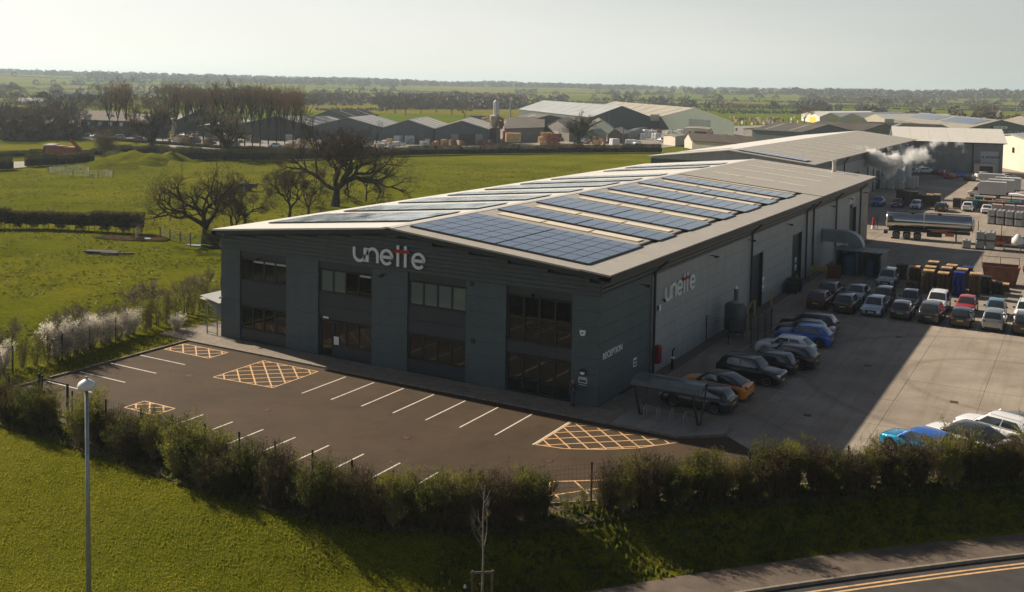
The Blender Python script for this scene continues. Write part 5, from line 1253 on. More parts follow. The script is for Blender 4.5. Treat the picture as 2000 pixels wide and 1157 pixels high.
# ---- field side hedge : sparse stems, blossom and saplings
FS = [(-60,-24),(-44,-19.5),(-39.0,-15.3),(-37.2,-12),(-38.2,-6.5),(-39.5,-1),(-41,5),(-43,12),(-45,20)]
ftot = []; facc = 0
for (ax,ay),(bx,by) in zip(FS, FS[1:]): L = math.hypot(bx-ax,by-ay); ftot.append((facc,L,ax,ay,bx,by)); facc += L
def fpos(s):
    for a,L,ax,ay,bx,by in ftot:
        if s <= a+L: t = (s-a)/L; return ax+(bx-ax)*t, ay+(by-ay)*t
    return ftot[-1][4], ftot[-1][5]
s_ = 0; k = 0
bl0, bl1 = G(115,705), G(300,655)
while s_ < facc:
    x, y = fpos(s_); k += 1
    if -12.0 < y < -2.6: shrub(B_BLOS[k%2], x+rng.uniform(-.2,.3), y, rng.uniform(0,6), rng.uniform(.9,1.15)*(1.08 if y < -6.5 else .8), 'blackthorn covered in white blossom in the field side hedge', 'blossoming shrubs in the field side hedge')
    else: shrub(B_SPARSE[k%2], x+rng.uniform(-.4,.4), y, rng.uniform(0,6), rng.uniform(.8,1.2), 'thin budding shrub in the field side hedge', 'thin shrubs in the field side hedge')
    s_ += rng.uniform(.75,1.15)
p = G(345,648); shrub(B_BLOS[1], p.x, p.y, 1, .62, 'small single blossoming bush near the left end of the warehouse', None)
p = G(3,735); shrub(B_BLOS[0], p.x, p.y, 2, .9, 'blossoming bush cut by the left picture edge', None)
whip = [bare_tree(200+i, 1.0, .035, 3, [5,3,2], [.35,.4,.5], [1.1,.6,.5], wig=.15, up=.1, rmin=.006, tw=M_TWIG2, split=.02) for i in range(2)]
for i in range(30):
    x, y = fpos(12+i*1.2); place_tree(whip[i%2], (x+rng.uniform(-.5,.5), y+rng.uniform(-.5,.5), 0), rng.uniform(0,6), fit(whip[i%2], rng.uniform(2.4,4.2)), 'thin leafless sapling in the field side planting', 'saplings in the field side planting', name='sapling')
# low scrub and leaf litter as ground cover
def scatter(name, lab, mt, n, fn, sz, up=.6, tri=True):
    m = MB(); rg = random.Random(hash(name)%1000 if False else len(name)*7)
    for _ in range(n):
        q = fn(rg)
        if q is None: continue
        x, y = q; z = gh(x,y); s = sz*rg.uniform(.5,1.4); a = rg.uniform(0,6.28); dx, dy = math.cos(a)*s*.5, math.sin(a)*s*.5; lx, ly = rg.uniform(-.4,.4)*s, rg.uniform(-.4,.4)*s
        if tri: m.poly([(x-dx,y-dy,z-.02),(x+dx,y+dy,z-.02),(x+lx,y+ly,z+s*up)])
        else: m.poly([(x-dx,y-dy,z+.03),(x+lx,y+ly,z+.05),(x+dx,y+dy,z+.03),(x-lx,y-ly,z+.04)])
    o = m.build(name, mt); tag(o, lab, 'ground cover', None, 'stuff'); return o
def hedge_zone(rg):
    s = rg.uniform(10, acc-30); x, y = on_hedge(s); d = rg.uniform(-1.5,1.0); return x+rg.uniform(-.6,.6), y-d
scatter('hedge_bottom_grass', 'rough grass and weeds at the foot of the roadside hedge', M_LEAFD, 9000, hedge_zone, .22, 1.1)
scatter('leaf_litter', 'dead leaves under the roadside hedge', M_LEAFB, 9000, hedge_zone, .10, .3, False)
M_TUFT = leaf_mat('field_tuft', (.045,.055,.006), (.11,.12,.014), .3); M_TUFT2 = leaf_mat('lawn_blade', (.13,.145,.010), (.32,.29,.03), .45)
def field_zone(rg):
    d, a = rg.uniform(72,260), -rg.uniform(.45,1.03); x, y = CP.x+math.sin(a)*d, CP.y+math.cos(a)*d
    if x > -40 or noise.noise(Vector((x*.12,y*.12,2))) < -.1: return None
    return (x, y)
scatter('field_tufts', 'rough grass tufts all over the pasture', M_TUFT, 42000, field_zone, .34, .30)
def lawn_zone(rg):
    x = rg.uniform(-38, 14); y = rg.uniform(-38,-20.5)
    return (x,y) if pdist(HL,x,y) > .4 and pdist(PL,x,y) < -.1 else None
scatter('lawn_grass', 'uneven tufted lawn in the left foreground', M_TUFT2, 130000, lawn_zone, .05, .6)
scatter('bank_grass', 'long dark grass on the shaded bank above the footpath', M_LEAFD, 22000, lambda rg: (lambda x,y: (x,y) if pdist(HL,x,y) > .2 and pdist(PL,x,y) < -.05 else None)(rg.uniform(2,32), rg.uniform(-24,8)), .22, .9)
scatter('kerb_verge_grass', 'short grass verge between the field side hedge and the kerb', M_TUFT2, 9000, lambda rg: (rg.uniform(-37.5,-33.9), rg.uniform(-19,6)), .13, .8)
# ---- clipped field hedges : dense bundles laid end to end
def hedge_seg(seed, L, H, W, n, mt, gap=0.0):
    rg = random.Random(seed); m = MB()
    for _ in range(n):
        x = rg.uniform(-L/2,L/2); z = rg.betavariate(1.6,1.1)*H; wy = W/2*(.75+.3*math.sin(x*2.1+seed))*(1 if z > .3*H else .55); y = rg.uniform(-wy,wy)
        if z < gap*H and math.sin(x*2.6+seed) > -.2: continue
        d = rvec(rg); d.z = abs(d.z)+.3; l = rg.uniform(.15,.45)*min(1,H/2); s = d.cross(rvec(rg)).normalized()*rg.uniform(.02,.055); p = Vector((x,y,z)); m.poly([p-s,p+s,p+d*l])
    for k in range(int(L*1.2)):
        x = -L/2+(k+.5)/1.2; m.tube([(x,0,-.2),(x+rg.uniform(-.2,.2),rg.uniform(-.1,.1),H*.6)],[.05,.03],3,cap=False)
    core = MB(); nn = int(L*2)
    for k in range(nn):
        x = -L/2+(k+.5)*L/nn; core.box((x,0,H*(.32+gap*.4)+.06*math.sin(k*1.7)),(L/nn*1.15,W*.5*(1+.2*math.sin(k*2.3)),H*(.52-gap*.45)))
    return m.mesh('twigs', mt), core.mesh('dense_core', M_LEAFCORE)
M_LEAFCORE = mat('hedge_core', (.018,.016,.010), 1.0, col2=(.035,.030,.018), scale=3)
M_HTW = leaf_mat('hedge_twig', (.060,.044,.022), (.14,.10,.05), .15); M_HGR = leaf_mat('hedge_green', (.028,.034,.014), (.065,.070,.026), .15)
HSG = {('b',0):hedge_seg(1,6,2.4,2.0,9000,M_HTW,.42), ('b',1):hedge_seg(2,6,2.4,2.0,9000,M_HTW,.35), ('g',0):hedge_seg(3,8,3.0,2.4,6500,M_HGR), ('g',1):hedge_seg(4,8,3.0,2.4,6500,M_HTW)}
def hedge_run(pts, kind, lab, sc=1.0, zs=1.0, step=None, group=None):
    e = None; st = step or (6 if kind == 'b' else 8)*sc*.93; k = 0
    e = empty('field_hedge', pts[0], 0, lab, 'hedge', group)
    for a, b in zip(pts, pts[1:]):
        a, b = Vector((a[0],a[1],0)), Vector((b[0],b[1],0)); L = (b-a).length; n = max(1, round(L/st)); az = math.atan2(b.y-a.y, b.x-a.x)
        for j in range(n):
            q = a.lerp(b,(j+.5)/n); ms = HSG[(kind,k%2)]; k += 1; fx = L/n/((6 if kind == 'b' else 8))*1.06
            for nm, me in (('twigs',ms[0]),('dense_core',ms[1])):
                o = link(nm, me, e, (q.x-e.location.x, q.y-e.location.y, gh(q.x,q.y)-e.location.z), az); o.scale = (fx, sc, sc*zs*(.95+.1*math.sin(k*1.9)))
    return e
def pp(*uv): return [tuple(gp(u,v)) for u,v in uv]
hedge_run(pp((-60,444),(90,446),(274,455)), 'b', 'brown clipped hedge with open gaps at its foot left of the gnarled oak')
hedge_run(pp((-60,335),(22,331)), 'g', 'dark clipped hedge at the far left edge beyond the sheep pens', .9)
hedge_run(pp((52,326),(110,323),(180,317)), 'g', 'dark clipped hedge behind the sheep pens', .9)
hedge_run(pp((-60,311),(60,306),(150,306),(210,303)), 'g', 'low hedge along the lane with the red farm machine', .6)
hedge_run(pp((210,303),(300,300),(345,308),(440,314)), 'g', 'hedge running from the round bush to the ivy clad tree', .8)
hedge_run(pp((345,313),(440,313),(560,314)), 'g', 'tall dark hedge in front of the poplar row', 1.05)
hedge_run(pp((560,313),(700,308),(800,304),(900,302),(1050,300),(1180,299),(1290,298)), 'g', 'long dark hedge between the pasture and the timber yard', .88)
hedge_run(pp((190,273),(300,281),(420,290),(600,296)), 'g', 'low broken hedge under the poplar row', .35)
# round bush, scrub on mounds
rb = bush(301, 5.2, 3.3, 120, 6000, M_HTW, M_TWIG, .07)
p = gp(205,305); shrub(rb, p.x, p.y, 0, 1.3, 'large round bare bush in the field hedge by the red machine', None, 'round_bush', z=p.z)
gb = bush(302, 2.6, 2.8, 80, 6000, M_LEAFD, M_TWIG, .08)
for u,v,s,lb in ((225,318,1.05,'dark green bramble patch at the foot of the round bush'),(306,313,.6,'small bramble patch on the grassy mounds'),(420,478,.7,'thorn bush at the foot of the gnarled oak')):
    p = gp(u,v); shrub(gb, p.x, p.y, s*3, s, lb, None, 'bramble_patch', z=p.z)
# ================================================================ TIMBER YARD AND FAR ESTATE
def gq(u, v, z=0): p = G(u,v,z); return (p.x,p.y)
ty = MB(); ty.poly([(*gq(u,v),.06) for u,v in ((330,288),(600,298),(850,293),(1060,291),(1290,290),(1430,272),(1570,266),(1560,243),(1430,247),(1150,246),(990,256),(850,258),(560,258),(330,268))])
tag(ty.build('timber_yard_ground', M_CONC2), 'pale concrete ground of the timber yard', kind='structure')
la = MB(); la.poly([(*gq(u,v),.07) for u,v in ((150,272),(330,282),(330,271),(180,262))]); tag(la.build('office_car_park', M_CONC2), 'pale parking area in front of the brown roofed offices', kind='structure')
lane = MB(); lane.poly([(*gq(u,v),.08) for u,v in ((20,330),(54,327),(50,316),(24,317))]); tag(lane.build('field_gateway', M_CONC2), 'pale track through the gateway in the field hedge', kind='structure')
M_BLSH = clad('blue_grey_sheet', (.125,.15,.17), 2.0); M_BLRF = clad('light_sheet_roof', (.36,.37,.36), None, rough=.6); M_BRRF = mat('brown_asbestos_roof', (.085,.070,.058), .85, col2=(.13,.11,.09), scale=.15, detail=8)
M_DGSH = clad('dark_green_sheet', (.055,.075,.068), 1.0); M_LGSH = clad('pale_green_sheet', (.12,.155,.125), 1.0); M_GRRF = mat('weathered_grey_roof', (.26,.285,.30), .7, col2=(.36,.385,.40), scale=.1, detail=8); M_TANRF = mat('weathered_tan_roof', (.21,.19,.15), .75, col2=(.27,.245,.20), scale=.1, detail=8)
M_CRM = mat('cream_render', (.60,.54,.44), .8, var=.06, scale=.3); M_BLOCK = mat('grey_blockwork', (.20,.185,.165), .85, var=.12, scale=.3); M_BRICK = mat('red_brick', (.10,.055,.04), .85, var=.25, scale=1.5)
M_WROOF = mat('white_roof', (.66,.64,.58), .5, var=.05, scale=.1); M_DKRF = mat('dark_sheet_roof', (.060,.052,.045), .85, col2=(.10,.088,.075), scale=.12, detail=8); M_BLUED = mat('blue_door', (.10,.16,.22), .6); M_YDOOR = mat('yellow_door', (.75,.50,.03), .5); M_TILE = mat('brown_tile_roof', (.055,.038,.028), .85, var=.25, scale=.6)
def shed_px(lab, el, er, ze, zr, back, wm, rm, **kw):  # eave corners by pixel at height ze; back = pixel of the ridge's far end at height zr
    A, B = gq(*el,ze), gq(*er,ze); f = kw.get('f',.5); Mx = (A[0]+(B[0]-A[0])*f, A[1]+(B[1]-A[1])*f); K = gq(*back,zr)
    return shed(lab, A, B, (K[0]-Mx[0],K[1]-Mx[1]), ze, zr, wm, rm, **kw)
SDC = dict(cat='shed')
shed_px('blue grey timber shed with a wide brown sliding door, rightmost of the light roofed row', (850,252), (953,253), 5.2, 7.9, (921,230), M_BLSH, M_BLRF, lights=4, doors=[(.44,.76,0,3.6,M_WOODG,'sliding_door'),(.3,.44,0,3.6,M_BLRF,'door_leaf'),(.76,.9,0,3.6,M_BLRF,'door_leaf')])
shed_px('blue grey timber shed in the middle of the light roofed row', (748,250), (847,251.5), 5.2, 7.9, (833,229), M_BLSH, M_BLRF, lights=4, doors=[(.3,.8,0,3.4,M_BLOCK,'doorway')])
shed_px('blue grey timber shed behind the crown of the biggest oak', (612,247), (748,250), 5.2, 8.3, (727,226), M_BLSH, M_BLRF, lights=4, lightm=M_GRRF, doors=[(.68,.8,2,4.6,M_WOODG,'door')])
shed_px('light roofed shed partly behind the right end of the poplars', (470,243), (610,247), 5.2, 8.3, (640,228), M_DGSH, M_BLRF, lights=4, lightm=M_WROOF)
shed_px('broad brown roofed shed with a blue side wall behind the light roofed row', (600,233), (680,231), 5.0, 8.2, (705,213), M_BLSH, M_BRRF, lights=2)
shed_px('dark roofed shed hidden behind the poplars', (335,232), (440,231), 5.0, 9.5, (400,212), M_DGSH, M_DKRF)
shed_px('low teal shed wall behind the poplar trunks', (388,247), (500,245), 3.6, 4.6, (470,234), M_DGSH, M_BLRF)
e = shed('long low grey walled workshop with a brown roof left of the lone ivy trunked tree', gq(1062,275), gq(1062,257), (gq(985,279)[0]-gq(1062,275)[0], gq(985,279)[1]-gq(1062,275)[1]), 4.8, 7.6, M_BLOCK, M_BRRF, windows=[])
shed_px('grey gabled workshop end with a pale blue door', (1062,248), (1112,253), 4.6, 7.4, (1110,229), M_BLOCK, M_BRRF, doors=[(.35,.6,0,3.4,M_BLRF,'door')])
shed_px('grey gabled brown roofed shed just right of the lone ivy trunked tree', (1150,247), (1198,251), 4.6, 7.2, (1170,231), M_LGSH, M_BRRF)
shed_px('long brown roofed range running behind the workshops', (990,246), (1150,243), 4.6, 8.4, (1040,222), M_BLOCK, M_BRRF, lights=1, lightm=M_WROOF)
big1 = shed_px('huge dark green walled barn with a silver streaked roof', (1155,229.5), (1270,229), 5.9, 11.2, (1062,197), M_DGSH, M_GRRF, lights=9, lightm=M_BLRF, doors=[(.28,.3,0,9,M_LGSH,'corner_strip')])
big2 = shed_px('huge pale green walled barn with a dark open doorway', (1288,229), (1434,240), 5.9, 11.2, (1200,199), M_LGSH, M_TANRF, lights=7, lightm=M_BRRF, doors=[(.43,.71,0,6.2,M_DGSH,'doorway'),(.52,.62,0,3.2,M_BLUED,'inner_door')])
b_ = gq(1288,229,5.9); a_ = gq(1270,229,5.9); e = empty('linking_wall', (a_[0],a_[1],0), 0, 'cream linking wall between the two huge green barns', 'wall'); m = MB(); m.ext([(0,0,4.0),(b_[0]-a_[0],b_[1]-a_[1],4.0),(b_[0]-a_[0],b_[1]-a_[1],7.2),(0,0,7.2)],(-.3,.6,0)); m.build('panel', M_CRM, e); m = MB(); m.ext([(0,0,0),(b_[0]-a_[0],b_[1]-a_[1],0),(b_[0]-a_[0],b_[1]-a_[1],4.0),(0,0,4.0)],(-.3,.6,0)); m.build('panel', M_DGSH, e)
shed_px('dark roofed shed with a blue grey gable, leftmost of three behind the second warehouse', (1566,259), (1664,257), 5, 7.6, (1520,240), M_BLSH, M_DKRF, lights=2, lightm=M_BLOCK)
shed_px('dark roofed shed with a part glazed gable, middle of three behind the second warehouse', (1688,255.5), (1763,257), 5, 7.7, (1600,238), M_BLOCK, M_DKRF, doors=[(.45,.62,2,5,M_BLSH,'window')])
shed_px('dark roofed shed with a blue grey gable, rightmost of three behind the second warehouse', (1803,256), (1872,259), 5, 7.6, (1700,239), M_BLSH, M_DKRF, lights=1, lightm=M_WROOF)
shed_px('low open fronted timber store with a light streaked brown roof', (1452,252), (1565,262), 4, 5.6, (1590,241), M_BLOCK, M_BRRF, lights=2, lightm=M_WROOF)
for i,(l,r,bk) in enumerate((((1565.5,223.5),(1601,229),(1700,217.5)),((1601,229),(1642,230),(1760,219)),((1642,230),(1687,231),(1815,221)),((1687,231),(1728,233),(1850,223)))):
    shed_px(('leftmost','second','third','rightmost')[i]+' gable of the long white roofed warehouse by the green field', l, r, 4.2, 6.9, bk, M_CRM, M_WROOF, rt=.1, over=.1, doors=[(.5,.78,0,3.6,M_YDOOR,'yellow_door')] if i < 3 else [])
shed_px('large grey gabled unit with a white name board and small windows', (1884,253), (2042,257), 5.2, 9.3, (1800,221), M_GREYD, M_TANRF, f=.45, windows=[])
p0, p1 = Vector((*gq(1884,253,5.2),0)), Vector((*gq(2042,257,5.2),0)); uu = (p1-p0).normalized(); nn = Vector((uu.y,-uu.x,0)); wl_ = (p1-p0).length
e = empty('name_board', p0+nn*.3, math.atan2(uu.y,uu.x), 'long white name board on the large grey gable at the right edge', 'sign')
MB().bx(wl_*.36,wl_*.53,-.1,0,5.9,6.9).build('board', M_WHITEP, e); MB().bx(wl_*.325,wl_*.35,-.1,0,6.1,6.9).build('emblem', M_DARK2, e)
for k in range(3): MB().bx(wl_*(.37+.05*k),wl_*(.40+.05*k),-.13,-.1,6.25,6.5).build('printed_line', M_GREYD, e)
for k in range(5): o = MB().bx(wl_*(.37+.085*k),wl_*(.37+.085*k)+1.3,-.08,0,3.6,4.9).build('window', M_WHITEP, e); MB().bx(wl_*(.37+.085*k)+.15,wl_*(.37+.085*k)+1.15,-.1,-.08,3.75,4.75).build('pane', M_GLASS, o)
shed_px('second large grey roofed unit cut by the right edge of the picture', (2042,257), (2200,262), 5.2, 9.3, (1990,228), M_GREYD, M_TANRF, f=.45)
for k in range(2):                                      # blue solar fields on that roof
    pass
e = empty('solar_array', p0, 0, 'bluish solar panels on the roof of the large grey gabled unit', 'solar panels')
K = Vector((*gq(1800,221,9.3),0)); Mr = p0+uu*wl_*.45; Lr = K-Mr
for a0,a1 in ((.06,.46),(.52,.94)):
    for r in range(3):
        q = lambda t, s: Mr+Lr*t+(p0-Mr)*s+Vector((0,0,9.3+(5.2-9.3)*s+.32))-p0
        m = MB(); m.ext([q(a0,.10+r*.17),q(a1,.10+r*.17),q(a1,.25+r*.17),q(a0,.25+r*.17)],(0,0,.05)); m.build('panel_row', M_SOLAR, e)
h = shed_px('cream gabled house like building with one small dark window at the right edge', (1925,267), (2030,281), 7.9, 9.4, (2075,255), M_CRM, M_GRRF, over=.8)
p0, p1 = Vector((*gq(1925,267,7.9),0)), Vector((*gq(2030,281,7.9),0)); uu = (p1-p0).normalized(); nn = Vector((uu.y,-uu.x,0)); w0 = (p1-p0).length
m = MB(); c = p0-h.location+uu*w0*.545+nn*.03; m.ext([c+Vector((0,0,4.6)),c+uu*1.3+Vector((0,0,4.6)),c+uu*1.3+Vector((0,0,6.0)),c+Vector((0,0,6.0))], nn*.1); m.build('window', M_GLASS, h)
# offices left
ob = shed('long two storey office with a brown tiled roof behind the first poplars', gq(158,265), gq(160,253), (gq(252,268)[0]-gq(158,265)[0], gq(252,268)[1]-gq(158,265)[1]), 5.4, 8.0, M_BRICK, M_TILE, name='office_building', cat='building')
q0, q1 = Vector((*gq(158,265),0)), Vector((*gq(252,268),0)); uu = (q1-q0).normalized(); nn = Vector((uu.y,-uu.x,0)); LL = (q1-q0).length
for k in range(12):
    for zz in (3.7,):
        a = nn*.06+uu*(1+k*(LL-2)/12); m = MB(); m.ext([a+Vector((0,0,zz)),a+uu*1.8+Vector((0,0,zz)),a+uu*1.8+Vector((0,0,zz+1.3)),a+Vector((0,0,zz+1.3))], nn*.06); m.build('window', M_WHITEP if k%3 == 1 else M_GLASS, ob)
shed('smaller office with a slate roof right of the long office', gq(256,268), gq(258,256), (gq(300,271)[0]-gq(256,268)[0], gq(300,271)[1]-gq(256,268)[1]), 4.8, 7.4, M_BRICK, M_BRRF, name='office_building', cat='building')
# small yard buildings before the green barns
for lab,l,r,ze,zr,bk,wm,rm,kw in (('little pale green hut with an open front by the yard hedge',(1143,262),(1168,263),3.0,4.6,(1172,252),M_LGSH,M_LGSH,dict(doors=[(.35,.85,0,2.4,M_DGSH,'opening')])),
  ('small wooden show shed with a cream slatted roof',(1187,263),(1216,262),3.2,5.2,(1214,249),M_WOODG,M_CRM,{}), ('lean to garden building with a pale sloping roof',(1225,258),(1250,252),3.0,3.6,(1252,250),M_LGSH,M_GRRF,{}),
  ('cream show summerhouse with tall white windows beside the yard hedge',(1296,265),(1319,268),3.2,3.6,(1325,262),M_CRM,M_TANRF,dict(windows=[]))):
    shed_px(lab,l,r,ze,zr,bk,wm,rm,name='garden_building',cat='garden building',**kw)
shed_px('small cream bungalow with a long brown roof beside the white roofline', (1337,272), (1352,275), 2.8, 5.0, (1470,268), M_CRM, M_TILE, name='bungalow', cat='bungalow')
shed_px('flat roofed cream lodge with dark openings above the long brown bungalow', (1336,252), (1383,254), 3.6, 3.9, (1368,248), M_CRM, M_TANRF, name='garden_building', cat='garden building', doors=[(.2,.3,.5,2.6,M_DGSH,'window'),(.45,.95,.3,2.8,M_DGSH,'opening')])
# dust extraction tower
def tower():
    p = gp(966,279); e = empty('dust_extractor', p, 0, 'tall rusty dust extraction tower with a silver cyclone on top', 'tower')
    MB().box((0,0,3.2),(3.6,3.6,6.4)).build('base', M_BLOCK, e)
    m = MB(); m.tube([(0,0,6.0),(0,0,7.6),(0,0,10.6),(0,0,11.4)],[.9,1.7,2.4,2.4],14); m.build('hopper', mat('rusty_steel',(.30,.20,.14),.7,col2=(.42,.36,.30),scale=.8), e); MB().tube([(0,0,11.4),(0,0,12.1)],[2.5,.6],14).build('hopper_lid', M_BLRF, e)
    for a in range(4): MB().bar((1.7*math.cos(a*hp+.78),1.7*math.sin(a*hp+.78),6),(2.2*math.cos(a*hp+.78),2.2*math.sin(a*hp+.78),11),.2).build('strut', M_RUST, e)
    MB().tube([(.9,0,12.0),(.9,0,17.6)],1.0,12).build('silver_drum', mat('galv',(.42,.45,.46),.4,metal=.5), e); MB().tube([(-.3,0,11.8),(-.3,0,17.4),(.6,0,18.0)],.55,10).build('exhaust_pipe', M_WROOF, e)
    MB().tube([(2.4,0,10.6),(3.9,0,10.2),(4.1,0,8.0),(3.2,0,6)],.5,8).build('duct', M_RUST, e); MB().tube([(3.6,-1,9.4),(3.6,-1,6.4)],1.0,10).build('cyclone', M_RUST, e)
    MB().bar((-3,0,11),(-9,4,10),.8).build('conveyor', M_RUST, e); e.scale = (.8,.8,.82)
tower()
for u,v0,v1,lb in ((996,262,196,'thin pale chimney pole behind the dust tower'),(1217,288,238,'wooden pole standing in the yard hedge')):
    p = gp(u,v0); dpt = (p-CP).dot(FW); H = (v0-v1)*dpt/F_PX; e = empty('pole', p, 0, lb, 'pole'); MB().tube([(0,0,0),(0,0,H)],[.35 if u < 1000 else .14,.25 if u < 1000 else .1],8).build('shaft', M_BLRF if u < 1000 else M_WOODG, e)
# timber packs and wrapped goods in the yard
M_ORW = mat('orange_timber', (.34,.19,.11), .8, var=.3, scale=.8); M_YLW = mat('yellow_timber', (.62,.42,.20), .8, var=.2, scale=.8); M_WRP = mat('white_wrap', (.66,.67,.66), .4, var=.06, scale=.6); M_GWR = mat('grey_wrap', (.30,.35,.38), .5, var=.1, scale=.6)
rg = random.Random(77); pk = {}
def pack_mesh(mt, k):
    key = (mt.name,k)
    if key not in pk:
        m = MB(); r = random.Random(k*7+1)
        for j in range(3):
            x0 = r.uniform(-.15,.15)
            for i in range(4): m.box((x0+r.uniform(-.06,.06),-.45+.3*i,.3+.8*j),(2.9+r.uniform(-.2,.2),.27,.66))
            for b in (-.9,0,.9): m.box((b,0,-.09+.8*j+.02),(.12,1.2,.11))
        pk[key] = m.mesh('timber_pack', mt)
    return pk[key]
def pack(u, v, mt, s, lab, grp, z=0, rz=None, hs=1):
    p = gp(u,v); o = link('timber_pack', pack_mesh(mt, rg.randrange(3)), None, (p.x,p.y,p.z+z+.05), rg.uniform(0,3.1) if rz is None else rz); o.scale = (s,s*1.1,s*hs); tag(o, lab, 'timber pack', grp)
for (u0,u1,v0,v1,n,mts,lab,grp) in (
  (848,905,280,287,13,(M_ORW,M_YLW,M_ORW),'orange brown timber pack stacked before the sliding door shed','timber packs before the sliding door shed'),
  (925,960,279,285,5,(M_ORW,M_WRP),'low timber pack left of the dust tower','timber packs left of the dust tower'),
  (1055,1100,272,283,9,(M_ORW,M_YLW),'tall orange timber pack left of the lone ivy trunked tree','timber packs left of the ivy tree'),
  (1145,1180,280,286,6,(M_ORW,M_YLW),'orange timber pack right of the lone ivy trunked tree','timber packs right of the ivy tree'),
  (570,680,278,296,26,(M_ORW,M_WRP,M_YLW),'mixed timber pack behind the crown of the biggest oak','timber packs behind the biggest oak'),
  (560,850,274,289,30,(M_WRP,M_GWR,M_WRP,M_YLW),'small pale wrapped pack in front of the light roofed sheds','pale packs before the light roofed sheds'),
  (1240,1420,256,272,22,(M_WRP,M_GWR,M_WRP,M_RED2),'small pale pack in the open yard before the green barns','pale packs before the green barns'),
  (330,520,272,285,26,(M_ORW,M_WOODG,M_ORW,M_WRP),'brown timber pack seen between the poplar trunks','timber packs between the poplars'),
  (1425,1560,231,246,38,(M_YLW,M_ORW,M_YLW,M_WRP),'pale timber pack in the far store right of the green barns','timber packs right of the green barns'),
  (1340,1440,252,259,10,(M_GWR,M_RED2,M_WRP,M_WOODG),'dark mixed load before the pale green barn','loads before the pale green barn')):
    for k in range(int(n*1.7)):
        u, v = rg.uniform(u0,u1), rg.uniform(v0,v1); pack(u, v, rg.choice(mts), rg.uniform(.45,.8), lab, grp, hs=rg.uniform(.7,1.5))
pack(1082,287,M_RED2,1.5,'big red brown stack at the yard hedge left of the ivy trunked tree',None,rz=.5,hs=1.3); pack(1066,286,M_YLW,1.3,'pale timber stack with a dark gap left of the red brown stack',None,rz=.5,hs=1.6)
for i,(u,v,s,h_) in enumerate(((755,283,1.1,.7),(765,279,1.2,1.0),(778,281,1.3,1.1),(790,277,1.3,1.3),(800,281,1.3,1.1),(808,279,1.1,1.2),(798,275,.9,1.6),(742,285,1.2,.4),(772,285,1.4,.5),(700,276,1.0,.8),(640,270,1.0,.9),(626,284,1.1,.8),(662,286,1,.8),(706,268,1.1,.8),(1275,270,1.3,1.2),(1262,268,1.2,1.3),(1256,273,1.0,1.2),(1280,272,1.1,1.1),(1310,262,1.4,.5),(1330,258,1.2,.5),(1200,284,1.5,.8),(1232,285,1.4,.8),(1244,287,1.0,.8),(1320,261,1.1,.4))):
    p = gp(u,v); e = empty('wrapped_bale', p, i*.9, 'white wrapped bale %s' % ('in the pile before the middle blue grey shed' if i < 9 else ('behind the biggest oak' if i < 14 else 'in the open yard before the green barns')), 'bale', 'white wrapped bales in the timber yard %d' % (0 if i < 9 else 1 if i < 14 else 2))
    o = bevel(MB().box((0,0,1.0*h_*s),(2.6*s,1.9*s,1.9*h_*s),taper=.93).build('bale', M_WRP, e), .25, 2); MB().box((.3,0,1.0*h_*s),(.06,1.96*s,1.94*h_*s)).build('strap', M_GWR, e)
# forklift, container trailers
p = gp(1028,269); e = empty('forklift', p, 1.2, 'orange forklift standing in the open timber yard', 'forklift')
MB().bx(-1.3,.9,-.7,.7,.5,1.4).build('body', M_ORW, e); MB().bx(-.7,.5,-.6,.6,1.4,2.5).build('cab', M_CGLASS, e); MB().bx(.95,1.1,-.5,.5,.1,3.4).build('mast', M_BLACKM, e); MB().bx(1.1,2.2,-.4,-.25,.1,.2).build('fork', M_BLACKM, e); MB().bx(1.1,2.2,.25,.4,.1,.2).build('fork', M_BLACKM, e)
for xx in (-.9,.6):
    for s_ in (-1,1): wheel(e, xx, s_*.7, .42)
def box_trailer(u, v, L, H, mt, lab, rz, mb=None):
    p = gp(u,v); e = empty('site_container', p, rz, lab, 'container'); MB().bx(-L/2,L/2,-1.2,1.2,.9,.9+H).build('box', mt, e); MB().bx(-L/2-.05,L/2+.05,-1.25,1.25,.9+H,1.0+H).build('top', mb or mt, e)
    for k in range(4): MB().bar((-L/2+.2+(L-.4)*k/3,-1.15,0),(-L/2+.2+(L-.4)*k/3,-1.15,.9),.16).build('leg', M_BLACKM, e)
    for k in range(5): MB().bx(-L/2+.3+k*(L-.6)/5,-L/2+.36+k*(L-.6)/5,-1.24,-1.2,.95,.85+H).build('rib', mt, e)
box_trailer(1002,283,5,3.0,M_YLW,'tan box body on legs right of the dust tower',.6); box_trailer(990,281,3,3.4,M_RED2,'red brown load beside the tan box body',.6); box_trailer(935,227+10,0+9,2.2,M_BLUED,'blue container roof behind the rightmost blue grey shed',.5,M_BLUED)
box_trailer(795,262,9,2.6,M_ORW,'orange container behind the middle of the light roofed row',.3,M_ORW)
TYG = 'vehicles in the timber yard and office car park'
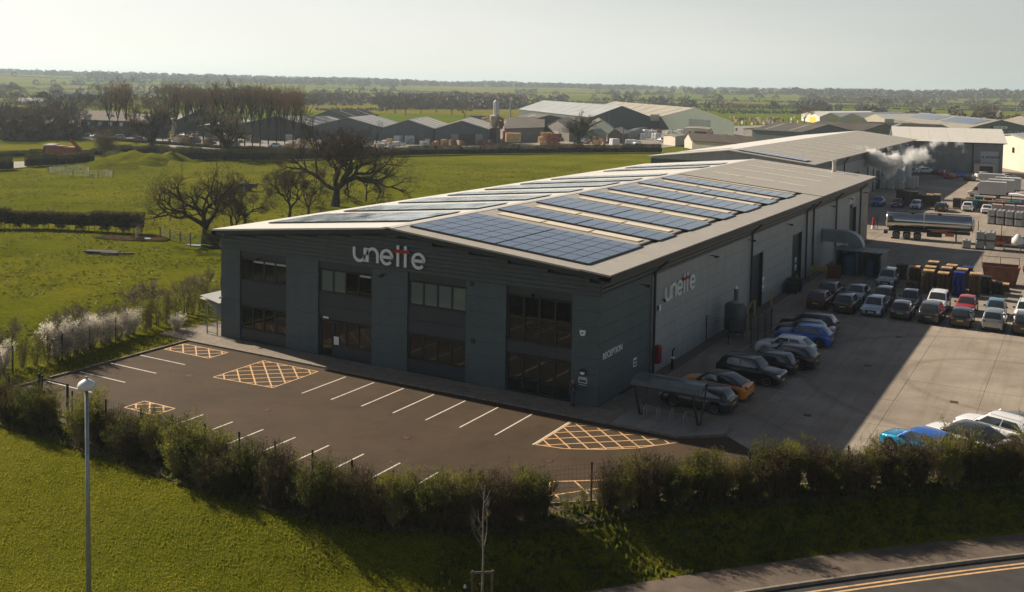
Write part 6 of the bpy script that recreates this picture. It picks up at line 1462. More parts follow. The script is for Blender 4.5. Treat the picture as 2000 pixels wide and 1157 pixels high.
for i,(u,v,k,c) in enumerate(((176,269,'hatch',P_SIL),(190,271,'saloon',P_WHT),(205,272,'hatch',P_DGR),(232,273,'csuv',P_SIL),(262,275,'hatch',P_WHT),(275,276,'saloon',P_RED),(292,277,'hatch',P_SIL),(360,268,'saloon',P_SIL),(384,266,'hatch',P_WHT),(372,262,'csuv',P_SIL),(540,289,'saloon',P_WHT),(655,289,'mpv',P_WHT),(690,290,'hatch',P_SIL),(1140,281,'csuv',P_WHT),(1292,278,'hatch',P_SIL),(1400,259,'mpv',P_WHT),(1415,256,'csuv',P_RED))):
    p = gp(u,v); car(k, p.x, p.y, i*1.3, c, '%s %s' % (('silver' if c == P_SIL else 'white' if c == P_WHT else 'red' if c == P_RED else 'dark grey')+' vehicle', 'parked outside the brown roofed offices' if u < 300 else 'seen through the poplar trunks' if u < 560 else 'parked behind the biggest oak' if u < 800 else 'in the yard before the green barns'), None, TYG, z=p.z+.08)
# combine like red farm machine and sheep pens
p = gp(132,314); e = empty('farm_machine', p, .35, 'red farm harvester with a raised auger parked behind the field hedge', 'farm machine')
MB().bx(-5.2,-.5,-1.3,1.3,.9,3.6).build('body', M_RED2, e); MB().bx(-5.6,-3.2,-1.35,1.35,3.6,3.9).build('cab_roof', M_WHITEP, e); MB().bx(-5.7,-5.2,-1.1,1.1,1.2,3.4).build('windscreen', M_CGLASS, e); m = MB(); m.ext([(-.5,-1.3,1.0),(4.2,-1.3,1.0),(2.6,-1.3,3.4),(-.5,-1.3,3.4)],(0,2.6,0)); m.build('hopper', M_RED2, e); MB().bar((4.4,0,1.6),(.9,0,5.2),.6).build('auger', M_RED2, e); MB().bx(-1.3,-.2,-1,1,2.9,3.2).build('light_panel', M_WHITEP, e)
for xx,r in ((-4,.95),(2.4,.7)):
    for s_ in (-1,1): wheel(e, xx, s_*1.3, r)
M_HURD = mat('galvanised_hurdle', (.62,.62,.56), .55, metal=.1, var=.15, scale=2)
def hurdle(a, b, lab, hm=None):
    hm = hm or M_HURD
    a, b = Vector(a), Vector(b); a.z = gh(a.x,a.y); b.z = gh(b.x,b.y); e = empty('pen_hurdle', a, 0, lab, 'hurdle', None); d = b-a; n = max(1,round(d.length/2.4))
    for k in range(n+1): q = d*(k/n); MB().bar(q, q+Vector((0,0,1.35)), .09).build('post', hm, e)
    for z in (.25,.5,.75,1.0,1.28): MB().bar(d*0+Vector((0,0,z)), d+Vector((0,0,z)), .06).build('rail', hm, e)
for a,b,lb in (((95,339),(143,345),'front left run of the galvanised sheep pens'),((143,345),(192,347),'front middle run of the sheep pens'),((201,344),(221,347),'short right hand run of the sheep pens'),((128,334),(172,339),'rear run of the sheep pens'),((172,339),(172.5,346),'cross gate in the middle of the sheep pens'),((95,339),(128,334),'left end run of the sheep pens'),((192,347),(221,347),'low front right run of the sheep pens')):
    hurdle(G(*a), G(*b), lb)
for a,b,lb in (((277,456),(262,468),'wooden field gate standing open at the end of the brown clipped hedge'),((313,464),(372,478),'sagging wire fence between the field gate and the gnarled oak')):
    hurdle(G(*a), G(*b), lb, M_WOODG)
def mound(c, rx, ry, h, lab, seed):
    m = MB(); n = 34
    for j in range(n+1):
        for i in range(n+1):
            a, b = (i/n*2-1), (j/n*2-1); r = math.hypot(a,b); f = max(0,1-r*r)**1.3; q = 1+.55*noise.noise(Vector((a*2.2+seed,b*2.2,seed)))+.25*noise.noise(Vector((a*6,b*6,seed)))
            m.v.append((c.x+a*rx, c.y+b*ry, h*f*q-.25*(1-f)))
    for j in range(n):
        for i in range(n): k = j*(n+1)+i; m.face((k,k+1,k+n+2,k+n+1))
    tag(m.build('grass_mound', M_GRASS, smooth=True), lab, kind='structure')
mound(G(268,322), 13, 9, 3.2, 'tallest of the rough grassy mounds beside the sheep pens', 1); mound(G(320,319), 11, 8, 2.3, 'right hand grassy mound tailing off along the hedge', 4); mound(G(215,327), 11, 7, 1.6, 'low grassy mound by the round bush', 7)
# mud, puddles, planks
def patch(name, c, rx, ry, mt, lab, rz=0, z=.03, kind='structure', seed=1):
    m = MB(); n = 26; cz = gh(c.x,c.y); pts = []
    for k in range(n):
        a = 2*PI*k/n; q = 1+.25*noise.noise(Vector((math.cos(a)*1.6+seed,math.sin(a)*1.6,seed))); x, y = rx*q*math.cos(a), ry*q*math.sin(a); pts.append((c.x+x*math.cos(rz)-y*math.sin(rz), c.y+x*math.sin(rz)+y*math.cos(rz), cz+z))
    m.poly(pts); tag(m.build(name, mt), lab, kind=kind)
M_MUD = mat('trodden_mud', (.030,.022,.012), 1.0, col2=(.085,.062,.035), scale=1.2, detail=8, bump=.8, bscale=3, spec=.0); M_WATER = mat('puddle_water', (.25,.27,.27), .03, metal=.9)
patch('mud', G(262,465), 5, 2.0, M_MUD, 'churned mud around the field gateway', .4, .02)
patch('puddle', G(281,466.5), 1.0, .5, M_WATER, 'small shining puddle in the gateway mud', .4, .05); patch('puddle', G(389,480), 2.0, .5, M_WATER, 'puddle left of the gnarled oak trunk', .3, .05,seed=3); patch('puddle', G(421,483), 1.2, .7, M_WATER, 'puddle by the left end of the warehouse roof', .3, .05,seed=5)
p = G(200,494); e = empty('dumped_planks', (p.x,p.y,0), .35, 'dark dumped boards lying in the near pasture', 'boards'); MB().box((0,0,.12),(4.0,1.1,.2)).build('board', M_BLACKM, e); MB().bar((.5,-1.2,.12),(4.2,-.4,.15),.22).build('plank', M_WOODG, e)
p = G(483,372); e = empty('feed_trough', (p.x,p.y,0), .3, 'dark feed trailer by the white post in the middle pasture', 'trough'); MB().box((0,0,.9),(3.2,1.4,.8),taper=1.1).build('body', M_BLACKM, e); MB().bx(-1.7,1.7,-.7,-.65,1.9,1.95).build('rail', M_BLACKM, e)
for xx in (-1.6,1.6): MB().bar((xx,-.7,1.2),(xx,-.7,1.95),.06).build('upright', M_BLACKM, e)
for s_ in (-1,1): wheel(e, 0, s_*.75, .4)
p = G(477,374); e = empty('white_post', (p.x,p.y,0), 0, 'short white post in the middle pasture', 'post'); MB().tube([(0,0,0),(0,0,1.6)],.1,6).build('shaft', M_WHITEP, e)
# ================================================================ FAR TREES AND WOODS
far = []
for i in range(4):
    m = MB(); rg2 = random.Random(500+i); m.tube([(0,0,-.5),(0,0,3.2)],[.42,.3],5,cap=False)
    for _ in range(7): a = rg2.uniform(0,6.28); m.tube([(0,0,2.6),(1.8*math.cos(a),1.8*math.sin(a),5.5),(3.2*math.cos(a+.4),3.2*math.sin(a+.4),8)],[.2,.12,.05],3,cap=False)
    for _ in range(620):
        d = rvec(rg2); d.z = abs(d.z)*.95-.12; r = rg2.uniform(.45,1)**.6; c = Vector((d.x*5.2*r*(1+.2*math.sin(i+d.y*4)), d.y*5.2*r, 6.0+d.z*5.2*r)); v = (c-Vector((0,0,4.5))).normalized()*rg2.uniform(.8,2.0)+rvec(rg2)*.5; w_ = v.cross(rvec(rg2)).normalized()*rg2.uniform(.05,.14); m.poly([c-w_,c+w_,c+v])
    far.append(m)
FMAT = [bark_mat('far_twig_a',(.10,.085,.068),(.18,.15,.115)), bark_mat('far_twig_b',(.14,.105,.075),(.22,.165,.115)), M_HGR]
FM_ = [f.mesh('bare_crown', FMAT[0 if i < 2 else 1], False) for i, f in enumerate(far)]
rg = random.Random(91)
def ftree(u, D_, s, lab, grp, k=None):
    d = ray(u, 400); d = Vector((d.x,d.y,0)).normalized(); p = Vector((CP.x,CP.y,0))+d*D_; z = gh(p.x,p.y); k = rg.randrange(4) if k is None else k
    o = link('field_tree', FM_[k], None, (p.x,p.y,z), rg.uniform(0,6.3)); o.scale = (s*rg.uniform(.9,1.15),)*2+(s,); tag(o, lab, 'tree', grp)
def reg(u): return 'at the far left' if u < 300 else ('beyond the poplars' if u < 620 else ('beyond the light roofed sheds' if u < 960 else ('beyond the huge green barns' if u < 1440 else ('above the white roofed warehouse' if u < 1760 else 'at the far right'))))
def hd(v, u): return 1/max(1e-4,(v-(151+.0173*u))/F_PX/20.07)     # depth of ground at a pixel row
for u,v,s in ((1655,201,1.3),(1688,200,1.0),(1600,206,1.0),(1477,203,1.25),(1508,202,1.0),(1765,206,1.4),(1785,204,1.0),(1883,205,1.5),(1950,208,1.0),(1975,207,1.2),(1420,217,.8),(1438,219,.7),(1462,220,.7),(1502,219,.6),(1390,212,.8),(30,192,1.3),(10,190,1.3),(60,250,.9),(35,258,1.0),(95,262,1.0),(8,262,1.1),(120,255,1.1),(145,262,1.0),(1305,200,.9),(1100,205,1.0),(1040,203,1.0),(880,225,1.0),(900,222,1.0),(850,220,1.1),(820,222,1.0),(790,225,.9),(905,232,.8),(770,222,1.1),(740,215,1.1),(620,215,1.0),(655,212,1.2),(560,215,1.1),(1180,196,1.0),(1235,199,1.0),(1270,197,1.0),(130,232,1.2),(190,235,1.2),(85,228,1.2),(160,225,1.1),(220,238,1.2),(270,240,1.3),(310,236,1.2)):
    ftree(u, hd(v,u), s, 'lone bare field tree in the middle distance %s' % reg(u), 'single field trees '+reg(u))
for k in range(75):
    u = rg.uniform(-40,2040); v = rg.choice((186,190,194,198,204,212,222)) + .0173*u*.6 + rg.uniform(-2,2)
    if 560 < u < 1440 and v > 214: v = 200+rg.uniform(-4,6)
    ftree(u, hd(v,u), rg.uniform(.7,1.35), 'bare hedgerow tree between the far fields %s' % reg(u), 'hedgerow trees '+reg(u))
# belts beyond, joined : woods that read as one mass
wood = [MB(), MB(), MB()]
LOWT = []
for i in range(5):
    m = MB(); r3 = random.Random(900+i)
    for _ in range(34):
        d = rvec(r3); d.z = d.z*.9; c = Vector((d.x*4.6,d.y*4.6,4.4+d.z*4.6)); a, b = rvec(r3)*2.0, rvec(r3)*2.0; m.poly([c-a,c+b,c+a,c-b])
    LOWT.append(m)
def wood_tree(x, y, s, k, w_):
    z = gh(x,y); L = LOWT[k]; n0 = len(w_.v); w_.v += [(x+a*s,y+b*s,z+c*s) for a,b,c in L.v]; w_.f += [tuple(i+n0 for i in f) for f in L.f]; w_.m += [0]*len(L.f)
rr_ = random.Random(33)
def wput(u, v, s_, w_):
    D_ = hd(v,u); d = ray(u,400); d = Vector((d.x,d.y,0)).normalized(); wood_tree(CP.x+d.x*D_, CP.y+d.y*D_, s_, rr_.randrange(5), w_)
v = 16.0                                                # pixels below the true horizon : hedgerow lines, closer together with distance
while v < 62:
    u = -60
    while u < 2060:
        run = rr_.uniform(120,520); vv = v+rr_.uniform(-1.2,1.2); sl_ = rr_.uniform(-.010,.010); kind = rr_.random(); D0 = 20.07*F_PX/v; st_ = 5.0*F_PX/D0*.55
        if kind < .72 and not (560 < u < 1450 and v > 50) and not (u < 620 and v > 46):
            q = u
            while q < min(u+run,2060):
                tree = rr_.random() < (.05 if kind < .5 else .16)
                wput(q+rr_.uniform(-1,1), 151+.0173*q+vv+sl_*(q-u), rr_.uniform(.7,1.15) if tree else rr_.uniform(.20,.32), wood[0 if tree else 2])
                q += st_*rr_.uniform(.7,1.6)
        u += run*rr_.uniform(.9,1.15)
    v += 2.6 + (v-14)*.17
for k in range(4200):                                    # woods and trees merging towards the skyline
    u = rr_.uniform(-80,2080); D_ = rr_.uniform(2300,4300); d = ray(u,400); d = Vector((d.x,d.y,0)).normalized(); x, y = CP.x+d.x*D_, CP.y+d.y*D_
    if noise.noise(Vector((x*.0016, y*.0016, 1.7))) < -.12: continue
    wood_tree(x, y, rr_.uniform(.9,1.6), k%5, wood[k%2])
for w_, mt, lb in zip(wood, (FMAT[0], FMAT[1], FMAT[2]), ('distant bare woodland and hedgerow trees fading into the haze','distant brown woodland along the horizon','distant greenish hedgerows among the far fields')):
    if w_.f: tag(w_.build('distant_woodland', mt), lb, 'woodland', None, 'stuff')
belt = MB()                                             # wood blocks behind the timber yard and right of centre
def wb(u0, u1, v0, v1, n, s0, s1, w_=belt):
    for _ in range(n):
        u = rg.uniform(u0,u1); v = rg.uniform(v0,v1); D_ = hd(v,u); d = ray(u,400); d = Vector((d.x,d.y,0)).normalized(); wood_tree(CP.x+d.x*D_, CP.y+d.y*D_, rg.uniform(s0,s1), rg.randrange(5), w_)
wb(740,1020,196,214,330,.7,1.1); wb(1560,2000,196,203,230,.6,.95); wb(560,740,196,206,70,.7,1.0); wb(160,330,238,258,70,.45,.75); wb(0,150,222,226,30,.5,.7); wb(0,150,254,263,60,.5,.8); wb(1560,1660,216,221,40,.5,.7) if False else None; wb(1668,1720,217,219,40,.45,.65)
tag(belt.build('bare_wood', FMAT[1]), 'belts of bare brown wood behind the timber yard and across the middle distance', 'woodland', None, 'stuff')
# long field hedges as low strips
hm = MB(); rg4 = random.Random(4)
def hstrip(u0, v0, u1, v1, h, w=2.0):
    a, b = Vector(gp(u0,v0)), Vector(gp(u1,v1)); n = int((b-a).length/2.2)
    for k in range(n):
        q = a.lerp(b,k/max(1,n)); z = gh(q.x,q.y)
        for _ in range(5): c = Vector((q.x+rg4.uniform(-1.6,1.6),q.y+rg4.uniform(-1,1),z+rg4.uniform(.2,h))); p_, r_ = rvec(rg4)*1.2, rvec(rg4)*1.2; hm.poly([c-p_,c+r_,c+p_,c-r_])
for q in ((0,224,210,226,2),(20,244,150,248,2.2),(0,205,200,206,2),(1440,211,1620,213,2),(1620,209,2000,216,1.6),(1500,203,1900,207,1.6),(960,205,1060,206,1.5),(870,212,960,211,1.8),(620,216,760,217,1.6),(1405,222,1600,222,2.2),(1640,213,2000,220,1.4),(1300,206,1420,208,1.5),(1700,200,2000,203,1.5),(0,190,300,190,2.4),(1180,199,1300,202,1.6)): hstrip(*q)
tag(hm.build('field_hedgerows', FMAT[2]), 'low hedgerows dividing the far fields', 'hedge', None, 'stuff')
# far farm buildings
for u,v,L,H,lab,wm,rm in ((110,190,24,5,'white fronted farmhouse among trees in the far left fields',M_CRM,M_DKRF),(155,190,30,4,'dark roofed barn right of the far white farmhouse',M_DGSH,M_DKRF),(62,199,18,2.4,'low white farm shed in the far left fields',M_CRM,M_WROOF),(1100,181,60,3,'long pinkish far shed on the horizon behind the silver streaked roof',M_BRICK,M_TANRF),(1185,181,70,3,'long dark far shed on the horizon right of the pinkish one',M_DGSH,M_TANRF),(1250,181,20,3,'small pale far building right of the long dark shed',M_CRM,M_WROOF),(1532,186,16,2.5,'tiny pale building in the far right fields',M_CRM,M_WROOF)):
    D_ = hd(v,u); d = ray(u,400); d = Vector((d.x,d.y,0)).normalized(); c = Vector((CP.x,CP.y,0))+d*D_; r = Vector((RT.x,RT.y,0)).normalized(); z = gh(c.x,c.y); e = shed(lab, c-r*L/2+d*4, c-r*L/2-d*4, r*L, H+z, H+z+2.2, wm, rm, name='farm_building', cat='building')
# steam
def steam(name, blobs, lab, dens):
    m = bpy.data.materials.new('steam'); m.use_nodes = True; t = m.node_tree; t.nodes.clear(); o_ = t.nodes.new('ShaderNodeOutputMaterial'); pv = t.nodes.new('ShaderNodeVolumePrincipled')
    pv.inputs['Color'].default_value = (.98,.98,.98,1); pv.inputs['Anisotropy'].default_value = .3
    tc = t.nodes.new('ShaderNodeTexCoord'); d = None
    f = nz(t, tc.outputs['Object'], .9, 5, .65)
    acc_ = None
    for (x,y,z,r,k) in blobs:                          # soft puffs : density falls off from each centre
        vm = N(t,'ShaderNodeVectorMath',operation='DISTANCE'); t.links.new(tc.outputs['Object'], vm.inputs[0]); vm.inputs[1].default_value = (x,y,z)
        mr = N(t,'ShaderNodeMapRange'); mr.inputs[1].default_value = r; mr.inputs[2].default_value = 0; mr.inputs[3].default_value = 0; mr.inputs[4].default_value = k; t.links.new(vm.outputs['Value'], mr.inputs[0])
        if acc_ is None: acc_ = mr.outputs[0]
        else: ad = N(t,'ShaderNodeMath',operation='MAXIMUM'); t.links.new(acc_, ad.inputs[0]); t.links.new(mr.outputs[0], ad.inputs[1]); acc_ = ad.outputs[0]
    s1 = N(t,'ShaderNodeMath',operation='MULTIPLY_ADD'); t.links.new(f, s1.inputs[0]); s1.inputs[1].default_value = 1.9; s1.inputs[2].default_value = -1.15; s2 = N(t,'ShaderNodeMath',operation='ADD'); t.links.new(acc_, s2.inputs[0]); t.links.new(s1.outputs[0], s2.inputs[1])
    s3 = N(t,'ShaderNodeMath',operation='MULTIPLY',use_clamp=False); t.links.new(s2.outputs[0], s3.inputs[0]); s3.inputs[1].default_value = dens; s4 = N(t,'ShaderNodeMath',operation='MAXIMUM'); t.links.new(s3.outputs[0], s4.inputs[0]); s4.inputs[1].default_value = 0
    t.links.new(s4.outputs[0], pv.inputs['Density']); t.links.new(pv.outputs[0], o_.inputs['Volume'])
    c = blobs[0]; xs_ = [b[0] for b in blobs]; ys_ = [b[1] for b in blobs]; zs_ = [b[2] for b in blobs]; r = max(b[3] for b in blobs)
    b = MB(); b.bx(min(xs_)-r,max(xs_)+r,min(ys_)-r,max(ys_)+r,min(zs_)-r,max(zs_)+r); o = b.build(name, m); tag(o, lab, 'steam', None, 'stuff')
def sp(u, v, y): d = ray(u,v); return CP+d*((y-CP.y)/d.y)
def puffs(L, y): return [(*sp(u,v,y), r, k) for u,v,r,k in L]
steam('steam_plume', puffs([(1675,330,.6,1.2),(1681,324,1.1,1.3),(1690,313,1.8,1.3),(1702,308,2.2,1.3),(1715,314,2.2,1.2),(1728,318,2.2,1.1),(1740,320,2.2,1.1),(1750,311,1.6,1.1),(1738,333,1.6,.8),(1736,343,1.1,.7)], 150), 'bright white steam cloud billowing from the pipe behind the warehouse roof', 6)
steam('steam_plume', puffs([(1772,311,1.6,.75),(1785,304,2.0,.9),(1797,302,2.0,.9),(1808,308,1.6,.7)], 152), 'thinner steam puff drifting in front of the white bay', 3)
steam('steam_plume', puffs([(1820,284,1.5,.6),(1828,280,1.5,.65),(1848,277,1.1,.5),(1875,280,1.2,.5)], 154), 'faint steam wisps in front of the far grey building', 1.6)
p = sp(1674,345,150); e = empty('steam_pipe', (p.x,p.y,0), 0, 'thin pale steam pipe just behind the far roof edge', 'pipe'); MB().tube([(0,0,0),(0,0,p.z+1.0)],.14,8).build('shaft', M_BLRF, e)
# haze
hz_ = MB(); hz_.bx(-7200,7200,-1500,7200,-6,82); hm_ = bpy.data.materials.new('haze'); hm_.use_nodes = True; t = hm_.node_tree; t.nodes.clear(); o_ = t.nodes.new('ShaderNodeOutputMaterial'); pv = t.nodes.new('ShaderNodeVolumePrincipled')
pv.inputs['Color'].default_value = (.70,.86,1.0,1); pv.inputs['Density'].default_value = .00015; pv.inputs['Anisotropy'].default_value = .25
t.links.new(pv.outputs[0], o_.inputs['Volume']); tag(hz_.build('haze', hm_), 'thin pale haze over the countryside', 'haze', None, 'stuff')
# ================================================================ SMALLER THINGS ROUND THE BUILDING
M_GALV = mat('galvanised_steel', (.30,.33,.34), .45, metal=.55, var=.15, scale=3)
# lamp column in the lawn
lp = CP + ray(169, 756)*36.0; lb_ = Vector((lp.x+.05, lp.y, 0)); lb_.z = gh(lb_.x, lb_.y)-.05
e = empty('lamp_post', lb_, 0, 'tall grey lamp column with a white domed head standing in the lawn', 'lamp post')
H = lp.z-lb_.z
MB().tube([(0,0,0),(0,0,1.6)],.12,12).build('base', M_GALV, e, smooth=True)
m = MB(); m.tube([(0,0,1.6),(lp.x-lb_.x,0,H)],[.095,.062],12); m.build('column', M_GALV, e, smooth=True)
m = MB(); cx = lp.x-lb_.x; m.tube([(cx,0,H-.06),(cx,0,H+.02),(cx,0,H+.16),(cx,0,H+.26),(cx,0,H+.30)],[.27,.325,.27,.12,.02],20); m.build('lamp_shade', mat('white_lamp_dome',(.80,.80,.78),.35), e, smooth=True)
MB().tube([(cx,0,H-.10),(cx,0,H-.05)],[.20,.24],16).build('lens', mat('lamp_lens',(.35,.36,.36),.2), e); MB().tube([(cx,0,H+.30),(cx,0,H+.38)],.045,8).build('photocell', M_GALV, e)
# young tree with its stake frame, litter
tp = G(942,1152,-1.0); z0 = gh(tp.x,tp.y)
def sapl():
    rg = random.Random(8); m0 = MB(); m1 = MB(); m0.tube([(0,0,-.1),(.02,0,1.6),(-.02,.02,3.2),(.03,0,4.8)],[.05,.042,.032,.016],8,cap=False)
    for k in range(15):
        z = 1.9+k*.19; a = rg.uniform(0,6.28); L = rg.uniform(.5,1.2)*(1-.45*(z-1.9)/3); p0 = Vector((0,0,z)); p1 = p0+Vector((math.cos(a)*L*.45,math.sin(a)*L*.45,L*.55)); p2 = p1+Vector((math.cos(a+.3)*L*.2,math.sin(a+.3)*L*.2,L*.6)); m1.tube([p0,p1,p2],[.014,.010,.004],4,cap=False)
        for _ in range(2): q = p0.lerp(p1,rg.uniform(.4,1)); m1.tube([q,q+Vector((rg.uniform(-.25,.25),rg.uniform(-.25,.25),rg.uniform(.15,.45)))],[.007,.003],3,cap=False)
    pale = mat('pale_bark', (.22,.20,.17), .8, var=.2, scale=6); return m0.mesh('trunk', pale), m1.mesh('crown', pale)
place_tree(sapl(), (tp.x,tp.y,z0), .4, 1.0, 'young leafless street tree tied inside a wooden stake frame on the bank', name='young_tree')
e = empty('tree_stake_frame', (tp.x,tp.y,z0), .62, 'low wooden stake frame around the young street tree', 'stakes')
for s_ in (-1,1): MB().tube([(s_*.42,0,-.2),(s_*.42,0,1.12)],.042,7).build('stake', M_WOODG, e)
MB().bx(-.5,.5,-.02,.02,.98,1.08).build('crossbar', M_WOODG, e)
lt = G(908,1140,-1.0); e = link('litter', MB().box((0,0,.05),(.12,.2,.1),taper=.5).mesh('litter', M_WHITEP), None, (lt.x,lt.y,gh(lt.x,lt.y)+.02), .5); tag(e, 'scrap of white paper litter left of the stake frame', 'litter')
# ---- mesh fence round the car park
def fence_run(pts, lab, h=2.0, step=2.5, mesh=True, topz=None):
    e = empty('mesh_fence', (pts[0][0],pts[0][1],0), 0, lab, 'fence'); o = e.location
    pm_ = MB().bx(-.04,.04,-.03,.03,-.3,h+.08).mesh('post', M_BLACKM); pmc = {}
    M_WIRE = mat('fence_wire', (.02,.022,.022), .5)
    for i,(a,b) in enumerate(zip(pts, pts[1:])):
        a, b = Vector((*a,0)), Vector((*b,0)); L = (b-a).length; n = max(1,round(L/step)); az = math.atan2(b.y-a.y,b.x-a.x)
        for k in range(n+(1 if i == len(pts)-2 else 0)): q = a.lerp(b,k/n); link('post', pm_, e, (q.x-o.x,q.y-o.y,gh(q.x,q.y)), az)
        if mesh:
            w_ = round(L/n,2)
            if w_ not in pmc:
                m = MB()
                for r in range(10): m.box((0,0,.08+r*(h-.1)/9),(w_-.06,.007,.007))
                for c in range(int(w_/.2)+1): m.box((-w_/2+.04+c*.2,0,h/2),(.0055,.0055,h-.06))
                pmc[w_] = m.mesh('mesh_panel', M_WIRE)
            for k in range(n): q = a.lerp(b,(k+.5)/n); p_ = link('mesh_panel', pmc[w_], e, (q.x-o.x,q.y-o.y,gh(q.x,q.y)), az); p_['kind'] = 'stuff'
    return e
fence_run([(-24.2,-19.45),(-18.5,-19.4),(-1.5,-19.3),(1.4,-17.2),(3.4,-15.7),(5.9,-13.4),(14.0,-6.1),(20.0,-.8),(27.5,6.2)], 'black mesh fence with slim posts running inside the roadside hedge', 2.05)
fence_run([(-37.5,-19.6),(-27.4,-19.5)], 'black mesh fence left of the gate posts at the corner of the car park', 2.05)
fence_run([(-37.6,-19.0),(-36.6,-14.8),(-36.6,-11.0),(-37.8,-5.5),(-39.6,-.6),(-41.4,4.5),(-43.2,10.5)], 'black mesh fence along the field side of the car park', 1.9, 3.6)
e = empty('pedestrian_gate', (-25.9,-19.5,0), 0, 'tall black gate frame in the hedge gap beside the lamp column', 'gate')
for x_ in (-1.2,1.35): MB().bx(x_-.05,x_+.05,-.05,.05,0,2.7 if x_ < 0 else 2.5).build('gate_post', M_BLACKM, e)
MB().bx(-1.0,-.92,-.04,.04,0,2.6).build('gate_leaf_stile', M_BLACKM, e); MB().bx(-.9,1.28,-.03,.03,2.42,2.48).build('top_rail', M_BLACKM, e); MB().bx(-.9,1.28,-.03,.03,.1,.16).build('bottom_rail', M_BLACKM, e)
# ---- curved canopy shelter on the far left end
e = empty('canopy_shelter', (-33.3,1.3,.125), 0, 'small curved clear canopy on metal posts at the left end of the front', 'shelter')
def canopy(parent, x0, x1, y0, y1, zt, zb, n, mt, ax='x', dep=.04):
    prev = None
    for k in range(n+1):
        t = k/n; a = t*hp; x = x0+(x1-x0)*math.sin(a); z = zb+(zt-zb)*math.cos(a)
        if prev: m = MB(); m.ext([(prev[0],y0,prev[1]),(x,y0,z),(x,y1,z),(prev[0],y1,prev[1])],(0,0,dep)); m.build('roof_panel', mt, parent)
        prev = (x,z)
canopy(e, -1.3, .75, -1.4, 2.6, 2.95, 2.55, 1, mat('opal_canopy',(.60,.60,.56),.3)); 
m = MB(); pts = [(-1.35,2.75),(-.7,2.62),(-.1,2.35),(.3,1.95),(.55,1.45)]
for a,b in zip(pts,pts[1:]): m.ext([(a[0],-1.4,a[1]),(b[0],-1.4,b[1]),(b[0],2.6,b[1]),(a[0],2.6,a[1])],(0,0,.03))
m.build('curved_panel', mat('opal_canopy',(.60,.60,.56),.3), e)
for x_,y_ in ((-.6,-1.3),(.5,-1.3),(-.6,2.5),(.5,2.5)): MB().bar((x_,y_,0),(x_,y_,2.4 if x_ < 0 else 1.6),.07).build('post', M_GALV, e)
for z_ in (.15,1.2,2.0): MB().bar((-.6,-1.3,z_),(.5,-1.3,z_ if z_ < 1.5 else 1.7),.05).build('rail', M_GALV, e)
# ---- cycle shelter
e = empty('cycle_shelter', (4.65,.3,.13), 0, 'dark curved roof cycle shelter on slanting posts at the building corner', 'shelter')
M_POLY = mat('smoked_roof', (.085,.10,.10), .3, coat=.5, var=.1, scale=1)
for k in range(4):
    x0 = -2.2+k*1.1; prof_ = [(-1.0,2.05),(-.75,2.25),(-.3,2.42),(.2,2.46),(.65,2.40)]
    for a,b in zip(prof_,prof_[1:]): m = MB(); m.ext([(x0,a[0],a[1]),(x0+1.08,a[0],a[1]),(x0+1.08,b[0],b[1]),(x0,b[0],b[1])],(0,0,.03)); m.build('roof_panel', M_POLY, e)
for x_ in (-1.85,1.85):
    MB().bar((x_,-.2,0),(x_-.22,-.75,2.15),.10).build('post', M_BLACKM, e); MB().bar((x_+.1,-.1,0),(x_+.25,.5,2.35),.08).build('post', M_BLACKM, e); MB().bar((x_,-.95,2.12),(x_,.6,2.38),.07).build('roof_beam', M_BLACKM, e)
for y_,z_ in ((-.98,2.0),(.63,2.36)): MB().bar((-2.2,y_,z_),(2.2,y_,z_),.05).build('edge_rail', M_BLACKM, e)
for i,x_ in enumerate((3.35,4.2,5.05,5.9)):
    o = MB().tube([(0,0,0),(0,0,.62),(0,.08,.74),(0,.24,.80),(0,.52,.80),(0,.68,.74),(0,.76,.62),(0,.76,0)],.028,8).build('cycle_stand', M_GALV, None, (x_,-.72,.13), .12); tag(o, ('leftmost','second','third','rightmost')[i]+' hooped cycle stand under the shelter', 'cycle stand', 'cycle stands')
# ---- gas tank in a cage by the grey wall
e = empty('gas_tank', (1.6,22.9,.02), 0, 'dark vertical gas vessel with pipework standing against the grey wall', 'tank')
MTK = mat('tank_shell',(.10,.11,.115),.35,metal=.4,var=.2,scale=1); m = MB(); e.scale = (.86,.86,.88); m.tube([(0,0,.45),(0,0,.8),(0,0,3.0),(0,0,3.25)],[.6,1.05,1.05,.7],20); m.build('vessel', MTK, e, smooth=False)
MB().tube([(0,0,3.25),(0,0,3.5)],[.7,.15],16).build('cone_cap', M_GALV, e); MB().tube([(0,0,3.4),(0,0,4.5)],.22,10).build('vent_stack', MTK, e); MB().tube([(0,0,4.5),(0,0,4.75)],[.14,.1],8).build('vent_cap', M_WHITEP, e)
for a in range(3): MB().bar((.7*math.cos(a*2.1),.7*math.sin(a*2.1),0),(.7*math.cos(a*2.1),.7*math.sin(a*2.1),.7),.12).build('leg', MTK, e)
MB().tube([(1.1,.4,.3),(1.1,.4,2.6),(1.3,.6,3.3),(1.6,.6,3.5)],.06,6).build('pipe', mat('yellow_pipe',(.35,.28,.05),.5), e); MB().tube([(1.2,-.3,.3),(1.2,-.3,1.7),(.9,0,2.0)],.05,6).build('pipe', M_GALV, e)
fc = empty('tank_cage', (2.0,22.8,.02), 0, 'mesh cage enclosing the gas vessel and its pipework', 'fence')
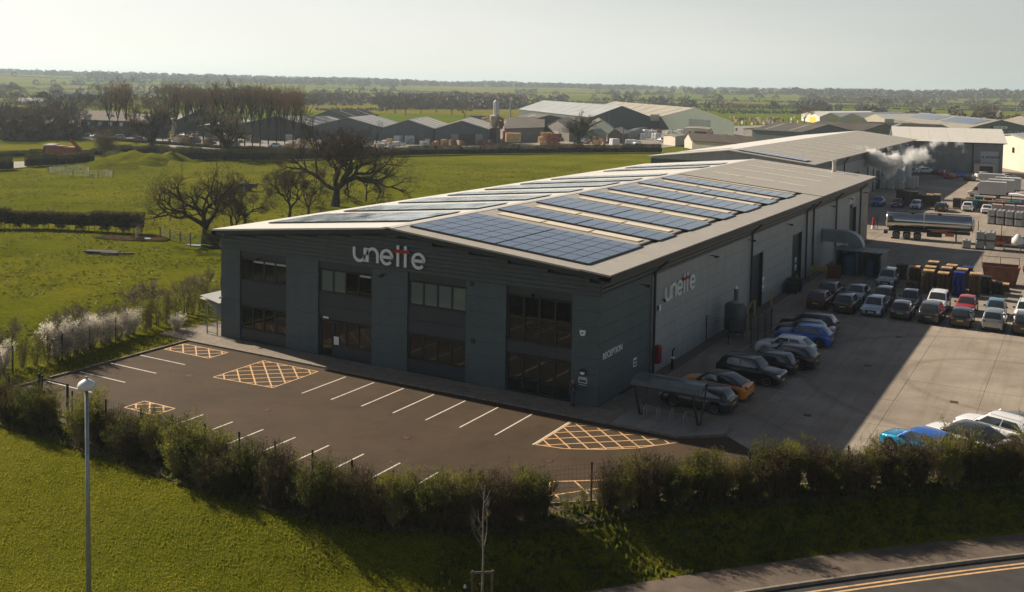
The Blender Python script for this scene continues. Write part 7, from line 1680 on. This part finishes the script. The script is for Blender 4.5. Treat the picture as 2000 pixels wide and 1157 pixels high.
for a,b in (((-1.9,-2.6),(1.7,-2.6)),((1.7,-2.6),(1.7,3.2)),((1.7,3.2),(-1.9,3.2))):
    L = math.hypot(b[0]-a[0],b[1]-a[1]); n = round(L/1.8)
    for k in range(n+1): t = k/n; MB().bx(-.03,.03,-.03,.03,0,2.1).build('post', M_BLACKM, fc, (a[0]+(b[0]-a[0])*t,a[1]+(b[1]-a[1])*t,0))
    m = MB()
    for r in range(9): m.bar((*a,.1+r*.24),(*b,.1+r*.24),.012)
    for c in range(int(L/.15)): t = c*.15/L; m.bar((a[0]+(b[0]-a[0])*t,a[1]+(b[1]-a[1])*t,.05),(a[0]+(b[0]-a[0])*t,a[1]+(b[1]-a[1])*t,2.05),.008)
    tag(m.build('mesh_panel', M_BLACKM, fc), kind='stuff')
# ---- fire hose cabinet, hydrant pipes, bollards, doors signs
e = empty('red_cabinet', (.05,9.35,.5), 0, 'red hose cabinet at the foot of the first downpipe', 'cabinet'); bevel(MB().bx(0,.4,-.25,.25,.3,1.55).build('cabinet_body', mat('cabinet_red',(.22,.012,.012),.5), e), .03, 1); MB().bx(.4,.43,-.2,.2,.4,1.45).build('door', mat('cabinet_red',(.22,.012,.012),.5), e)
e = empty('hydrant', (.7,11.1,.015), 0, 'small standpipe with a white collar beside the red cabinet', 'standpipe'); MB().tube([(0,0,0),(0,0,.8)],.11,8).build('pipe', M_BLACKM, e); MB().tube([(0,0,.8),(0,0,.92)],.16,8).build('collar', M_WHITEP, e); MB().tube([(0,0,.92),(0,0,1.35),(.1,.1,1.5)],.06,6).build('stem', M_BLACKM, e)
for i,(x_,y_) in enumerate(((.75,31.2),(.75,36.6),(.7,46.2))):
    e = empty('bollard', (x_,y_,.015), 0, ('yellow bollard on the near side of the first loading door','yellow bollard on the far side of the first loading door','yellow bollard by the second loading door')[i], 'bollard', 'yellow bollards by the loading doors'); MB().tube([(0,0,0),(0,0,1.35)],.10,10).build('shaft', mat('bollard_yellow',(.45,.33,.04),.5), e); MB().tube([(0,0,1.35),(0,0,1.4)],[.10,.05],10).build('cap', mat('bollard_yellow',(.45,.33,.04),.5), e)
for i,(y_,) in enumerate(((36.25,),(49.4,))):
    e = empty('safety_notice', (.02 if i == 0 else -.24,y_ if i == 0 else 49.2,1.7), hp, ('pair of small white notices beside the first loading door','pair of small white notices on the second loading door')[i], 'sign')
    for k in range(2): MB().bx(-.3,.3,-.03,-.005,k*.75-.3,k*.75+.25).build('notice', M_WHITEP, e); MB().bx(-.22,.22,-.035,-.03,k*.75-.2,k*.75-.1).build('printed_band', M_DARK2, e)
def round_bin(x, y, s, mt, lab, nm='waste_bin'):
    e = empty(nm, (x,y,.015), .1, lab, 'bin'); MB().box((0,0,.1+.55*s),(1.25*s,1.0*s,1.1*s),taper=1.08).build('bin_body', mt, e); MB().box((0,0,.1+1.14*s),(1.4*s,1.12*s,.09)).build('lid', mt, e)
    for a in (-1,1): MB().tube([(a*.45*s,-.5*s,.09),(a*.45*s,-.42*s,.09)],.09,8).build('castor', M_TYRE, e)
round_bin(.9, 44.9, 1.0, BG, 'dark green wheeled bin between the two near loading doors'); round_bin(.9,43.6,.8,BK,'black wheeled bin next to the dark green bin')
e = empty('yellow_skip_frame', (1.5,52.0,.015), .1, 'dull yellow table like frame near the plant enclosure', 'frame'); YL = mat('dull_yellow',(.28,.22,.05),.7,var=.2,scale=2)
for a in (-1,1):
    for b in (-1,1): MB().bar((a*.7,b*.5,0),(a*.7,b*.5,1.15),.12).build('leg', YL, e)
MB().box((0,0,1.3),(1.7,1.25,.32)).build('top', YL, e)
round_bin(2.6,54.6,1.05,mat('dull_red_bin',(.15,.03,.02),.6),'dull red bin with a pale rim near the plant enclosure')
# ---- plant enclosure with silver duct and blue tanks
e = empty('plant_enclosure', (2.2,56.4,.015), 0, 'open fronted grey plant enclosure with a ribbed roof beside the side wall', 'enclosure')
MEN = clad('enclosure_grey', (.17,.19,.20), 3.0)
MB().bx(-.08,.08,0,3.6,0,2.75).build('end_wall', MEN, e); MB().bx(4.7,4.86,0,3.6,0,2.6).build('end_wall', MEN, e); MB().bx(.09,4.69,3.45,3.6,0,2.6).build('back_wall', MEN, e)
for k in range(8): m = MB(); x0 = -.2+k*.66; m.ext([(x0,-.15,2.80),(x0+.64,-.15,2.76),(x0+.64,3.75,2.66),(x0,3.75,2.70)],(0,0,.08)); m.bar((x0+.32,-.15,2.89),(x0+.32,3.75,2.78),.08,.06); m.build('roof_sheet', MEN, e)
MB().bx(2.3,2.4,.0,.1,0,2.7).build('middle_post', MEN, e)
MBL = mat('blue_tank',(.03,.075,.14),.5,var=.15,scale=1)
for i,(x_,r_,h_) in enumerate(((3.55,.78,2.35),(5.75,.62,1.95))):
    t_ = empty('blue_tank', (2.2+x_-2.2,57.6,.02), 0, ('larger left','smaller right')[i]+' blue drum shaped tank inside the plant enclosure', 'tank'); m = MB(); m.tube([(0,0,0),(0,0,h_-.15),(0,0,h_)],[r_,r_,r_*.75],18); m.build('shell', MBL, t_, smooth=False); MB().tube([(0,0,h_),(0,0,h_+.08)],.2,10).build('lid', M_BLACKM, t_)
e = empty('extraction_duct', (.1,60.2,.15), 0, 'big silver extraction duct leaving the wall and curving down over the enclosure', 'duct')
MD = mat('duct_steel',(.26,.30,.32),.4,metal=.5,var=.08,scale=.8)
MB().bx(-.1,2.5,-7.6,-.6,3.9,5.3) if False else None
m = MB(); m.bx(0,3.1,-.75,.75,3.4,4.9); m.build('straight_section', MD, e)
prev = None
for k in range(8):
    a = hp*k/7; x_ = 3.1+2.1*math.sin(a); z_ = 2.8+2.1*math.cos(a); xi, zi = 3.1+.6*math.sin(a), 2.8+.6*math.cos(a)
    if prev: m = MB(); m.ext([(prev[0],-.75,prev[1]),(x_,-.75,z_),(xi,-.75,zi),(prev[2],-.75,prev[3])],(0,1.5,0)); m.build('bend_segment', MD, e)
    prev = (x_,z_,xi,zi)
for x_ in (.05,1.6,3.05): MB().bx(x_-.05,x_+.05,-.82,.82,3.33,4.97).build('flange', M_GALV, e)
e.scale = (.86,.9,.88); MB().bx(3.4,5.0,-.7,.7,2.55,3.0).build('fan_box', MD, e); MB().bar((2.9,-.8,.0),(2.9,-.8,3.4),.1).build('support', M_GALV, e)
# ---- far end bits : traffic cone, trough with bag, brick stacks, fence
e = empty('traffic_cone', (-1.2,98.0,.014), 0, 'red and white cone barrier beyond the far corner of the warehouse', 'cone'); MB().tube([(0,0,0),(0,0,.55)],[.3,.24],10).build('foot', M_WHITEP, e); MB().tube([(0,0,.55),(0,0,1.5),(0,0,1.7)],[.24,.16,.1],10).build('cone', M_REDP, e)
e = empty('hoist_bench', (18.3,87.0,.014), -.05, 'long low grey bench holding a bulging white bulk bag', 'bench'); MB().bx(-1.6,2.4,-.35,.35,.75,.85).build('top', M_GALV, e)
for x_ in (-1.4,.5,2.2):
    for y_ in (-.3,.3): MB().bar((x_,y_,0),(x_,y_,.75),.06).build('leg', M_GALV, e)
e = empty('bulk_bag', (18.4,87.4,.85), 0, 'white bulk bag with a gathered top on the grey bench', 'bag'); m = MB(); m.tube([(0,0,0),(0,0,.25),(0,0,.8),(0,0,1.15),(0,0,1.4)],[.55,.75,.68,.35,.14],14); m.build('bag', M_WRP, e, smooth=True); MB().tube([(-.1,0,1.35),(0,0,1.6),(.1,0,1.35)],.03,5).build('lifting_loop', M_GWR, e)
e = empty('orange_barrier', (16.4,87.1,.7), .1, 'orange plastic piece lying on the left end of the grey bench', 'barrier'); m = MB(); m.tube([(-.5,0,.2),(.5,0,.25)],[.22,.12],8); m.build('cone', mat('orange_plastic',(.75,.16,.03),.5), e); MB().box((-.5,0,.2),(.08,.5,.5)).build('base', mat('orange_plastic',(.75,.16,.03),.5), e)
e = empty('low_wall', (13.5,90.5,.014), 0, 'low rusty red barrier wall behind the containers and the bench', 'wall')
for k in range(6): MB().bx(k*2.0+.02,k*2.0+1.98,-.12,.12,0,1.5).build('panel', M_RUST, e)
for k in range(5): MB().bar((k*2.8,-.3,0),(k*2.8,-.3,3.2),.08).build('post', M_BLACKM, e)
fence_run([(2.2,98.5),(-12,96.5)], 'dark mesh fence between the far corner of the warehouse and the second warehouse', 2.2, 3.0)
fence_run([(-2.5,137.6),(3.5,139.2)], 'dark mesh fence beyond the brown crates', 2.0, 3.0)
e = empty('vehicle_canopy', (17.6,131.5,.014), -.05, 'pale curved canopy roof beyond the yard block of containers', 'canopy'); m = MB()
pts = [(-3.2,3.4),(-2,3.45),(-.6,3.2),(.8,2.7),(2.0,2.0)]
for a,b in zip(pts,pts[1:]): m = MB(); m.ext([(a[0],-1.2,a[1]),(b[0],-1.2,b[1]),(b[0],1.2,b[1]),(a[0],1.2,a[1])],(0,0,.08)); m.build('roof_panel', M_WHITEP, e)
for x_ in (-2.8,.6): MB().bar((x_,0,0),(x_,0,3.2),.12).build('post', M_BLACKM, e)
# ground lettering
def ground_text(s, x, y, rz, size, mt, lab):
    c = bpy.data.curves.new('t','FONT'); c.body = s; c.size = size; c.offset = .012; o = bpy.data.objects.new('t', c); COL.objects.link(o); me = bpy.data.meshes.new_from_object(o.evaluated_get(bpy.context.evaluated_depsgraph_get())); bpy.data.objects.remove(o); me.materials.clear(); me.materials.append(mt); q = link('painted_words', me, None, (x,y,.028), rz); tag(q, lab, kind='structure')
ground_text('FIRE PARKING' if False else 'VISITOR PARKING', 9.15, 7.6, hp, .78, M_WORN, 'worn white words painted on the concrete beside the black SUV')
# ---- person at the entrance
def person(x, y, z, rz):
    e = empty('person', (x,y,z), rz, 'person in a dark jacket and blue jeans standing at the entrance door', 'person')
    def skin(name, verts, edges, rad, mt, root=0, sub=1):
        me = bpy.data.meshes.new(name); me.from_pydata(verts, edges, []); o = bpy.data.objects.new(name, me); COL.objects.link(o); o.modifiers.new('skin','SKIN'); sv = me.skin_vertices[0].data
        for i, r in enumerate(rad): sv[i].radius = (r, r) if isinstance(r,float) else r
        sv[root].use_root = True; s2 = o.modifiers.new('sub','SUBSURF'); s2.levels = sub; s2.render_levels = sub
        dg = bpy.context.evaluated_depsgraph_get(); nm = bpy.data.meshes.new_from_object(o.evaluated_get(dg)); bpy.data.objects.remove(o); nm.materials.clear(); nm.materials.append(mt); nm.name = name
        for p in nm.polygons: p.use_smooth = True
        return link(name, nm, e)
    MSK = mat('skin',(.30,.17,.12),.6); MJ = mat('dark_jacket',(.018,.018,.022),.8); MJN = mat('blue_jeans',(.035,.06,.12),.8); MH = mat('brown_hair',(.03,.02,.013),.8)
    # one continuous body : pelvis, spine, neck, head, arms with hands, legs
    V = [(0,0,.92),(0,0,1.15),(0,0,1.38),(0,-.01,1.50),(0,-.02,1.60),(0,-.02,1.70),(.17,0,1.41),(.23,-.02,1.15),(.22,-.14,.97),(.22,-.19,.90),(-.17,0,1.41),(-.23,.0,1.15),(-.20,-.12,.95),(-.19,-.17,.88),(.09,0,.88),(.10,-.02,.48),(.10,.02,.08),(.10,-.12,.04),(-.09,0,.88),(-.10,.04,.48),(-.11,.10,.08),(-.11,-.03,.04)]
    E_ = [(0,1),(1,2),(2,3),(3,4),(4,5),(2,6),(6,7),(7,8),(8,9),(2,10),(10,11),(11,12),(12,13),(0,14),(14,15),(15,16),(16,17),(0,18),(18,19),(19,20),(20,21)]
    Rd = [.13,.125,.14,.055,.085,.09,.065,.048,.034,.035,.065,.048,.034,.035,.085,.058,.042,.04,.085,.058,.042,.04]
    skin('body', V, E_, [float(r) for r in Rd], MSK)
    skin('jacket', [(0,0,.86),(0,0,1.15),(0,0,1.40),(.18,0,1.41),(.235,-.02,1.15),(.225,-.13,.99),(-.18,0,1.41),(-.235,0,1.15),(-.205,-.11,.97)], [(0,1),(1,2),(2,3),(3,4),(4,5),(2,6),(6,7),(7,8)], [.165,.155,.165,.085,.068,.056,.085,.068,.056], MJ)
    skin('jeans', [(0,0,.90),(.09,0,.86),(.10,-.02,.48),(.10,.02,.10),(-.09,0,.86),(-.10,.04,.48),(-.11,.10,.10)], [(0,1),(1,2),(2,3),(0,4),(4,5),(5,6)], [.14,.10,.075,.062,.10,.075,.062], MJN)
    skin('hair', [(0,.02,1.66),(0,0,1.76)], [(0,1)], [.09,.085], MH)
    for s_,y0 in ((1,-.06),(-1,.03)): bevel(MB().box((s_*.105,y0,.045),(.10,.28,.09)).build('shoe', M_BLACKM, e), .02, 1)
    for s_,hx,hy,hz in ((1,.22,-.20,.89),(-1,-.19,-.18,.87)):
        m = MB()
        for k in range(4): L = (.065,.075,.07,.055)[k]; m.tube([(hx-.03+.02*k,hy-.01,hz-.02),(hx-.03+.02*k,hy-.03,hz-.02-L*.6),(hx-.03+.02*k,hy-.02,hz-.02-L)],[.010,.009,.006],5)
        m.tube([(hx-.035*s_,hy-.02,hz+.01),(hx-.055*s_,hy-.05,hz-.03)],[.011,.008],5); tag(m.build('fingers', MSK, e), kind='stuff')
    m = MB(); m.tube([(0,-.105,1.665),(0,-.125,1.645)],[.012,.016],5); 
    for s_ in (-1,1): m.box((s_*.03,-.105,1.69),(.018,.01,.01)); m.box((s_*.092,-.01,1.67),(.015,.03,.05))
    m.box((0,-.108,1.615),(.045,.008,.008)); tag(m.build('face', MSK, e), kind='stuff')
person(-1.50, -.52, .125, PI-.5)

# drain gratings let into the car park and yard
gr = MB(); gr.mat(0).bx(-.24,.24,-.24,.24,-.02,.004)
for k in range(6): gr.mat(1).bx(-.2,.2,-.19+k*.07,-.155+k*.07,.004,.009)
GRM = gr.mesh('drain_grating', [M_BLACKM, M_RUST])
for x_,y_,z_ in ((-26.5,-8.6,.014),(-17,-11.2,.014),(-7,-10.6,.014),(1.5,-9.4,.014),(11.5,6.0,.022),(12.5,20.0,.022),(13.0,30.5,.022),(19,14,.022),(24,24,.022),(11,70,.022)):
    o = link('drain_grating', GRM, None, (x_,y_,z_), .1); tag(o, 'small iron drain grating let into the paved ground', kind='structure')
